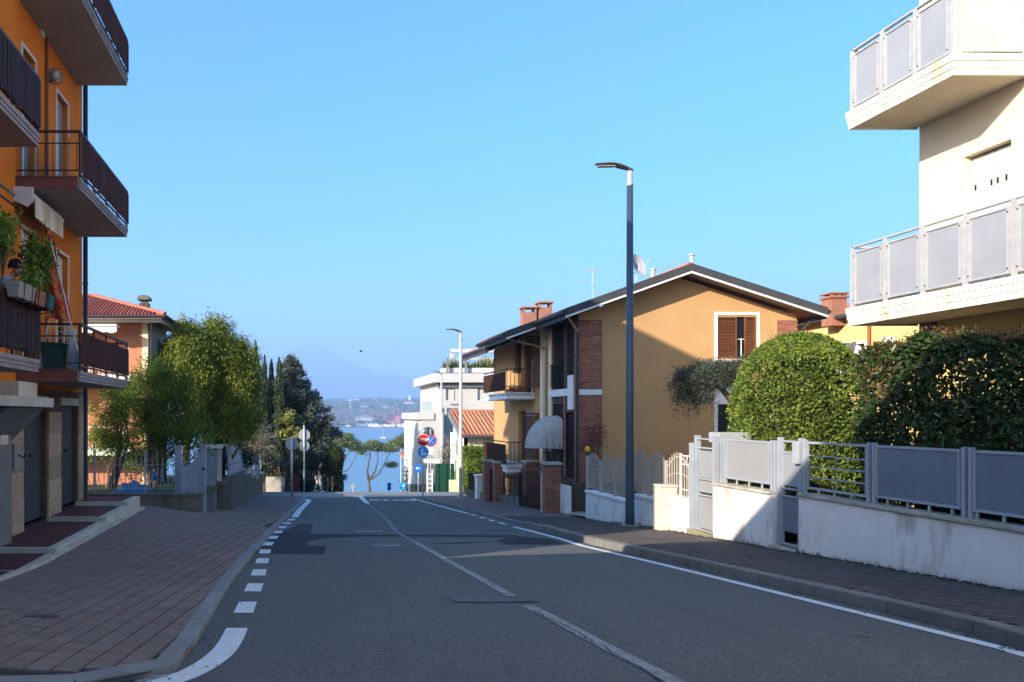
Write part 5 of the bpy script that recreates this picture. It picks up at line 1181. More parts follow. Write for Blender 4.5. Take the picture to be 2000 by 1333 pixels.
post_thing('brick_gateway_pier', 'near brick pier of the gateway below the brown balcony', 'gate pier', 7.72, 8.12, 31.7, 32.1, -2.4, -.42, mortar, coping, bricks=True)
post_thing('brick_gateway_pier', 'far brick pier of the gateway below the brown balcony', 'gate pier', 7.55, 7.9, 32.75, 33.15, -2.4, -.42, mortar, coping, bricks=True)
MB().box(7.75,7.8,32.1,32.75,-2.2,-.7).build('gateway_door', blackiron, None, label='narrow black iron door between the two brick gateway piers', category='gate')
post_thing('white_gate_post', 'square white post in the black railing near the junction', 'post', 7.78, 8.1, 35.3, 35.75, -2.6, PZ(931,35.5), white, white)
# climber and dry bush near the awning are in the vegetation part
# ================================================================ junction: signs
def pole_thing(label, px, Y, z0, z1, r=.03):
    t = thing('road_sign', label, 'road sign', (PX(px,Y), Y, z0)); MB().tube([(PX(px,Y),Y,z0-.05),(PX(px,Y),Y,z1)], r, 10).build('pole', galv, t, smooth=True); return t
signred = mat('sign_red', (.50,.012,.012), None, rough=.4, spec=.5); signblue = mat('sign_blue', (.01,.13,.50), None, rough=.4, spec=.5); signwhite = mat('sign_white', (.80,.80,.80), None, rough=.4); signback = mat('sign_back', (.30,.31,.32), None, rough=.5, metal=.3); signlb = mat('sign_light_blue', (.02,.30,.75), None, rough=.4, spec=.5)
Y = 36.2; xs_ = PX(826,Y); s1 = pole_thing('red octagonal stop sign above a round blue arrow sign at the junction', 826, Y, plane(Y)+.05, PZ(845,Y))
zs = PZ(860,Y); ocr = .30
MB().disc((xs_,Y-.05,zs), ocr, 8, .012, a0=R(22.5)).build('stop_border', signwhite, s1); st = MB().disc((xs_,Y-.055,zs), ocr*.93, 8, .004, a0=R(22.5)).build('stop_plate', signred, s1)
text_mb('STOP', .205, FRONT(xs_,Y-.06,zs), .002).build('stop_lettering', signwhite, st)
zb2 = PZ(883,Y); MB().disc((xs_,Y-.05,zb2), .27, 28, .012).build('sign_border', signwhite, s1); bl = MB().disc((xs_,Y-.055,zb2), .25, 28, .004).build('sign_plate', signlb, s1)
def arrow(mb, x, y, z, w, h, hw, hh): mb.prism([(x-w/2,y,z),(x+w/2,y,z),(x+w/2,y,z+h-hh),(x+hw/2,y,z+h-hh),(x,y,z+h),(x-hw/2,y,z+h-hh),(x-w/2,y,z+h-hh)], (0,.003,0)); return mb
m_ = arrow(MB(), xs_-.04, Y-.060, zb2-.17, .05, .34, .14, .12); m_.prism([(xs_-.015,Y-.060,zb2-.12),(xs_+.07,Y-.060,zb2-.12),(xs_+.07,Y-.060,zb2-.17),(xs_+.17,Y-.060,zb2-.09),(xs_+.07,Y-.060,zb2-.01),(xs_+.07,Y-.060,zb2-.06),(xs_-.015,Y-.060,zb2-.06)], (0,.003,0)); m_.build('arrows', signwhite, bl)
Y = 44.5; x2 = PX(841,Y); s2 = pole_thing('round red rimmed no stopping sign with white plate behind the stop sign', 841, Y, plane(Y), PZ(838,Y))
z2 = PZ(861,Y); MB().disc((x2,Y-.05,z2), .34, 28, .012).build('sign_rim', signred, s2); d2 = MB().disc((x2,Y-.056,z2), .27, 28, .004).build('sign_plate', signblue, s2)
MB().bar((x2-.19,Y-.062,z2+.19),(x2+.19,Y-.062,z2-.19),.06,.004).bar((x2-.19,Y-.068,z2-.19),(x2+.19,Y-.068,z2+.19),.06,.004).build('cross_bars', signwhite, d2)
MB().box(x2-.12,x2+.12,Y-.06,Y-.04,PZ(888,Y),PZ(874,Y)).build('additional_plate', signwhite, s2)
Y = 45.5; xm = PX(836,Y); mr = thing('traffic_mirror', 'round dark convex traffic mirror above the stop sign', 'mirror', (xm, Y, plane(Y)))
zm = PZ(846,Y); MB().disc((xm,Y-.08,zm), .36, 28, .05).build('rim', greycol, mr); MB().ball((xm,Y-.08,zm), .32, .05, .32, 20, 12).build('mirror_glass', mat('mirror_glass', (.20,.22,.24), None, rough=.15, metal=.8), mr, smooth=True); MB().tube([(xm+.0,Y,plane(Y)),(xm,Y,zm)], .035, 8).build('pole', galv, mr)
Y = 50; x3 = PX(817,Y); s3 = pole_thing('small dark blue arrow sign below the crest beside the stop sign pole', 817, Y, plane(Y), PZ(907,Y)); z3 = PZ(915,Y)
MB().disc((x3,Y-.05,z3), .26, 24, .012).build('sign_plate', signblue, s3); m_ = MB().prism([(x3-.17,Y-.055,z3),(x3-.06,Y-.055,z3+.1),(x3-.06,Y-.055,z3+.03),(x3+.08,Y-.055,z3+.03),(x3+.08,Y-.055,z3-.03),(x3-.06,Y-.055,z3-.03),(x3-.06,Y-.055,z3-.1)], (0,.003,0)).build('arrow', signwhite, s3)
Y = 60; x4 = PX(788,Y); s4 = pole_thing('small bright blue sign with white upward arrow at the lower crest', 788, Y, plane(Y), PZ(944,Y)); z4 = PZ(951,Y); MB().box(x4-.3,x4+.3,Y-.06,Y-.045,z4-.3,z4+.3).build('sign_plate', signlb, s4); arrow(MB(), x4, Y-.064, z4-.2, .08, .4, .26, .18).build('arrow', signwhite, s4)
Y = 58; x5 = PX(760,Y); s5 = pole_thing('pair of small dark blue round signs standing before the lake', 760, Y, plane(Y), PZ(942,Y)); 
for k, py in enumerate((947,954)): MB().disc((x5,Y-.05,PZ(py,Y)), .16, 20, .012).build('sign_plate', signblue, s5)
Y = 62; x6 = PX(689,Y); s6 = pole_thing('tiny grey sign standing before the lake left of the pine trunk', 689, Y, plane(Y), PZ(945,Y)); MB().disc((x6,Y-.05,PZ(951,Y)), .2, 12, .012).build('sign_plate', signback, s6)
# backs of signs on the left
Y = 36.0; xa = PX(570,Y); s7 = thing('road_sign', 'round sign seen from behind on a grey pole at the left kerb', 'road sign', (xa, Y, lz(xa,Y))); MB().tube([(xa,Y,lz(xa,Y)-.05),(xa,Y,PZ(856,Y))], .04, 10).build('pole', galv, s7, smooth=True); MB().disc((xa,Y+.05,PZ(867,Y)), .29, 28, .012).build('sign_back', signback, s7)
Y = 45.2; xb_ = PX(594,Y); s8 = thing('road_sign', 'octagonal and round signs seen from behind on a tall capped pole', 'road sign', (xb_, Y, plane(Y))); MB().tube([(xb_,Y,plane(Y)),(xb_,Y,PZ(831,Y))], .05, 10).build('pole', galv, s8, smooth=True); MB().tube([(xb_,Y,PZ(831,Y)),(xb_,Y,PZ(826,Y))], .09, 10).build('pole_cap', blackiron, s8)
MB().disc((xb_,Y+.06,PZ(850,Y)), .35, 8, .012, a0=R(22.5)).build('octagon_back', signback, s8); MB().disc((xb_,Y+.06,PZ(872,Y)), .31, 28, .012).build('sign_back', signback, s8)
Y = 50; xw = PX(607,Y); wpo = thing('wire_pole', 'thin concrete wire pole in front of the cedar', 'utility pole', (xw, Y, plane(Y))); MB().tube([(xw,Y,plane(Y)),(xw,Y,PZ(818,Y))], .07, 8).build('pole', greycol, wpo); MB().tube([(xw,Y,PZ(826,Y)),(xw+3,Y+10,PZ(830,Y+10))], .012, 4).build('cable', greycol, wpo)
# left beyond the junction: low wall, reddish hedge fence, bin
lw = thing('corner_wall', 'sunlit low pale concrete wall at the left corner beyond the junction', 'wall', (PX(535,47), 47, -3))
MB().box(PX(519,47),PX(556,47),47,47.3,-3.6,PZ(932,47)).build('wall_body', mat('pale_concrete', (.42,.38,.31), (.34,.31,.26), 2, .9, streak=((.2,.18,.15), 4, .4, .6)), lw); MB().box(PX(556,47.4),PX(572,47.4),47.2,47.5,-3.6,PZ(940,47)).build('wall_end', concrete, lw)
bb = thing('wheelie_bin', 'dark red waste bin beside the round sign pole beyond the junction', 'bin', (PX(577,46.9), 46.9, -3)); MB().hexa([(PX(569,47),46.7,-3.1),(PX(584,47),46.7,-3.1),(PX(584,47),47.2,-3.1),(PX(569,47),47.2,-3.1),(PX(568,47),46.66,PZ(927,47)),(PX(585,47),46.66,PZ(927,47)),(PX(585,47),47.25,PZ(927,47)),(PX(568,47),47.25,PZ(927,47))]).build('body', mat('bin_red', (.13,.025,.03), None, rough=.6), bb, bevel=.02); MB().box(PX(567.5,47),PX(585.5,47),46.62,47.3,PZ(927,47)+.003,PZ(925,47)+.02).build('lid', mat('bin_red_dark', (.09,.02,.025), None, rough=.6), bb, bevel=.02)
iron = thing('rust_fence', 'rusty red slatted fence behind the pale corner wall', 'fence', (PX(545,48.5), 48.5, -3))
sm_ = MB().box(-.06,.06,-.012,.012,0,1.8).mesh('slat', mat('rust_red', (.28,.075,.04), (.20,.055,.035), 4, .85, island=.2))
for k in range(16): x = PX(537,48.5)+k*.085*1.0; piece('slat', sm_, iron, (x*1.0, 48.5, PZ(935,48.5)-.3+.12*math.sin(k*2.1)))
for z in (-2.2,-1.4): MB().box(PX(536,48.6),PX(582,48.6),48.52,48.56,z,z+.05).build('rail', blackiron, iron)
for k, px in enumerate((649,622,640,586)):
    Y = 47.2+.3*k; t = thing('bollard', ['thin white bollard before the ivy column','short grey bollard behind the walking man','slim pale bollard near the orange shrub','slim pale bollard beside the dark red bin'][k], 'bollard', (PX(px,Y), Y, plane(Y))); MB().tube([(PX(px,Y),Y,plane(Y)),(PX(px,Y),Y,plane(Y)+.85)], .035, 8).build('post', whitemetal, t); MB().ball((PX(px,Y),Y,plane(Y)+.86), .045).build('knob', whitemetal, t)
# ================================================================ white modern house beyond the junction
wh = thing('modern_house', 'white modern house with roof terrace and pergola beyond the junction', 'house', (14, 60, -4))
Y = 56; x0, x1 = PX(858,Y), PX(1000,Y); zt = PZ(728,Y)
hol = [(PX(872,Y),PX(886,Y),PZ(782,Y),PZ(752,Y)),(PX(934,Y),PX(950,Y),PZ(782,Y),PZ(752,Y))]
m_ = MB(); wall_open(m_, lambda u, v, w: (u, Y+w, v), x0, x1, -6, PZ(757,Y)+.0, hol, .15) if False else wall_open(m_, lambda u, v, w: (u, Y+w, v), x0, x1, -6, PZ(748,Y), hol, .15)
m_.quad((x0,Y,-6),(x0,Y+9,-6),(x0,Y+9,PZ(748,Y)),(x0,Y,PZ(748,Y))); m_.build('wall', whitefar, wh, fix=False)
MB().box(x0-.55,x1,Y-.6,Y+9,PZ(748,Y)+.002,zt-.1).build('cornice', whitefar, wh); MB().box(x0-.2,x1,Y-.2,Y-.01,PZ(757,Y),PZ(748,Y)).build('shadow_joint', greycol, wh)
sg = mat('window_shutter_grey', (.42,.42,.41), None, rough=.6)
for h in hol: w_ = MB().box(h[0],h[1],Y+.08,Y+.12,h[2],h[3]).build('window', sg, wh); MB().box(h[0]-.06,h[0]-.002,Y-.03,Y-.001,h[2],h[3]).box(h[1]+.002,h[1]+.06,Y-.03,Y-.001,h[2],h[3]).build('window_frame', greycol, w_)
xl0, xl1 = PX(822,55), PX(866,55); MB().box(xl0,xl1,55,64,-6,PZ(806,55)).build('lower_block', whitefar, wh); MB().box(xl0-.2,xl0+.9,54.9,64,PZ(820,55),PZ(807,55)).build('terrace_edge', whitefar, wh)
gl = mat('glass_rail', (.35,.42,.42), None, rough=.15, spec=.6)
MB().box(xl0+.05,xl0+.8,55.2,55.23,PZ(806,55)+.03,PZ(784,55)).build('glass_rail', gl, wh); MB().box(xl0+1.0,x0-.02,55.2,55.23,PZ(806,55)+.03,PZ(784,55)).build('glass_rail', mat('frosted_rail', (.5,.52,.52), None, rough=.4), wh)
MB().box(PX(862,56.5),x1,56.3,57.0,zt+.002,PZ(722,56.5)+.1).build('roof_planter', whitefar, wh)
for px in (872,908): MB().box(PX(px,56),PX(px+4,56),55.97,56.1,PZ(730,56),PZ(700,56)).build('planter_post', greycol, wh)
for (a, b) in ((880,886),(978,984)): MB().box(PX(a,58),PX(b,58),58,58.25,zt,PZ(684,58)).build('pergola_post', whitefar, wh)
MB().box(PX(880,58),PX(984,58),57.9,58.3,PZ(689,58),PZ(682,58)).build('pergola_beam', whitefar, wh); MB().box(PX(892,60),PX(980,60),60,60.2,PZ(700,60)-.1,PZ(697,60)-.1).build('pergola_beam', whitefar, wh)
c = MB().box(PX(882,55),PX(892,55),54.6,55,PZ(805,55),PZ(797,55)).build('chimney', greycol, wh); MB().box(PX(880,55),PX(894,55),54.5,55.1,PZ(793,55),PZ(789,55)).build('cap', greycol, c)
# tiled hut
ht = thing('tiled_outbuilding', 'cream outbuilding with orange pantile roof beyond the junction', 'house', (11, 49, -3))
Y0, Y1 = 47.4, 51.5; xe = PX(903,Y0); zE, zR = PZ(851,Y0), PZ(806,Y1)
MB().box(xe+.25,14.5,Y0+.6,Y0+.8,-5,zE+.15).build('wall', mat('hut_cream', (.66,.56,.36), (.60,.50,.32), 2, .9), ht); MB().prism([(xe+.25,Y0+.6,-5),(xe+.25,Y1,-5),(xe+.25,Y1,zR-.2),(xe+.25,Y0+.6,zE+.1)], (.2,0,0)).build('side_wall', white, ht)
MB().hexa([(xe,Y0,zE-.12),(14.5,Y0,zE-.12),(14.5,Y1,zR-.12),(xe,Y1,zR-.12),(xe,Y0,zE),(14.5,Y0,zE),(14.5,Y1,zR),(xe,Y1,zR)]).build('roof', tile, ht)
for k in range(20):
    x = xe+.12+k*.245; pts = [(x,Y0-.06+(Y1-Y0)*t/6,zE+.03+(zR-zE)*t/6) for t in range(7)]; MB().tube(pts, [.115,.10,.115,.10,.115,.10,.1], 7).build('pantile_row', tile, ht)
MB().tube([(xe,Y0-.1,zE-.06),(14.5,Y0-.1,zE-.06)], .09, 8).build('gutter', roofdark, ht); MB().hexa([(xe-.12,Y0-.05,zE-.25),(xe-.02,Y0-.05,zE-.25),(xe-.02,Y1,zR-.25),(xe-.12,Y1,zR-.25),(xe-.12,Y0-.05,zE+.1),(xe-.02,Y0-.05,zE+.1),(xe-.02,Y1,zR+.1),(xe-.12,Y1,zR+.1)]).build('verge_board', greycol, ht)
MB().tube([(xe,Y1,zR+.06),(14.5,Y1,zR+.06)], .12, 8).build('ridge_tiles', tile, ht)
MB().box(PX(880,50),PX(888,50),49.9,50.1,PZ(957,50),PZ(845,50)).build('corner_post', white, ht)
# gates, piers and hedge below the hut
gg = thing('green_gate', 'dark green sheet metal gate beyond the junction below the white house', 'gate', (PX(866,49), 49, -4))
gm = mat('gate_green', (.010,.055,.035), (.008,.045,.03), 3, .6)
n = 5
for k in range(n): MB().box(PX(850,49)+.24*k,PX(850,49)+.24*k+.225,49+.05*(k%2),49.05+.05*(k%2),-4.2,PZ(906,49)).build('gate_panel', gm, gg)
MB().box(PX(889,48.5),PX(904,48.5)-.05,48.5,48.56,-3.2,PZ(900,48.5)).build('green_mesh_screen', mat('screen_green', (.12,.22,.15), None, rough=.8), None, label='pale green mesh screen beside the cream pier', category='screen')
post_thing('cream_pier', 'cream rendered pier and low wall right of the green gate', 'gate pier', PX(896,47.5), PX(906,47.5), 47.5, 48.2, -3.6, PZ(891,47.5), MATS['hut_cream'])
MB().box(PX(878,47.8),PX(895,47.8),47.8,48.0,-3.6,PZ(938,47.8)).build('cream_low_wall', MATS['hut_cream'], None, label='low cream wall at the foot of the cream pier beyond the junction', category='wall')
MB().box(PX(832,49.5),PX(858,49.5),49.5,51,PZ(905,49.5),PZ(899,49.5)).build('porch_roof', white, None, label='thin white porch roof behind the traffic signs', category='porch roof')
sh_ = thing('slatted_gate', 'white slatted gate panel behind the second sign pole', 'gate', (PX(838,49),49,-4))
for k in range(5): MB().box(PX(834,49),PX(843,49),48.9,48.95,-3.3+k*.28,-3.2+k*.28).build('slat', white, sh_)
MB().box(PX(833,49),PX(834.5,49),48.88,48.97,-4,-1.8).box(PX(843,49),PX(844.5,49),48.88,48.97,-4,-1.8).build('frame', white, sh_)
dkg = thing('garden_gate', 'dark slatted garden fence behind the blue arrow sign', 'fence', (PX(805,52), 52, -4)); dsm = MB().box(-.03,.03,-.02,.02,0,2.2).mesh('slat', mat('slat_dark_green', (.02,.035,.025), None, rough=.7))
for k in range(24): piece('slat', dsm, dkg, (PX(796,52)+k*.085, 52, -5.2))
lf = thing('lattice_fence', 'white lattice fence panel over the hedge near the far street lamp', 'fence', (PX(930,44), 44, -1)); 
for k in range(9): x = PX(909,44)+k*.16; MB().bar((x,44,PZ(899,44)),(x+.22,44,PZ(886,44)),.035,.02).bar((x+.22,44.03,PZ(899,44)),(x,44.03,PZ(886,44)),.035,.02).build('lattice_bar', white, lf)
MB().box(PX(907,44),PX(952,44),43.97,44.06,PZ(886,44),PZ(884,44)).box(PX(907,44),PX(952,44),43.97,44.06,PZ(901,44),PZ(899,44)).build('rail', white, lf)
# roof in lower distance, walls further down
rd = thing('lakeside_house', 'small house with orange roof below the crest behind the blue sign', 'house', (PX(805,70),70,-8)); MB().hexa([(PX(793,68),68,PZ(903,68)),(PX(818,68),68,PZ(903,68)),(PX(818,68),74,PZ(893,68)),(PX(796,68),74,PZ(893,68)),(PX(795,68),68.1,PZ(901,68)),(PX(818,68),68.1,PZ(901,68)),(PX(816,68),74,PZ(889,68)),(PX(797,68),74,PZ(889,68))]).build('roof', tile, rd); MB().box(PX(798,70),PX(830,70),69,73,-9,PZ(903,70)).build('wall', cream, rd); MB().box(PX(806,69)-.4,PX(806,69)+.4,68.96,68.995,-5,-3.6).build('window', glassd, rd)
# ================================================================ people
def person(name, label, joints, radii, mskin, parts, loc, scale_sub=2):
    pass
skin = mat('skin', (.42,.24,.17), None, rough=.6); cblack = mat('black_tshirt', (.012,.012,.015), (.02,.02,.024), 12, .9); cpant = mat('pale_trousers', (.42,.39,.36), (.36,.34,.31), 10, .9); hair = mat('dark_hair', (.012,.009,.008), (.02,.015,.012), 20, .8); cgrey = mat('grey_shirt', (.30,.34,.42), (.24,.28,.36), 9, .9); shoe = mat('white_shoe', (.6,.6,.6), None, rough=.6)
def skinned(name, verts, edges, radii, m, parent, sub=2):
    me = bpy.data.meshes.new(name); off = OFF[parent.name]; me.from_pydata([(a-off[0],b-off[1],c-off[2]) for a, b, c in verts], edges, [])
    o = bpy.data.objects.new(name, me); COL.objects.link(o); o.parent = parent; me.materials.append(m)
    bm = bmesh.new(); bm.from_mesh(me); ly = bm.verts.layers.skin.verify(); bm.verts.ensure_lookup_table()
    for i, v in enumerate(bm.verts):
        r = radii[i]; v[ly].radius = (r, r) if not isinstance(r, tuple) else r
        v[ly].use_root = (i == 0)
    bm.to_mesh(me); bm.free()
    o.modifiers.new('skin', 'SKIN').use_smooth_shade = True; s = o.modifiers.new('sub', 'SUBSURF'); s.levels = sub; s.render_levels = sub
    return o
# walking man on the far side of the junction, heading left... his body turned to the right in profile
bx_, by_ = PX(622,46), 46.0; bz = plane(46)+.0
pm = thing('person', 'man in black t-shirt and pale trousers walking across the junction with a bag', 'person', (bx_, by_, bz))
V = lambda dx, dy, dz: (bx_+dx, by_+dy, bz+dz)
vs = [V(0,0,.92), V(.03,0,1.12), V(.05,0,1.36), V(.07,0,1.48), V(.12,0,1.58), V(.05,-.18,1.40), V(.03,-.22,1.12), V(.14,-.20,.90), V(.19,-.19,.83), V(.05,.18,1.40), V(-.08,.22,1.15), V(-.12,.2,.90), V(-.14,.2,.82),
      V(.02,-.09,.86), V(.10,-.10,.50), V(.16,-.10,.10), V(.28,-.10,.05), V(-.02,.09,.86), V(-.06,.10,.48), V(-.24,.10,.16), V(-.13,.10,.04)]
ed = [(0,1),(1,2),(2,3),(3,4),(2,5),(5,6),(6,7),(7,8),(2,9),(9,10),(10,11),(11,12),(0,13),(13,14),(14,15),(15,16),(0,17),(17,18),(18,19),(19,20)]
rd_ = [.13,.125,.135,.055,.06,.055,.042,.032,.035,.055,.042,.032,.035,.095,.065,.042,.035,.095,.065,.042,.035]
skinned('body', vs, ed, rd_, skin, pm)
skinned('shirt', [V(0,0,.93),V(.03,0,1.14),V(.05,0,1.38),V(.05,-.19,1.41),V(.04,-.23,1.2),V(.05,.19,1.41),V(-.05,.23,1.2)], [(0,1),(1,2),(2,3),(3,4),(2,5),(5,6)], [.18,.175,.185,.085,.075,.085,.075], cblack, pm)
skinned('trousers', [V(0,0,.94),V(.02,-.09,.86),V(.10,-.10,.50),V(.16,-.10,.13),V(-.02,.09,.86),V(-.06,.10,.48),V(-.22,.10,.19)], [(0,1),(1,2),(2,3),(0,4),(4,5),(5,6)], [.175,.135,.10,.078,.135,.10,.078], cpant, pm)
hd = MB().ball(V(.14,0,1.66), .095, .08, .125, 14, 10); hd.ball(V(.235,0,1.645), .022, .018, .025, 8, 6); hd.ball(V(.13,-.08,1.65), .02,.012,.03, 6, 5); hdo = hd.build('head', skin, pm, smooth=True)
MB().ball(V(.12,0,1.70), .105, .088, .105, 14, 10).build('hair', hair, pm, smooth=True); MB().ball(V(.225,-.035,1.675), .012, n=6, m=5).build('eye', hair, hdo)
for dx, dy, dz in ((.22,-.10,0),(-.17,.10,.02)): MB().ball(V(dx,dy,dz+.05), .14, .05, .05, 12, 8).build('shoe', shoe, pm, smooth=True)
MB().ball(V(-.20,.2,1.0), .16, .09, .24, 12, 8).build('bag', mat('bag_dark', (.05,.03,.03), None, rough=.8), pm, smooth=True); MB().tube([V(.05,-.15,1.43),V(-.1,0,1.3),V(-.2,.2,1.2)], .015, 5).build('strap', blackiron, pm)
# person on the slatted balcony, leaning over the rail between plants
px_, py_, pz_ = -4.16, 11.1, 2.29
pb = thing('person', 'person with dark curly hair and light grey shirt bending over the balcony plants', 'person', (px_, py_, pz_))
V = lambda dx, dy, dz: (px_+dx, py_+dy, pz_+dz*.84)
vs = [V(-.15,0,.9), V(-.08,-.02,1.12), V(.05,-.04,1.30), V(.12,-.05,1.37), V(.16,-.06,1.43), V(.08,-.20,1.27), V(.20,-.26,1.05), V(.36,-.22,.98), V(.08,.14,1.27), V(.22,.16,1.05), V(.36,.10,.98), V(-.17,-.09,.8), V(-.16,-.1,.42), V(-.17,-.1,.06), V(-.06,-.1,.03), V(-.17,.09,.8), V(-.16,.1,.42), V(-.17,.1,.06), V(-.06,.1,.03)]
ed = [(0,1),(1,2),(2,3),(3,4),(2,5),(5,6),(6,7),(2,8),(8,9),(9,10),(0,11),(11,12),(12,13),(13,14),(0,15),(15,16),(16,17),(17,18)]
skinned('body', vs, ed, [.14,.13,.13,.055,.055,.055,.042,.032,.055,.042,.032,.10,.07,.045,.035,.10,.07,.045,.035], skin, pb)
skinned('shirt', [V(-.15,0,.88),V(-.08,-.02,1.13),V(.05,-.04,1.31),V(.08,-.21,1.28),V(.17,-.26,1.12),V(.08,.15,1.28),V(.18,.18,1.12)], [(0,1),(1,2),(2,3),(3,4),(2,5),(5,6)], [.155,.15,.15,.07,.065,.07,.065], cgrey, pb)
skinned('trousers', [V(-.15,0,.9),V(-.17,-.09,.8),V(-.16,-.1,.42),V(-.17,-.1,.12),V(-.17,.09,.8),V(-.16,.1,.42),V(-.17,.1,.12)], [(0,1),(1,2),(2,3),(0,4),(4,5),(5,6)], [.155,.115,.09,.065,.115,.09,.065], cblack, pb)
hb = MB().ball(V(.21,-.07,1.50), .078, .072, .105, 14, 10); hb.ball(V(.30,-.09,1.47), .02, .02, .025, 6, 5); hb = hb.build('head', skin, pb, smooth=True)
m_ = MB()
for k in range(60):
    a, b = random.uniform(0,6.28), random.uniform(-.3,1.5); r = .085; m_.ball(V(.18+r*math.cos(a)*math.cos(b), -.07+r*math.sin(a)*math.cos(b), 1.53+.10*math.sin(b)), random.uniform(.018,.032), n=6, m=5)
m_.build('hair', hair, pb, smooth=True)
for dy, vx in ((-.22,.36),(.10,.36)):
    for f in range(4): MB().tube([V(vx,dy-.03+.02*f,.985),V(vx+.05,dy-.03+.02*f,.97),V(vx+.075,dy-.03+.02*f,.94)], .009, 5).build('finger', skin, pb)
    MB().tube([V(vx,dy+.045,.985),V(vx+.03,dy+.065,.975)], .011, 5).build('thumb', skin, pb)
# ================================================================ far shore
def far_house(label, px, py_base, wpx, hpx, Y, m=white, rm=tile_red, hip=True, name='far_house', grp=None):
    x = PX(px,Y); w = wpx/F*Y; h = hpx/F*Y; zb = PZ(py_base,Y); t = thing(name, label, 'house', (x,Y,zb), grp); d = w*.7
    MB().box(x-w/2,x+w/2,Y,Y+d,zb-6,zb+h*.68).build('wall', m, t)
    z = zb+h*.68; o = w*.06; i = w*.25
    MB().add([(x-w/2-o,Y-o,z),(x+w/2+o,Y-o,z),(x+w/2+o,Y+d+o,z),(x-w/2-o,Y+d+o,z),(x-w/2+i,Y+d/2,z+h*.32),(x+w/2-i,Y+d/2,z+h*.32)], [(0,1,5,4),(1,2,5),(2,3,4,5),(3,0,4),(0,3,2,1)]) if False else None
    r = MB(); r.add([(x-w/2-o,Y-o,z),(x+w/2+o,Y-o,z),(x+w/2+o,Y+d+o,z),(x-w/2-o,Y+d+o,z),(x-w/2+i,Y+d/2,z+h*.32),(x+w/2-i,Y+d/2,z+h*.32)], [(0,1,5,4),(1,2,5),(2,3,4,5),(3,0,4),(0,3,2,1)]); r.build('roof', rm, t)
    n = max(2, int(wpx/4))
    for k in range(n): a = x-w/2+w*(k+.3)/n; MB().box(a,a+w/n*.35,Y-.3,Y-.05,zb+h*.2,zb+h*.48).build('window', greycol, t)
    return t
pink = mat('villa_pink', (.62,.24,.17), (.56,.22,.16), .05, .9)
gry = mat('roof_grey_far', (.30,.31,.32), None); whf = mat('far_white', (.80,.78,.75), None)
vt = far_house('pink lakeside villa with a square tower on the far shore', 774, 833, 36, 18, 1400, pink, tile_red)
x = PX(777,1395); MB().box(x-4,x+4,1390,1398,PZ(833,1395),PZ(813,1395)).build('tower', pink, vt); MB().add; r = MB(); z = PZ(813,1395); r.add([(x-5,1389,z),(x+5,1389,z),(x+5,1399,z),(x-5,1399,z),(x,1394,z+4)], [(0,1,4),(1,2,4),(2,3,4),(3,0,4),(0,3,2,1)]); r.build('tower_roof', tile_red, vt)
far_house('low white pavilion with broad grey roof on the far shore', 711, 825, 36, 13, 1450, whf, gry)
far_house('white building below the church on the far hill', 800, 792, 22, 10, 2250, whf, tile_red)
specs = [(697,812,12,7,1800,'white house low on the far hillside left of centre'),(686,803,8,6,1950,'small white house left on the far hillside'),(710,798,14,6,2100,'white house high on the far hillside above the pavilion'),(745,795,18,6,2200,'long pale house on the hill crest above the bay'),(752,799,10,6,2050,'pale house right of the crest houses'),(763,797,16,5,2150,'low grey roofed house on the far crest'),(668,829,12,8,1500,'small cream house at the left end of the far shore'),(812,806,12,7,2000,'white house right of the church hill'),(728,806,10,5,1950,'small white house in the far wood'),(666,835,9,5,1400,'pale boathouse at the left end of the bay')]
for px, py, w, h, Y, lab in specs: far_house(lab, px, py, w, h, Y, whf, random.choice([tile_red, gry, tile_red]), grp='houses on the far shore')
chh = thing('church', 'white church with a pointed spire on the far hill', 'church', (PX(800,2300),2300,40)); x = PX(800,2300); MB().box(x-9,x+9,2300,2320,PZ(795,2300),PZ(783,2300)).build('nave', whf, chh); MB().box(x-3,x+3,2298,2304,PZ(790,2300),PZ(777,2300)).build('tower', whf, chh); r = MB(); z = PZ(777,2300); r.add([(x-3,2298,z),(x+3,2298,z),(x+3,2304,z),(x-3,2304,z),(x,2301,z+11)], [(0,1,4),(1,2,4),(2,3,4),(3,0,4)]); r.build('spire', whf, chh)
cr = thing('crane', 'thin tower crane on the far hillside at left', 'crane', (PX(684,1900),1900,5)); x = PX(684,1900); MB().bar((x,1900,0),(x,1900,PZ(780,1900)),1.2).build('mast', whf, cr); MB().bar((x-8,1900,PZ(782,1900)),(x+22,1900,PZ(781,1900)),1.0).build('jib', whf, cr)
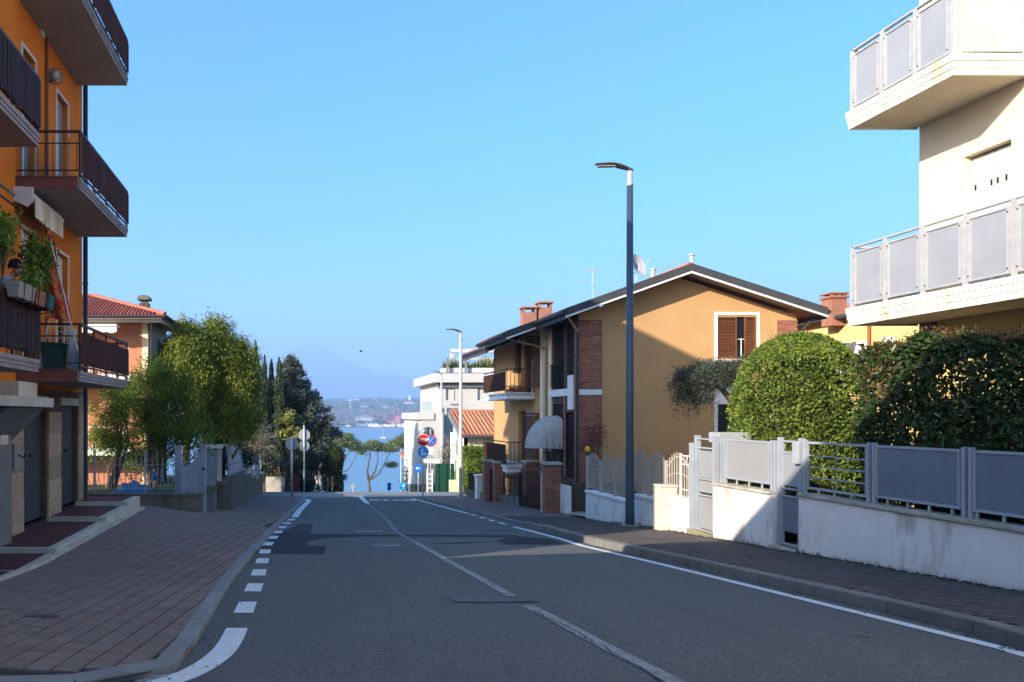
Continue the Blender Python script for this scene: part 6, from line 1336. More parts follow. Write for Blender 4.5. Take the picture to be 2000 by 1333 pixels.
# beach huts, parasols and masts along the shore
for k, (px, h, w) in enumerate([(699,10,1.5),(703,8,1.5),(707,9,1.5),(712,8,1.5),(716,10,1.5),(720,7,1.5),(725,8,8),(735,8,12),(744,5,6),(752,7,8),(760,6,6),(768,8,9),(778,7,7),(787,8,8),(797,6,8),(806,7,8),(815,7,7),(680,5,10)]):
    Y = 1318+random.uniform(-4,8); x = PX(px,Y); zb = -18.2; hh_ = h/F*Y; ww = w/F*Y
    pos = f'{["leftmost","second","third","fourth","fifth","sixth"][k] if k < 6 else ""}'
    if w < 2:
        t = thing('closed_parasol', f'{pos} closed white parasol from the left on the far beach', 'parasol', (x,Y,zb), 'parasols on the far beach'); MB().tube([(x,Y,zb),(x,Y,zb+hh_*.3),(x,Y,zb+hh_*.35),(x,Y,zb+hh_)], [.15,.15,1.0,.1], 6).build('canopy', whf, t)
    else:
        t = thing('beach_hut', f'{random.choice(["pale","white","cream"])} beach hut on the far shore '+{6:'just right of the parasols',7:'below the low pavilion',8:'between pavilion and villa',9:'left of the pink villa',10:'under the left corner of the pink villa',11:'under the villa tower',12:'in front of the pink villa tower',13:'under the right corner of the pink villa',14:'right of the pink villa',15:'farther right of the pink villa',16:'nearest the white modern house',17:'at the left end of the bay'}[k], 'hut', (x,Y,zb), 'huts on the far beach')
        MB().box(x-ww/2,x+ww/2,Y,Y+5,zb-.5,zb+hh_*.7).build('wall', [whf, cream, mat('hut_sand', (.62,.50,.30), None)][k%3], t); MB().prism([(x-ww/2-.3,Y-.3,zb+hh_*.7),(x+ww/2+.3,Y-.3,zb+hh_*.7),(x,Y-.3,zb+hh_)], (0,5.6,0)).build('roof', whf, t)
for k, (px, py, Y) in enumerate([(748,866,700)]):
    x = PX(px,Y); t = thing('sailing_boat', 'small white sailing boat on the lake behind the pine crowns', 'boat', (x,Y,-18.3)); r = MB(); r.add([(x-2.5,Y,-17.6),(x+2.8,Y,-17.6),(x+2,Y,-18.6),(x-2,Y,-18.6),(x-2.5,Y+1.6,-17.6),(x+2.8,Y+1.6,-17.6),(x+2,Y+1.3,-18.6),(x-2,Y+1.3,-18.6)], [(0,1,2,3),(4,7,6,5),(0,4,5,1),(1,5,6,2),(2,6,7,3),(3,7,4,0)]); r.build('hull', whf, t); MB().bar((x,Y+.8,-17.6),(x,Y+.8,-9),.15).build('mast', whf, t)
sheet('quay', -300, 500, [1298,1312], lambda x, y: -17.9, mat('quay_stone', (.45,.42,.37), None), 1)
# bird
bd = thing('bird', 'small dark bird flying over the lake', 'bird', (PX(705,60),60,PZ(687,60))); x, z = PX(705,60), PZ(687,60)
MB().ball((x,60,z), .12, .05, .05, 8, 6).build('body', blackiron, bd); m_ = MB(); m_.prism([(x-.05,60,z+.02),(x+.07,60,z+.02),(x-.02,59.75,z+.14)], (0,0,.01)); m_.prism([(x-.05,60,z+.02),(x+.07,60,z+.02),(x-.02,60.25,z+.14)], (0,0,.01)); m_.build('wings', blackiron, bd)
# ================================================================ vegetation
def leaves(name, P, size, m, parent=None, up=.0, normals=None, aspect=.5, fold=.25, jitter=1.0, dirs=None, kind=None, **tg):
    """N folded leaf faces at points P (N,3)"""
    P = np.asarray(P, float); n = len(P); off = np.array(OFF[parent.name] if parent else (0,0,0))
    s = size*rng.uniform(.65, 1.35, n)[:,None]
    d = rng.normal(size=(n,3)) if dirs is None else np.asarray(dirs)+rng.normal(size=(n,3))*jitter
    d[:,2] += up; d /= np.linalg.norm(d, axis=1)[:,None]
    q = rng.normal(size=(n,3)) if normals is None else np.asarray(normals)+rng.normal(size=(n,3))*.55
    w = np.cross(d, q); w /= np.linalg.norm(w, axis=1)[:,None]+1e-9
    nn = np.cross(d, w)
    a = P-d*s*.5; b = P+d*s*.5; l = P+w*s*aspect*.5+nn*s*fold*.3; r = P-w*s*aspect*.5+nn*s*fold*.3
    V_ = np.stack([a, l, b, r], 1).reshape(-1,3)-off
    me = bpy.data.meshes.new(name); me.vertices.add(4*n); me.vertices.foreach_set('co', V_.ravel()); me.loops.add(6*n); me.polygons.add(2*n)
    base = (np.arange(n)*4)[:,None]; idx = (base+np.array([0,1,2,0,2,3])).ravel()
    me.loops.foreach_set('vertex_index', idx); me.polygons.foreach_set('loop_start', np.arange(2*n)*3); me.update(calc_edges=True); me.materials.append(m)
    o = bpy.data.objects.new(name, me); COL.objects.link(o)
    if parent: o.parent = parent; OFF[o.name] = tuple(off)
    if kind: o['kind'] = kind
    for k, v in tg.items(): o[k] = v
    return o
def blob_clumps(blobs, n, shell=.5):
    """clump centres in a list of ellipsoids (x,y,z,rx,ry,rz)"""
    vol = np.array([b[3]*b[4]*b[5] for b in blobs]); ch = rng.choice(len(blobs), n, p=vol/vol.sum()); out = []
    for c in ch:
        b = blobs[c]; v = rng.normal(size=3); v /= np.linalg.norm(v); r = rng.uniform(shell**3, 1)**(1/3); out.append((b[0]+v[0]*r*b[3], b[1]+v[1]*r*b[4], b[2]+v[2]*r*b[5]))
    return np.array(out)
def around(C, per, sx, sy, sz): 
    return (C[:,None,:]+rng.normal(size=(len(C),per,3))*np.array([sx,sy,sz])).reshape(-1,3)
def tree(name, label, x, y, z0, blobs, nclump, per, spread, size, m, trunk_r=.12, nlimb=10, cat='tree', up=.0, aspect=.5, shell=.4, group=None, branch_to=None, trunk_top=None, sz=None):
    t = thing(name, label, cat, (x, y, z0), group)
    C = blob_clumps(blobs, nclump, shell)
    ztop = trunk_top if trunk_top is not None else max(b[2] for b in blobs)
    zl = min(b[2]-b[5] for b in blobs)
    lean = rng.uniform(-.15,.15,2)
    tp = [(x, y, z0-.1), (x+lean[0]*.3, y+lean[1]*.3, z0+(ztop-z0)*.35), (x+lean[0], y+lean[1], z0+(ztop-z0)*.7), (x+lean[0]*.6, y, ztop)]
    MB().tube(tp, [trunk_r, trunk_r*.8, trunk_r*.5, trunk_r*.15], 8).build('trunk', bark, t, smooth=True)
    mb = MB()
    for c in C[rng.permutation(len(C))[:nlimb]]:
        f = rng.uniform(.3,.85); b0 = Vector((x+lean[0]*f, y+lean[1]*f, z0+(ztop-z0)*f)); c = Vector(c); mid = b0.lerp(c, .5)+Vector((0,0,-.08*(c-b0).length)); mb.tube([b0, mid, c], [trunk_r*.35, trunk_r*.22, trunk_r*.06], 5, False)
    mb.build('limbs', bark, t, smooth=True)
    leaves('crown', around(C, per, spread, spread, sz or spread), size, m, t, up=up, aspect=aspect)
    return t
def blob(px, py, rx, rz, Y, ry=None): k = Y/F; return (PX(px,Y), Y, PZ(py,Y), rx*k, (ry or rx)*k, rz*k)
# --- clipped domed shrub
yd = 16.1
ds = thing('domed_shrub', 'large clipped domed evergreen shrub in full sun behind the grey fence', 'shrub', (PX(1560,yd), yd, -.6))
def dome_pts(n, xc, yc, rx, ry, z0, zt, rmin=.86):
    u = rng.uniform(0, 2*math.pi, n); v = rng.uniform(0,1,n); z = z0+(zt-z0)*v
    t = np.clip((z-(zt-1.55))/1.55, 0, 1); rad = np.sqrt(np.clip(1-t**2.1,0,1)); 
    k = rng.uniform(rmin**2,1,n)**.5; bump = 1+.035*np.sin(u*7+z*5)+.03*np.sin(u*13-z*9)
    P = np.stack([xc+rx*rad*k*np.cos(u)*bump, yc+ry*rad*k*np.sin(u)*bump, z+rng.normal(size=n)*.02], 1)
    N_ = np.stack([np.cos(u)*rad, np.sin(u)*rad, t*.9+.15], 1); return P, N_
P, N_ = dome_pts(46000, PX(1562,yd), yd, 1.27, 1.2, -.7, PZ(652,yd))
leaves('foliage', P, .068, lf_dome, ds, up=.25, aspect=.5, dirs=N_*.7, jitter=.7, normals=None)
cap_n = 9000; a = rng.uniform(0,2*math.pi,cap_n); r = np.sqrt(rng.uniform(0,1,cap_n))*.75; P = np.stack([PX(1562,yd)+1.27*r*np.cos(a), yd+1.2*r*np.sin(a), PZ(652,yd)-1.55+1.55*np.sqrt(1-r**2.1)**.95-rng.uniform(0,.12,cap_n)], 1); leaves('foliage', P, .068, lf_dome, ds, up=.5)
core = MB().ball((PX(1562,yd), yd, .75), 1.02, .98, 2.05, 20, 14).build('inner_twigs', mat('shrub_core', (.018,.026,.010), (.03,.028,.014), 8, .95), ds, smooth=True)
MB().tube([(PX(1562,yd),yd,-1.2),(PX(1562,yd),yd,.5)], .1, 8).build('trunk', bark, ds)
tw = MB()
for px, py in ((1497,640),(1503,628),(1510,645),(1520,660)):
    p = Vector((PX(px,yd),yd,PZ(py,yd))); b0 = Vector((PX(1500,yd)+.05,yd,PZ(690,yd))); tw.tube([b0, b0.lerp(p,.6)+Vector((.03,0,0)), p], [.008,.005,.002], 4, False)
tw.build('stray_shoots', bark, ds)
# --- dark laurel hedge
hg = thing('laurel_hedge', 'dense dark laurel hedge behind the grey panel fence at right', 'hedge', (8.8, 9, -.4))
def hedge_pts(n, x0, x1, y0, y1, z0, ztf, gaps=.2):
    P = []
    while len(P) < n:
        m_ = n; f = rng.uniform(0,1,m_); y = rng.uniform(y0,y1,m_); zt = ztf(y); z = z0+(zt-z0)*rng.uniform(0,1,m_)
        x = np.where(f < .62, x0+np.abs(rng.normal(size=m_))*.12, rng.uniform(x0,x1,m_)); 
        top = rng.uniform(0,1,m_) < .16; z = np.where(top, zt-np.abs(rng.normal(size=m_))*.07, z); x = np.where(top, rng.uniform(x0,x1,m_), x)
        nz = np.array([mn.noise(Vector((b*1.9, c*1.9, 3.0))) for b, c in zip(y, z)]); keep = nz > -.42+gaps*.0; x = x+nz*.12
        P += [tuple(q) for q, k in zip(np.stack([x,y,z],1), keep) if k]
    return np.array(P[:n])
ztf = lambda y: 2.46+.05*np.sin(y*3.1)+.06*np.sin(y*7.7+1)+.03*(y-9)
P = hedge_pts(46000, 8.3, 9.1, 5.4, 11.95, .1, ztf)
leaves('foliage', P, .095, lf_hedge, hg, up=.15, aspect=.42, dirs=np.tile([-.4,-.2,.1],(len(P),1)), jitter=1.0)
P = hedge_pts(1100, 8.3, 9.0, 11.2, 11.95, 1.7, lambda y: ztf(y)+.02); leaves('young_leaves', P, .09, lf_red, hg, up=.4, aspect=.4)
P = np.stack([rng.uniform(8.3,9.1,2600), rng.uniform(5.5,11.9,2600), np.zeros(2600)],1); P[:,2] = ztf(P[:,1])+rng.uniform(-.05,.09,2600); leaves('top_shoots', P, .07, lf_red, hg, up=1.1, aspect=.3)
m_ = MB()
for k in range(80):
    y = 5.5+k*.086; x = 8.6+random.uniform(-.15,.3); m_.tube([(x,y,-.4),(x+random.uniform(-.1,.1),y+random.uniform(-.1,.1),1),(x+random.uniform(-.2,.2),y+random.uniform(-.2,.2),2.3)], [.02,.014,.006], 5, False)
m_.build('stems', bark, hg)
# strap leaved plant behind the barred fence
yu = thing('strap_leaf_plant', 'strap leaved plant arching behind the barred grey fence', 'plant', (8.5, 11.8, .1))
m_ = MB()
for k in range(70):
    a = random.uniform(0,6.28); L_ = random.uniform(.5,.95); el = random.uniform(.3,1.3); b0 = Vector((8.55,11.75,.15)); d = Vector((math.cos(a)*math.cos(el),math.sin(a)*math.cos(el),math.sin(el))); s_ = d.cross(Vector((0,0,1))).normalized()*.018
    prev = None
    for j in range(6):
        t = j/5; p = b0+d*L_*t+Vector((0,0,-.45*t*t*L_)); w_ = s_*(1-t*.9); cur = (p-w_, p+w_)
        if prev: m_.quad(prev[0], prev[1], cur[1], cur[0])
        prev = cur
m_.build('leaves', mat('strap_leaf', (.13,.16,.09), (.09,.12,.06), 3, .6), yu, fix=False)
# --- olive tree
Yo = 18.6; ol = thing('olive_tree', 'grey green olive tree leaning left in front of the ochre gable', 'olive tree', (PX(1452,Yo), Yo, -1))
pt = lambda px, py, dy=0: (PX(px,Yo), Yo+dy, PZ(py,Yo))
MB().tube([pt(1468,960),pt(1462,870),pt(1440,800),pt(1412,762),pt(1385,748)], [.11,.09,.08,.06,.035], 10).build('trunk', bark, ol, smooth=True)
m_ = MB(); ends = [(1345,735),(1325,750),(1330,775),(1360,715),(1385,705),(1410,712),(1440,705),(1450,735),(1350,790),(1380,775),(1425,720),(1460,720)]
for px, py in ends: dy = random.uniform(-.4,.4); m_.tube([pt(1400,755),pt((1400+px)/2,(755+py)/2-4,dy/2),pt(px,py,dy)], [.035,.02,.008], 5, False)
m_.build('limbs', bark, ol)
B = [blob(1350,738,34,22,Yo),blob(1385,722,36,18,Yo),blob(1425,718,34,20,Yo),blob(1332,762,22,22,Yo),blob(1360,775,34,18,Yo),blob(1455,712,22,22,Yo),blob(1400,745,40,16,Yo),blob(1440,745,24,20,Yo)]
C = blob_clumps(B, 420, .1); leaves('crown', around(C, 40, .08,.12,.07), .062, lf_olive, ol, aspect=.25)
C2 = np.array([pt(random.uniform(1318,1400), random.uniform(785,812), random.uniform(-.2,.2)) for _ in range(26)]); leaves('drooping_sprays', around(C2, 22, .03,.05,.10), .05, lf_olive, ol, aspect=.25, up=-1)
# small red maple, dry shrubs by the house
tree('red_maple', 'small red leaved maple before the brick corner of the ochre house', PX(1165,24.5), 24.5, -1.2, [blob(1150,860,14,22,24.5),blob(1165,848,16,24,24.5),blob(1140,875,10,14,24.5)], 60, 18, .09, .05, leafm('leaf_maple_red', (.12,.015,.03), (.16,.03,.04), .4), .03, 18)
t = thing('bare_shrub', 'bare branched shrub in front of the white dome awning', 'shrub', (8.4, 26, -1)); m_ = MB()
for k in range(34):
    a = pt; b0 = Vector((8.35,26.0,-1.0)); p = Vector((PX(random.uniform(1055,1120),26),26+random.uniform(-.5,.5),PZ(random.uniform(830,935),26))); mid = b0.lerp(p,.5)+Vector((random.uniform(-.2,.2),0,.15)); m_.tube([b0,mid,p],[.012,.007,.003],4,False)
m_.build('twigs', bark, t)
C = np.array([(8.3+random.gauss(0,.25),25.8+random.gauss(0,.2),random.uniform(-1.0,.6)) for _ in range(40)]); leaves('leaves', around(C, 10, .08,.08,.08), .045, lf_dark, t)
# climber on the ochre house beyond balcony
t = thing('climbing_plant', 'sparse climbing plant between the tiled outbuilding and ochre house balconies', 'climber', (PX(992,38),38,-2)); C = np.array([(PX(random.uniform(984,1000),38),38+random.uniform(-.2,.2),PZ(random.uniform(785,870),38)) for _ in range(70)]); leaves('leaves', around(C,12,.08,.08,.12), .06, leafm('leaf_grey_green', (.16,.17,.11), (.11,.12,.07), .3), t)
m_ = MB()
for k in range(5): x = PX(986+k*3,38); m_.tube([(x,38.1,-2.4),(x+.1,38.1,0),(x,38.1,PZ(780,38))], [.02,.015,.008], 5, False)
m_.build('stems', bark, t)
# hedge below hut and behind railings
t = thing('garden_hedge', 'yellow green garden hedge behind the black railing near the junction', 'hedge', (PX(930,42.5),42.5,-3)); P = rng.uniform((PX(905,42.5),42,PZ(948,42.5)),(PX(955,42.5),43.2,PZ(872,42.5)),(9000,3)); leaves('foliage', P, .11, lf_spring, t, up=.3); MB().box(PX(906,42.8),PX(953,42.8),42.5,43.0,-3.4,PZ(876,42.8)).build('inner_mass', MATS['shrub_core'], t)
# roof garden grass
t = thing('roof_grass', 'tall yellow green grasses in the roof planter of the white modern house', 'plant', (PX(910,56.6),56.6,4.6)); m_ = MB()
for k in range(420):
    x = random.uniform(PX(862,56.6),PX(975,56.6)); h = random.uniform(.4,1.0)*(1+.25*math.sin(x*3)); l = random.gauss(0,.16); z = PZ(723,56.6); m_.add([(x-.04,56.6+random.uniform(-.25,.25),z),(x+.04,56.6,z),(x+l,56.6+random.uniform(-.2,.2),z+h)], [(0,1,2)])
m_.build('grass_blades', lf_yellow, t, fix=False, kind='stuff')
# --- left side: big sunlit conifer pair, spring shrubs, others
Yc = 27.4
tree('conifer_tree', 'tall yellow green conifer with twin tops lit by the sun', PX(430,Yc), Yc, -2.6, [blob(425,668,30,44,Yc),blob(440,720,48,55,Yc),blob(455,770,46,60,Yc),blob(478,730,30,55,Yc),blob(410,740,35,60,Yc),blob(468,810,38,48,Yc),blob(425,815,40,36,Yc)], 640, 150, .14, .105, lf_conifer, .2, 30, up=.8, aspect=.35, shell=.55, sz=.2)
Yc = 26.6
tree('conifer_tree', 'rounded yellow green conifer left of the taller twin topped one', PX(362,Yc), Yc, -2.4, [blob(365,675,30,38,Yc),blob(375,700,34,50,Yc),blob(352,720,32,45,Yc),blob(385,750,30,60,Yc),blob(338,705,20,30,Yc)], 480, 140, .14, .10, lf_conifer, .18, 24, up=.8, aspect=.35, shell=.5, sz=.2)
for lab, px, py0, Y, bl, n in (('multi stemmed shrub tree with fresh green leaves behind the tulip railing', 300, 960, 24.5, [(290,770,55,50),(330,800,50,45),(345,760,40,40),(260,800,40,40),(310,840,60,35),(300,730,40,30),(365,820,30,50)], 330),
                               ('thin green shrub with bright spring leaves beside the orange building corner', 215, 960, 23.5, [(205,800,30,40),(220,840,36,35),(195,860,24,30),(235,790,24,40),(240,870,30,25)], 110)):
    t = thing('shrub_tree', lab, 'shrub', (PX(px,Y), Y, -1.0)); B = [blob(a,b,c,d,Y) for a,b,c,d in bl]; C = blob_clumps(B, n, .1)
    leaves('crown', around(C, 75, .13,.15,.11), .068, lf_spring, t, aspect=.5)
    root = Vector((PX(px,Y),Y,-1.0)); heads = []
    for k in range(6):
        p1 = root+Vector((random.uniform(-.15,.15),random.uniform(-.1,.1),random.uniform(.3,.6))); c = Vector(C[rng.integers(len(C))]); mid = p1.lerp(c,.5)+Vector((random.uniform(-.2,.2),0,.1)); MB().tube([root,p1,mid,c],[.07,.055,.035,.01],7).build('stem', bark, t, smooth=True); heads += [p1,mid]
    mb = MB()
    for c in C[::3]: c = Vector(c); b0 = min(heads, key=lambda h: (h-c).length); mb.tube([b0,b0.lerp(c,.5)+Vector((0,0,-.05)),c],[.016,.010,.004],4,False)
    mb.build('twigs', bark, t)
tree('garden_tree', 'leafy tree filling the gap behind the orange building corner', PX(300,25.2), 25.2, -1.2, [blob(190,880,30,25,25.2),blob(310,815,50,40,25.2),blob(370,855,45,40,25.2),blob(270,885,70,28,25.2)], 150, 40, .2, .09, lf_spring, .12, 26, shell=.2)
# dry twiggy bush behind grey panels
t = thing('dry_bush', 'dry tangled greyish bush behind the grey panel fence', 'bush', (PX(480,44),44,-3)); B = [blob(470,865,34,30,44),blob(510,865,30,32,44),blob(440,870,26,26,44),blob(490,845,34,18,44)]; C = blob_clumps(B, 170, .3); m_ = MB()
for c in C:
    for k in range(16):
        p = Vector(c); q = p+Vector((random.gauss(0,.32),random.gauss(0,.32),random.gauss(.05,.32))); m_.tube([p,p.lerp(q,.5)+Vector((0,0,.06)),q],[.012,.009,.004],3,False)
m_.build('twigs', twig, t, fix=False); leaves('leaves', around(C,10,.2,.2,.2), .07, twig, t)
tree('garden_bush', 'dark green bush filling the gap behind the stepped grey panels', PX(440,33), 33, -2.4, [blob(430,885,36,26,33),blob(465,895,28,20,33),blob(410,860,22,24,33)], 150, 50, .16, .11, lf_dark, .08, 12, cat='bush')
# cypresses
for k, (px, top, bot, w, Y) in enumerate(((499,665,860,11,47),(517,694,850,8,49),(530,702,850,9,48),(545,698,850,11,47.5))):
    lab = ['tallest slender dark cypress left of the others','second slender cypress with narrow top','third slender cypress between two others','rightmost slender cypress in front of the cedar'][k]
    t = thing('cypress_tree', lab, 'cypress tree', (PX(px,Y),Y,-4), 'slender cypresses behind the conifer'); n = 5200; v = rng.uniform(0,1,n)**.8; z1, z0 = PZ(top,Y), PZ(bot,Y)-1.5; z = z1+(z0-z1)*v; rad = w/F*Y*np.clip(v*3.2,0.04,1)**.75*(1+.18*np.sin(z*6)); a = rng.uniform(0,6.283,n); rr = np.sqrt(rng.uniform(.3,1,n)); P = np.stack([PX(px,Y)+rad*rr*np.cos(a), Y+rad*rr*np.sin(a), z],1)
    leaves('crown', P, .16, lf_cypress, t, up=2.2, aspect=.3); MB().tube([(PX(px,Y),Y,-4),(PX(px,Y),Y,z1-.5)], [.1,.02], 6).build('trunk', bark, t)
# cedar: layered drooping boughs
Yk = 50; cd = thing('cedar_tree', 'large blue grey cedar with layered boughs left of the lake view', 'cedar tree', (PX(572,Yk),Yk,-4)); xk_ = PX(572,Yk); topz = PZ(694,Yk)
MB().tube([(xk_,Yk,-4),(xk_-.1,Yk,0),(PX(562,Yk),Yk,topz)], [.3,.2,.03], 10).build('trunk', bark, cd, smooth=True)
m_ = MB(); PP = []; DD = []; NN = []
for k in range(300):
    t_ = rng.uniform(0,1)**.85; z = topz-.2-(topz+3.6)*t_; a = rng.uniform(0,6.283); ca, sa = math.cos(a), math.sin(a)
    L_ = (.45+3.6*min(1,t_*1.25)**.8)*rng.uniform(.6,1.0)*(1.0 if ca > -.2 else .75); 
    if ca > .5: L_ = min(L_, .35+2.9*min(1,t_*1.6)**.75*rng.uniform(.75,1.02))
    b0 = Vector((xk_-.1*(1-t_), Yk, z)); e = b0+Vector((ca*L_, sa*L_, .28*L_*(1-t_*.6))); mid = b0.lerp(e,.55)+Vector((0,0,.05)); m_.tube([b0,mid,e],[.045,.028,.008],5,False)
    nb_ = int(240*L_)+60
    for i in range(nb_):
        s_ = rng.uniform(.22,1.05); p = b0.lerp(e, s_)+Vector((0,0,-.02)); w_ = .16+.55*L_*.35*math.sin(min(1,s_)*math.pi*.8); lat = rng.uniform(-1,1)*w_; p = p+Vector((-sa*lat, ca*lat, rng.normal()*.13-abs(lat)*.2)); PP.append(tuple(p)); DD.append((ca+(-sa)*np.sign(lat)*.8, sa+ca*np.sign(lat)*.8, .15)); NN.append((0,0,1))
leaves('boughs_foliage', np.array(PP), .17, lf_cedar, cd, dirs=np.array(DD), jitter=.5, normals=None, aspect=.34); m_.build('boughs', bark, cd)
# dark evergreen mass, bright shrub, ivy column
tree('evergreen_bush', 'dark evergreen mass below the cypresses and cedar', PX(540,48.5), 48.5, -4, [blob(530,800,40,50,48.5),blob(560,850,50,60,48.5),blob(600,900,50,60,48.5),blob(545,900,40,50,48.5),blob(510,770,22,40,48.5),blob(640,920,30,40,48.5)], 330, 45, .2, .14, lf_dark, .15, 12, cat='bush', shell=.4)
tree('bright_bush', 'yellow green broad leaved bush catching the sun behind the sign backs', PX(572,46.9), 47.4, -3, [blob(562,815,16,16,47.4),blob(575,850,14,18,47.4),blob(555,838,14,16,47.4),blob(580,870,8,14,47.4)], 60, 26, .12, .16, lf_yellow, .05, 10, cat='bush')
t = thing('ivy_column', 'ivy covered column at the left edge of the lake view', 'ivy', (PX(655,48),48,-4)); n = 7500; a = rng.uniform(0,6.283,n); zz = rng.uniform(PZ(962,48),PZ(872,48),n); rr = .45*rng.uniform(.8,1.05,n)*(1+.1*np.sin(zz*4))*np.clip((PZ(866,48)-zz)*3,.2,1); P = np.stack([PX(655,48)+rr*np.cos(a),48+rr*np.sin(a),zz],1); leaves('foliage', P, .10, leafm('leaf_ivy', (.06,.085,.02), (.04,.06,.018), .4), t); MB().box(PX(655,48)-.25,PX(655,48)+.25,47.75,48.25,-4,PZ(880,48)).build('inner_post', bark, t)
tree('orange_shrub', 'small orange leaved shrub at the foot of the ivy column', PX(650,46.9), 46.95, -3.05, [blob(648,943,8,9,46.9)], 16, 16, .06, .07, leafm('leaf_orange', (.35,.13,.03), (.25,.10,.03), .4), .02, 6, cat='shrub')
tree('dark_bush', 'dark bush behind the walking man beyond the junction', PX(600,49.5), 49.5, -4, [blob(600,930,40,40,49.5),blob(630,905,30,50,49.5)], 110, 40, .2, .13, lf_dark, .08, 6, cat='bush')
# bushes on the right beyond the junction
tree('corner_tree', 'bare ivy hung tree behind the pole beside the green gate', PX(868,49.5), 50.2, -4, [blob(866,900,12,34,50),blob(880,870,12,20,50)], 40, 16, .15, .09, twig, .08, 16)
tree('dark_tree', 'dark trees between the lake view and the traffic signs', PX(812,62), 62, -6, [blob(808,930,16,30,62),blob(822,905,12,24,62),blob(800,950,14,20,62)], 90, 40, .22, .15, lf_dark, .1, 10)
# umbrella pines near the lake
def pine(label, px, base, Y, limbs, crowns, r=.28):
    t = thing('umbrella_pine', label, 'pine tree', (PX(px,Y),Y,plane(Y)), 'umbrella pines at the lake'); q = lambda a, b, dy=0: (PX(a,Y),Y+dy,PZ(b,Y))
    for L_ in limbs: MB().tube([q(*p) for p in L_[0]], [l*1.0 for l in L_[1]], 8).build('trunk' if L_ is limbs[0] else 'limb', bark, t, smooth=True)
    C = np.concatenate([blob_clumps([blob(a,b,c,d,Y,c*.9)], n, .3) for a,b,c,d,n in crowns]); leaves('crown', around(C, 55, .42,.42,.20), .34, lf_pine, t, up=.9, aspect=.35)
pine('middle umbrella pine with forked trunk in front of the lake', 722, 960, 150, [([(722,985),(722,958),(720,938)],[.30,.26,.22]),([(720,938),(717,920),(723,890),(722,875)],[.24,.18,.12,.05]),([(720,938),(732,922),(738,900),(737,880)],[.22,.16,.11,.05]),([(722,938),(740,926),(752,905),(758,890),(764,878)],[.2,.15,.11,.08,.04]),([(752,906),(762,908),(766,905)],[.07,.05,.03]),([(722,886),(712,893),(706,884)],[.06,.05,.03])],
     [(720,872,16,6,40),(742,874,22,8,60),(762,876,16,6,36),(765,908,7,6,14),(706,880,9,8,16),(733,866,14,4,24)])
pine('left umbrella pine leaning out beside the ivy column', 640, 960, 140, [([(640,985),(645,950),(655,915)],[.3,.26,.2]),([(655,915),(672,900),(684,880)],[.16,.1,.04]),([(650,930),(680,918),(694,895),(697,882)],[.12,.09,.07,.03]),([(655,915),(660,895),(662,875)],[.12,.08,.04])],
     [(665,862,24,10,70),(685,868,18,8,50),(697,876,10,6,20),(670,852,16,5,24)])
pine('right umbrella pine behind the thin street lamps', 797, 960, 160, [([(790,985),(793,950),(800,925),(806,905)],[.36,.32,.26,.2]),([(800,925),(790,900),(780,880)],[.16,.12,.05]),([(800,925),(815,895),(820,875)],[.16,.12,.05])],
     [(785,865,26,10,80),(805,858,26,11,90),(768,872,12,6,24),(820,866,22,12,70),(795,854,18,5,30)])
FARCLEAR = [(s[0], s[2], s[4]) for s in specs]+[(774,40,1400),(711,40,1450),(800,24,2280)]
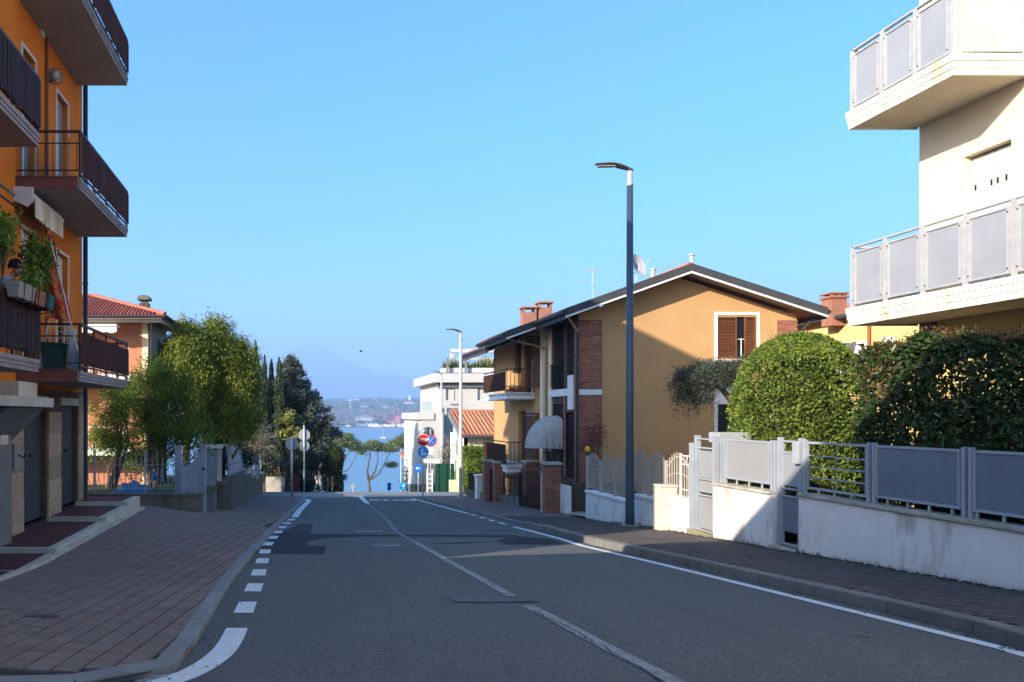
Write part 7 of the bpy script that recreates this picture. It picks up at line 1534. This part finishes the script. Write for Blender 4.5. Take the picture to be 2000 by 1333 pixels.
# far shore woods: many bushes and trees as one mass, a few separate dark trees
def fwood(name, n, ylo, yhi, xlo, xhi, m, s, lab):
    P = []
    for _ in range(n):
        y = random.uniform(ylo, yhi); px = random.uniform(xlo, xhi); x = PX(px, y)
        if any(abs(px-a) < w/2+2.5 and Yh-420 < y < Yh+30 for a, w, Yh in FARCLEAR): continue
        z = fz(x, y); h = random.uniform(.5,1)*s
        c = np.array([x, y, z+h*.55]); q = rng.normal(size=(22,3))*np.array([h*.42,h*.42,h*.33]); P.append(c+q)
    leaves(name, np.concatenate(P), s*.30, m, None, kind='stuff', label=lab, aspect=.8)
fw1 = leafm('far_leaf_bare', (.30,.23,.17), (.22,.18,.13), .3, .1, sc=.02); fw2 = leafm('far_leaf_green', (.12,.15,.075), (.08,.11,.06), .3, .1, sc=.02); fw3 = leafm('far_leaf_olive', (.22,.22,.11), (.17,.18,.09), .3, .1, sc=.02)
fwood('far_woods', 950, 1420, 1700, 560, 900, fw1, 11, 'bare brown woods behind the far beach')
fwood('far_woods', 900, 1650, 2450, 540, 920, fw2, 13, 'dark green woods on the far hills')
fwood('far_woods', 600, 1600, 2300, 540, 920, fw3, 12, 'olive toned groves on the far hills')
fwood('far_woods', 260, 1325, 1400, 560, 700, fw3, 9, 'green scrub along the left of the far shore')
for k, (px, py, w, h, Y) in enumerate(((706,830,20,11,1380),(738,828,12,13,1390),(748,830,16,14,1385),(727,800,6,12,2000),(672,806,8,14,1900),(764,790,4,9,2200))):
    tree('far_tree', ['dark round tree left of the low pavilion','dark conifer left of the pink villa','broad dark tree touching the pink villa','dark pointed tree on the far hill','tall dark tree at the left of the far hills','small pointed tree on the crest left of the church'][k], PX(px,Y), Y, PZ(py+h/2,Y)-2, [(PX(px,Y),Y,PZ(py,Y),w/2/F*Y,w/2/F*Y,h/2/F*Y)], 26, 22, 1.5, 2.6, lf_dark, .5, 4, group='dark trees on the far shore')

# plants on the slatted balcony
for lab, y, z, n, rad, xx in (('tall bushy green plant growing from the balcony planters beside the flag', 11.38, 3.72, 26, (.20,.30,.42), -3.80), ('leafy plant at the left end of the balcony planters above the person', 9.85, 3.80, 14, (.14,.22,.34), -3.72), ('small drooping plant spilling over the balcony planters', 10.7, 3.36, 10, (.12,.3,.12), -3.66)):
    t = thing('balcony_plant', lab, 'plant', (xx, y, 3.2), 'plants in the balcony planters'); C = blob_clumps([(xx,y,z,*rad)], n*3, .1); leaves('leaves', around(C, 16, .05,.06,.05), .075, lf_spring, t, aspect=.5); m_ = MB()
    for c in C[::3]: m_.tube([(xx,y,3.2),((xx+c[0])/2,(y+c[1])/2,(3.3+c[2])/2),tuple(c)],[.008,.006,.003],4,False)
    m_.build('stems', bark, t)
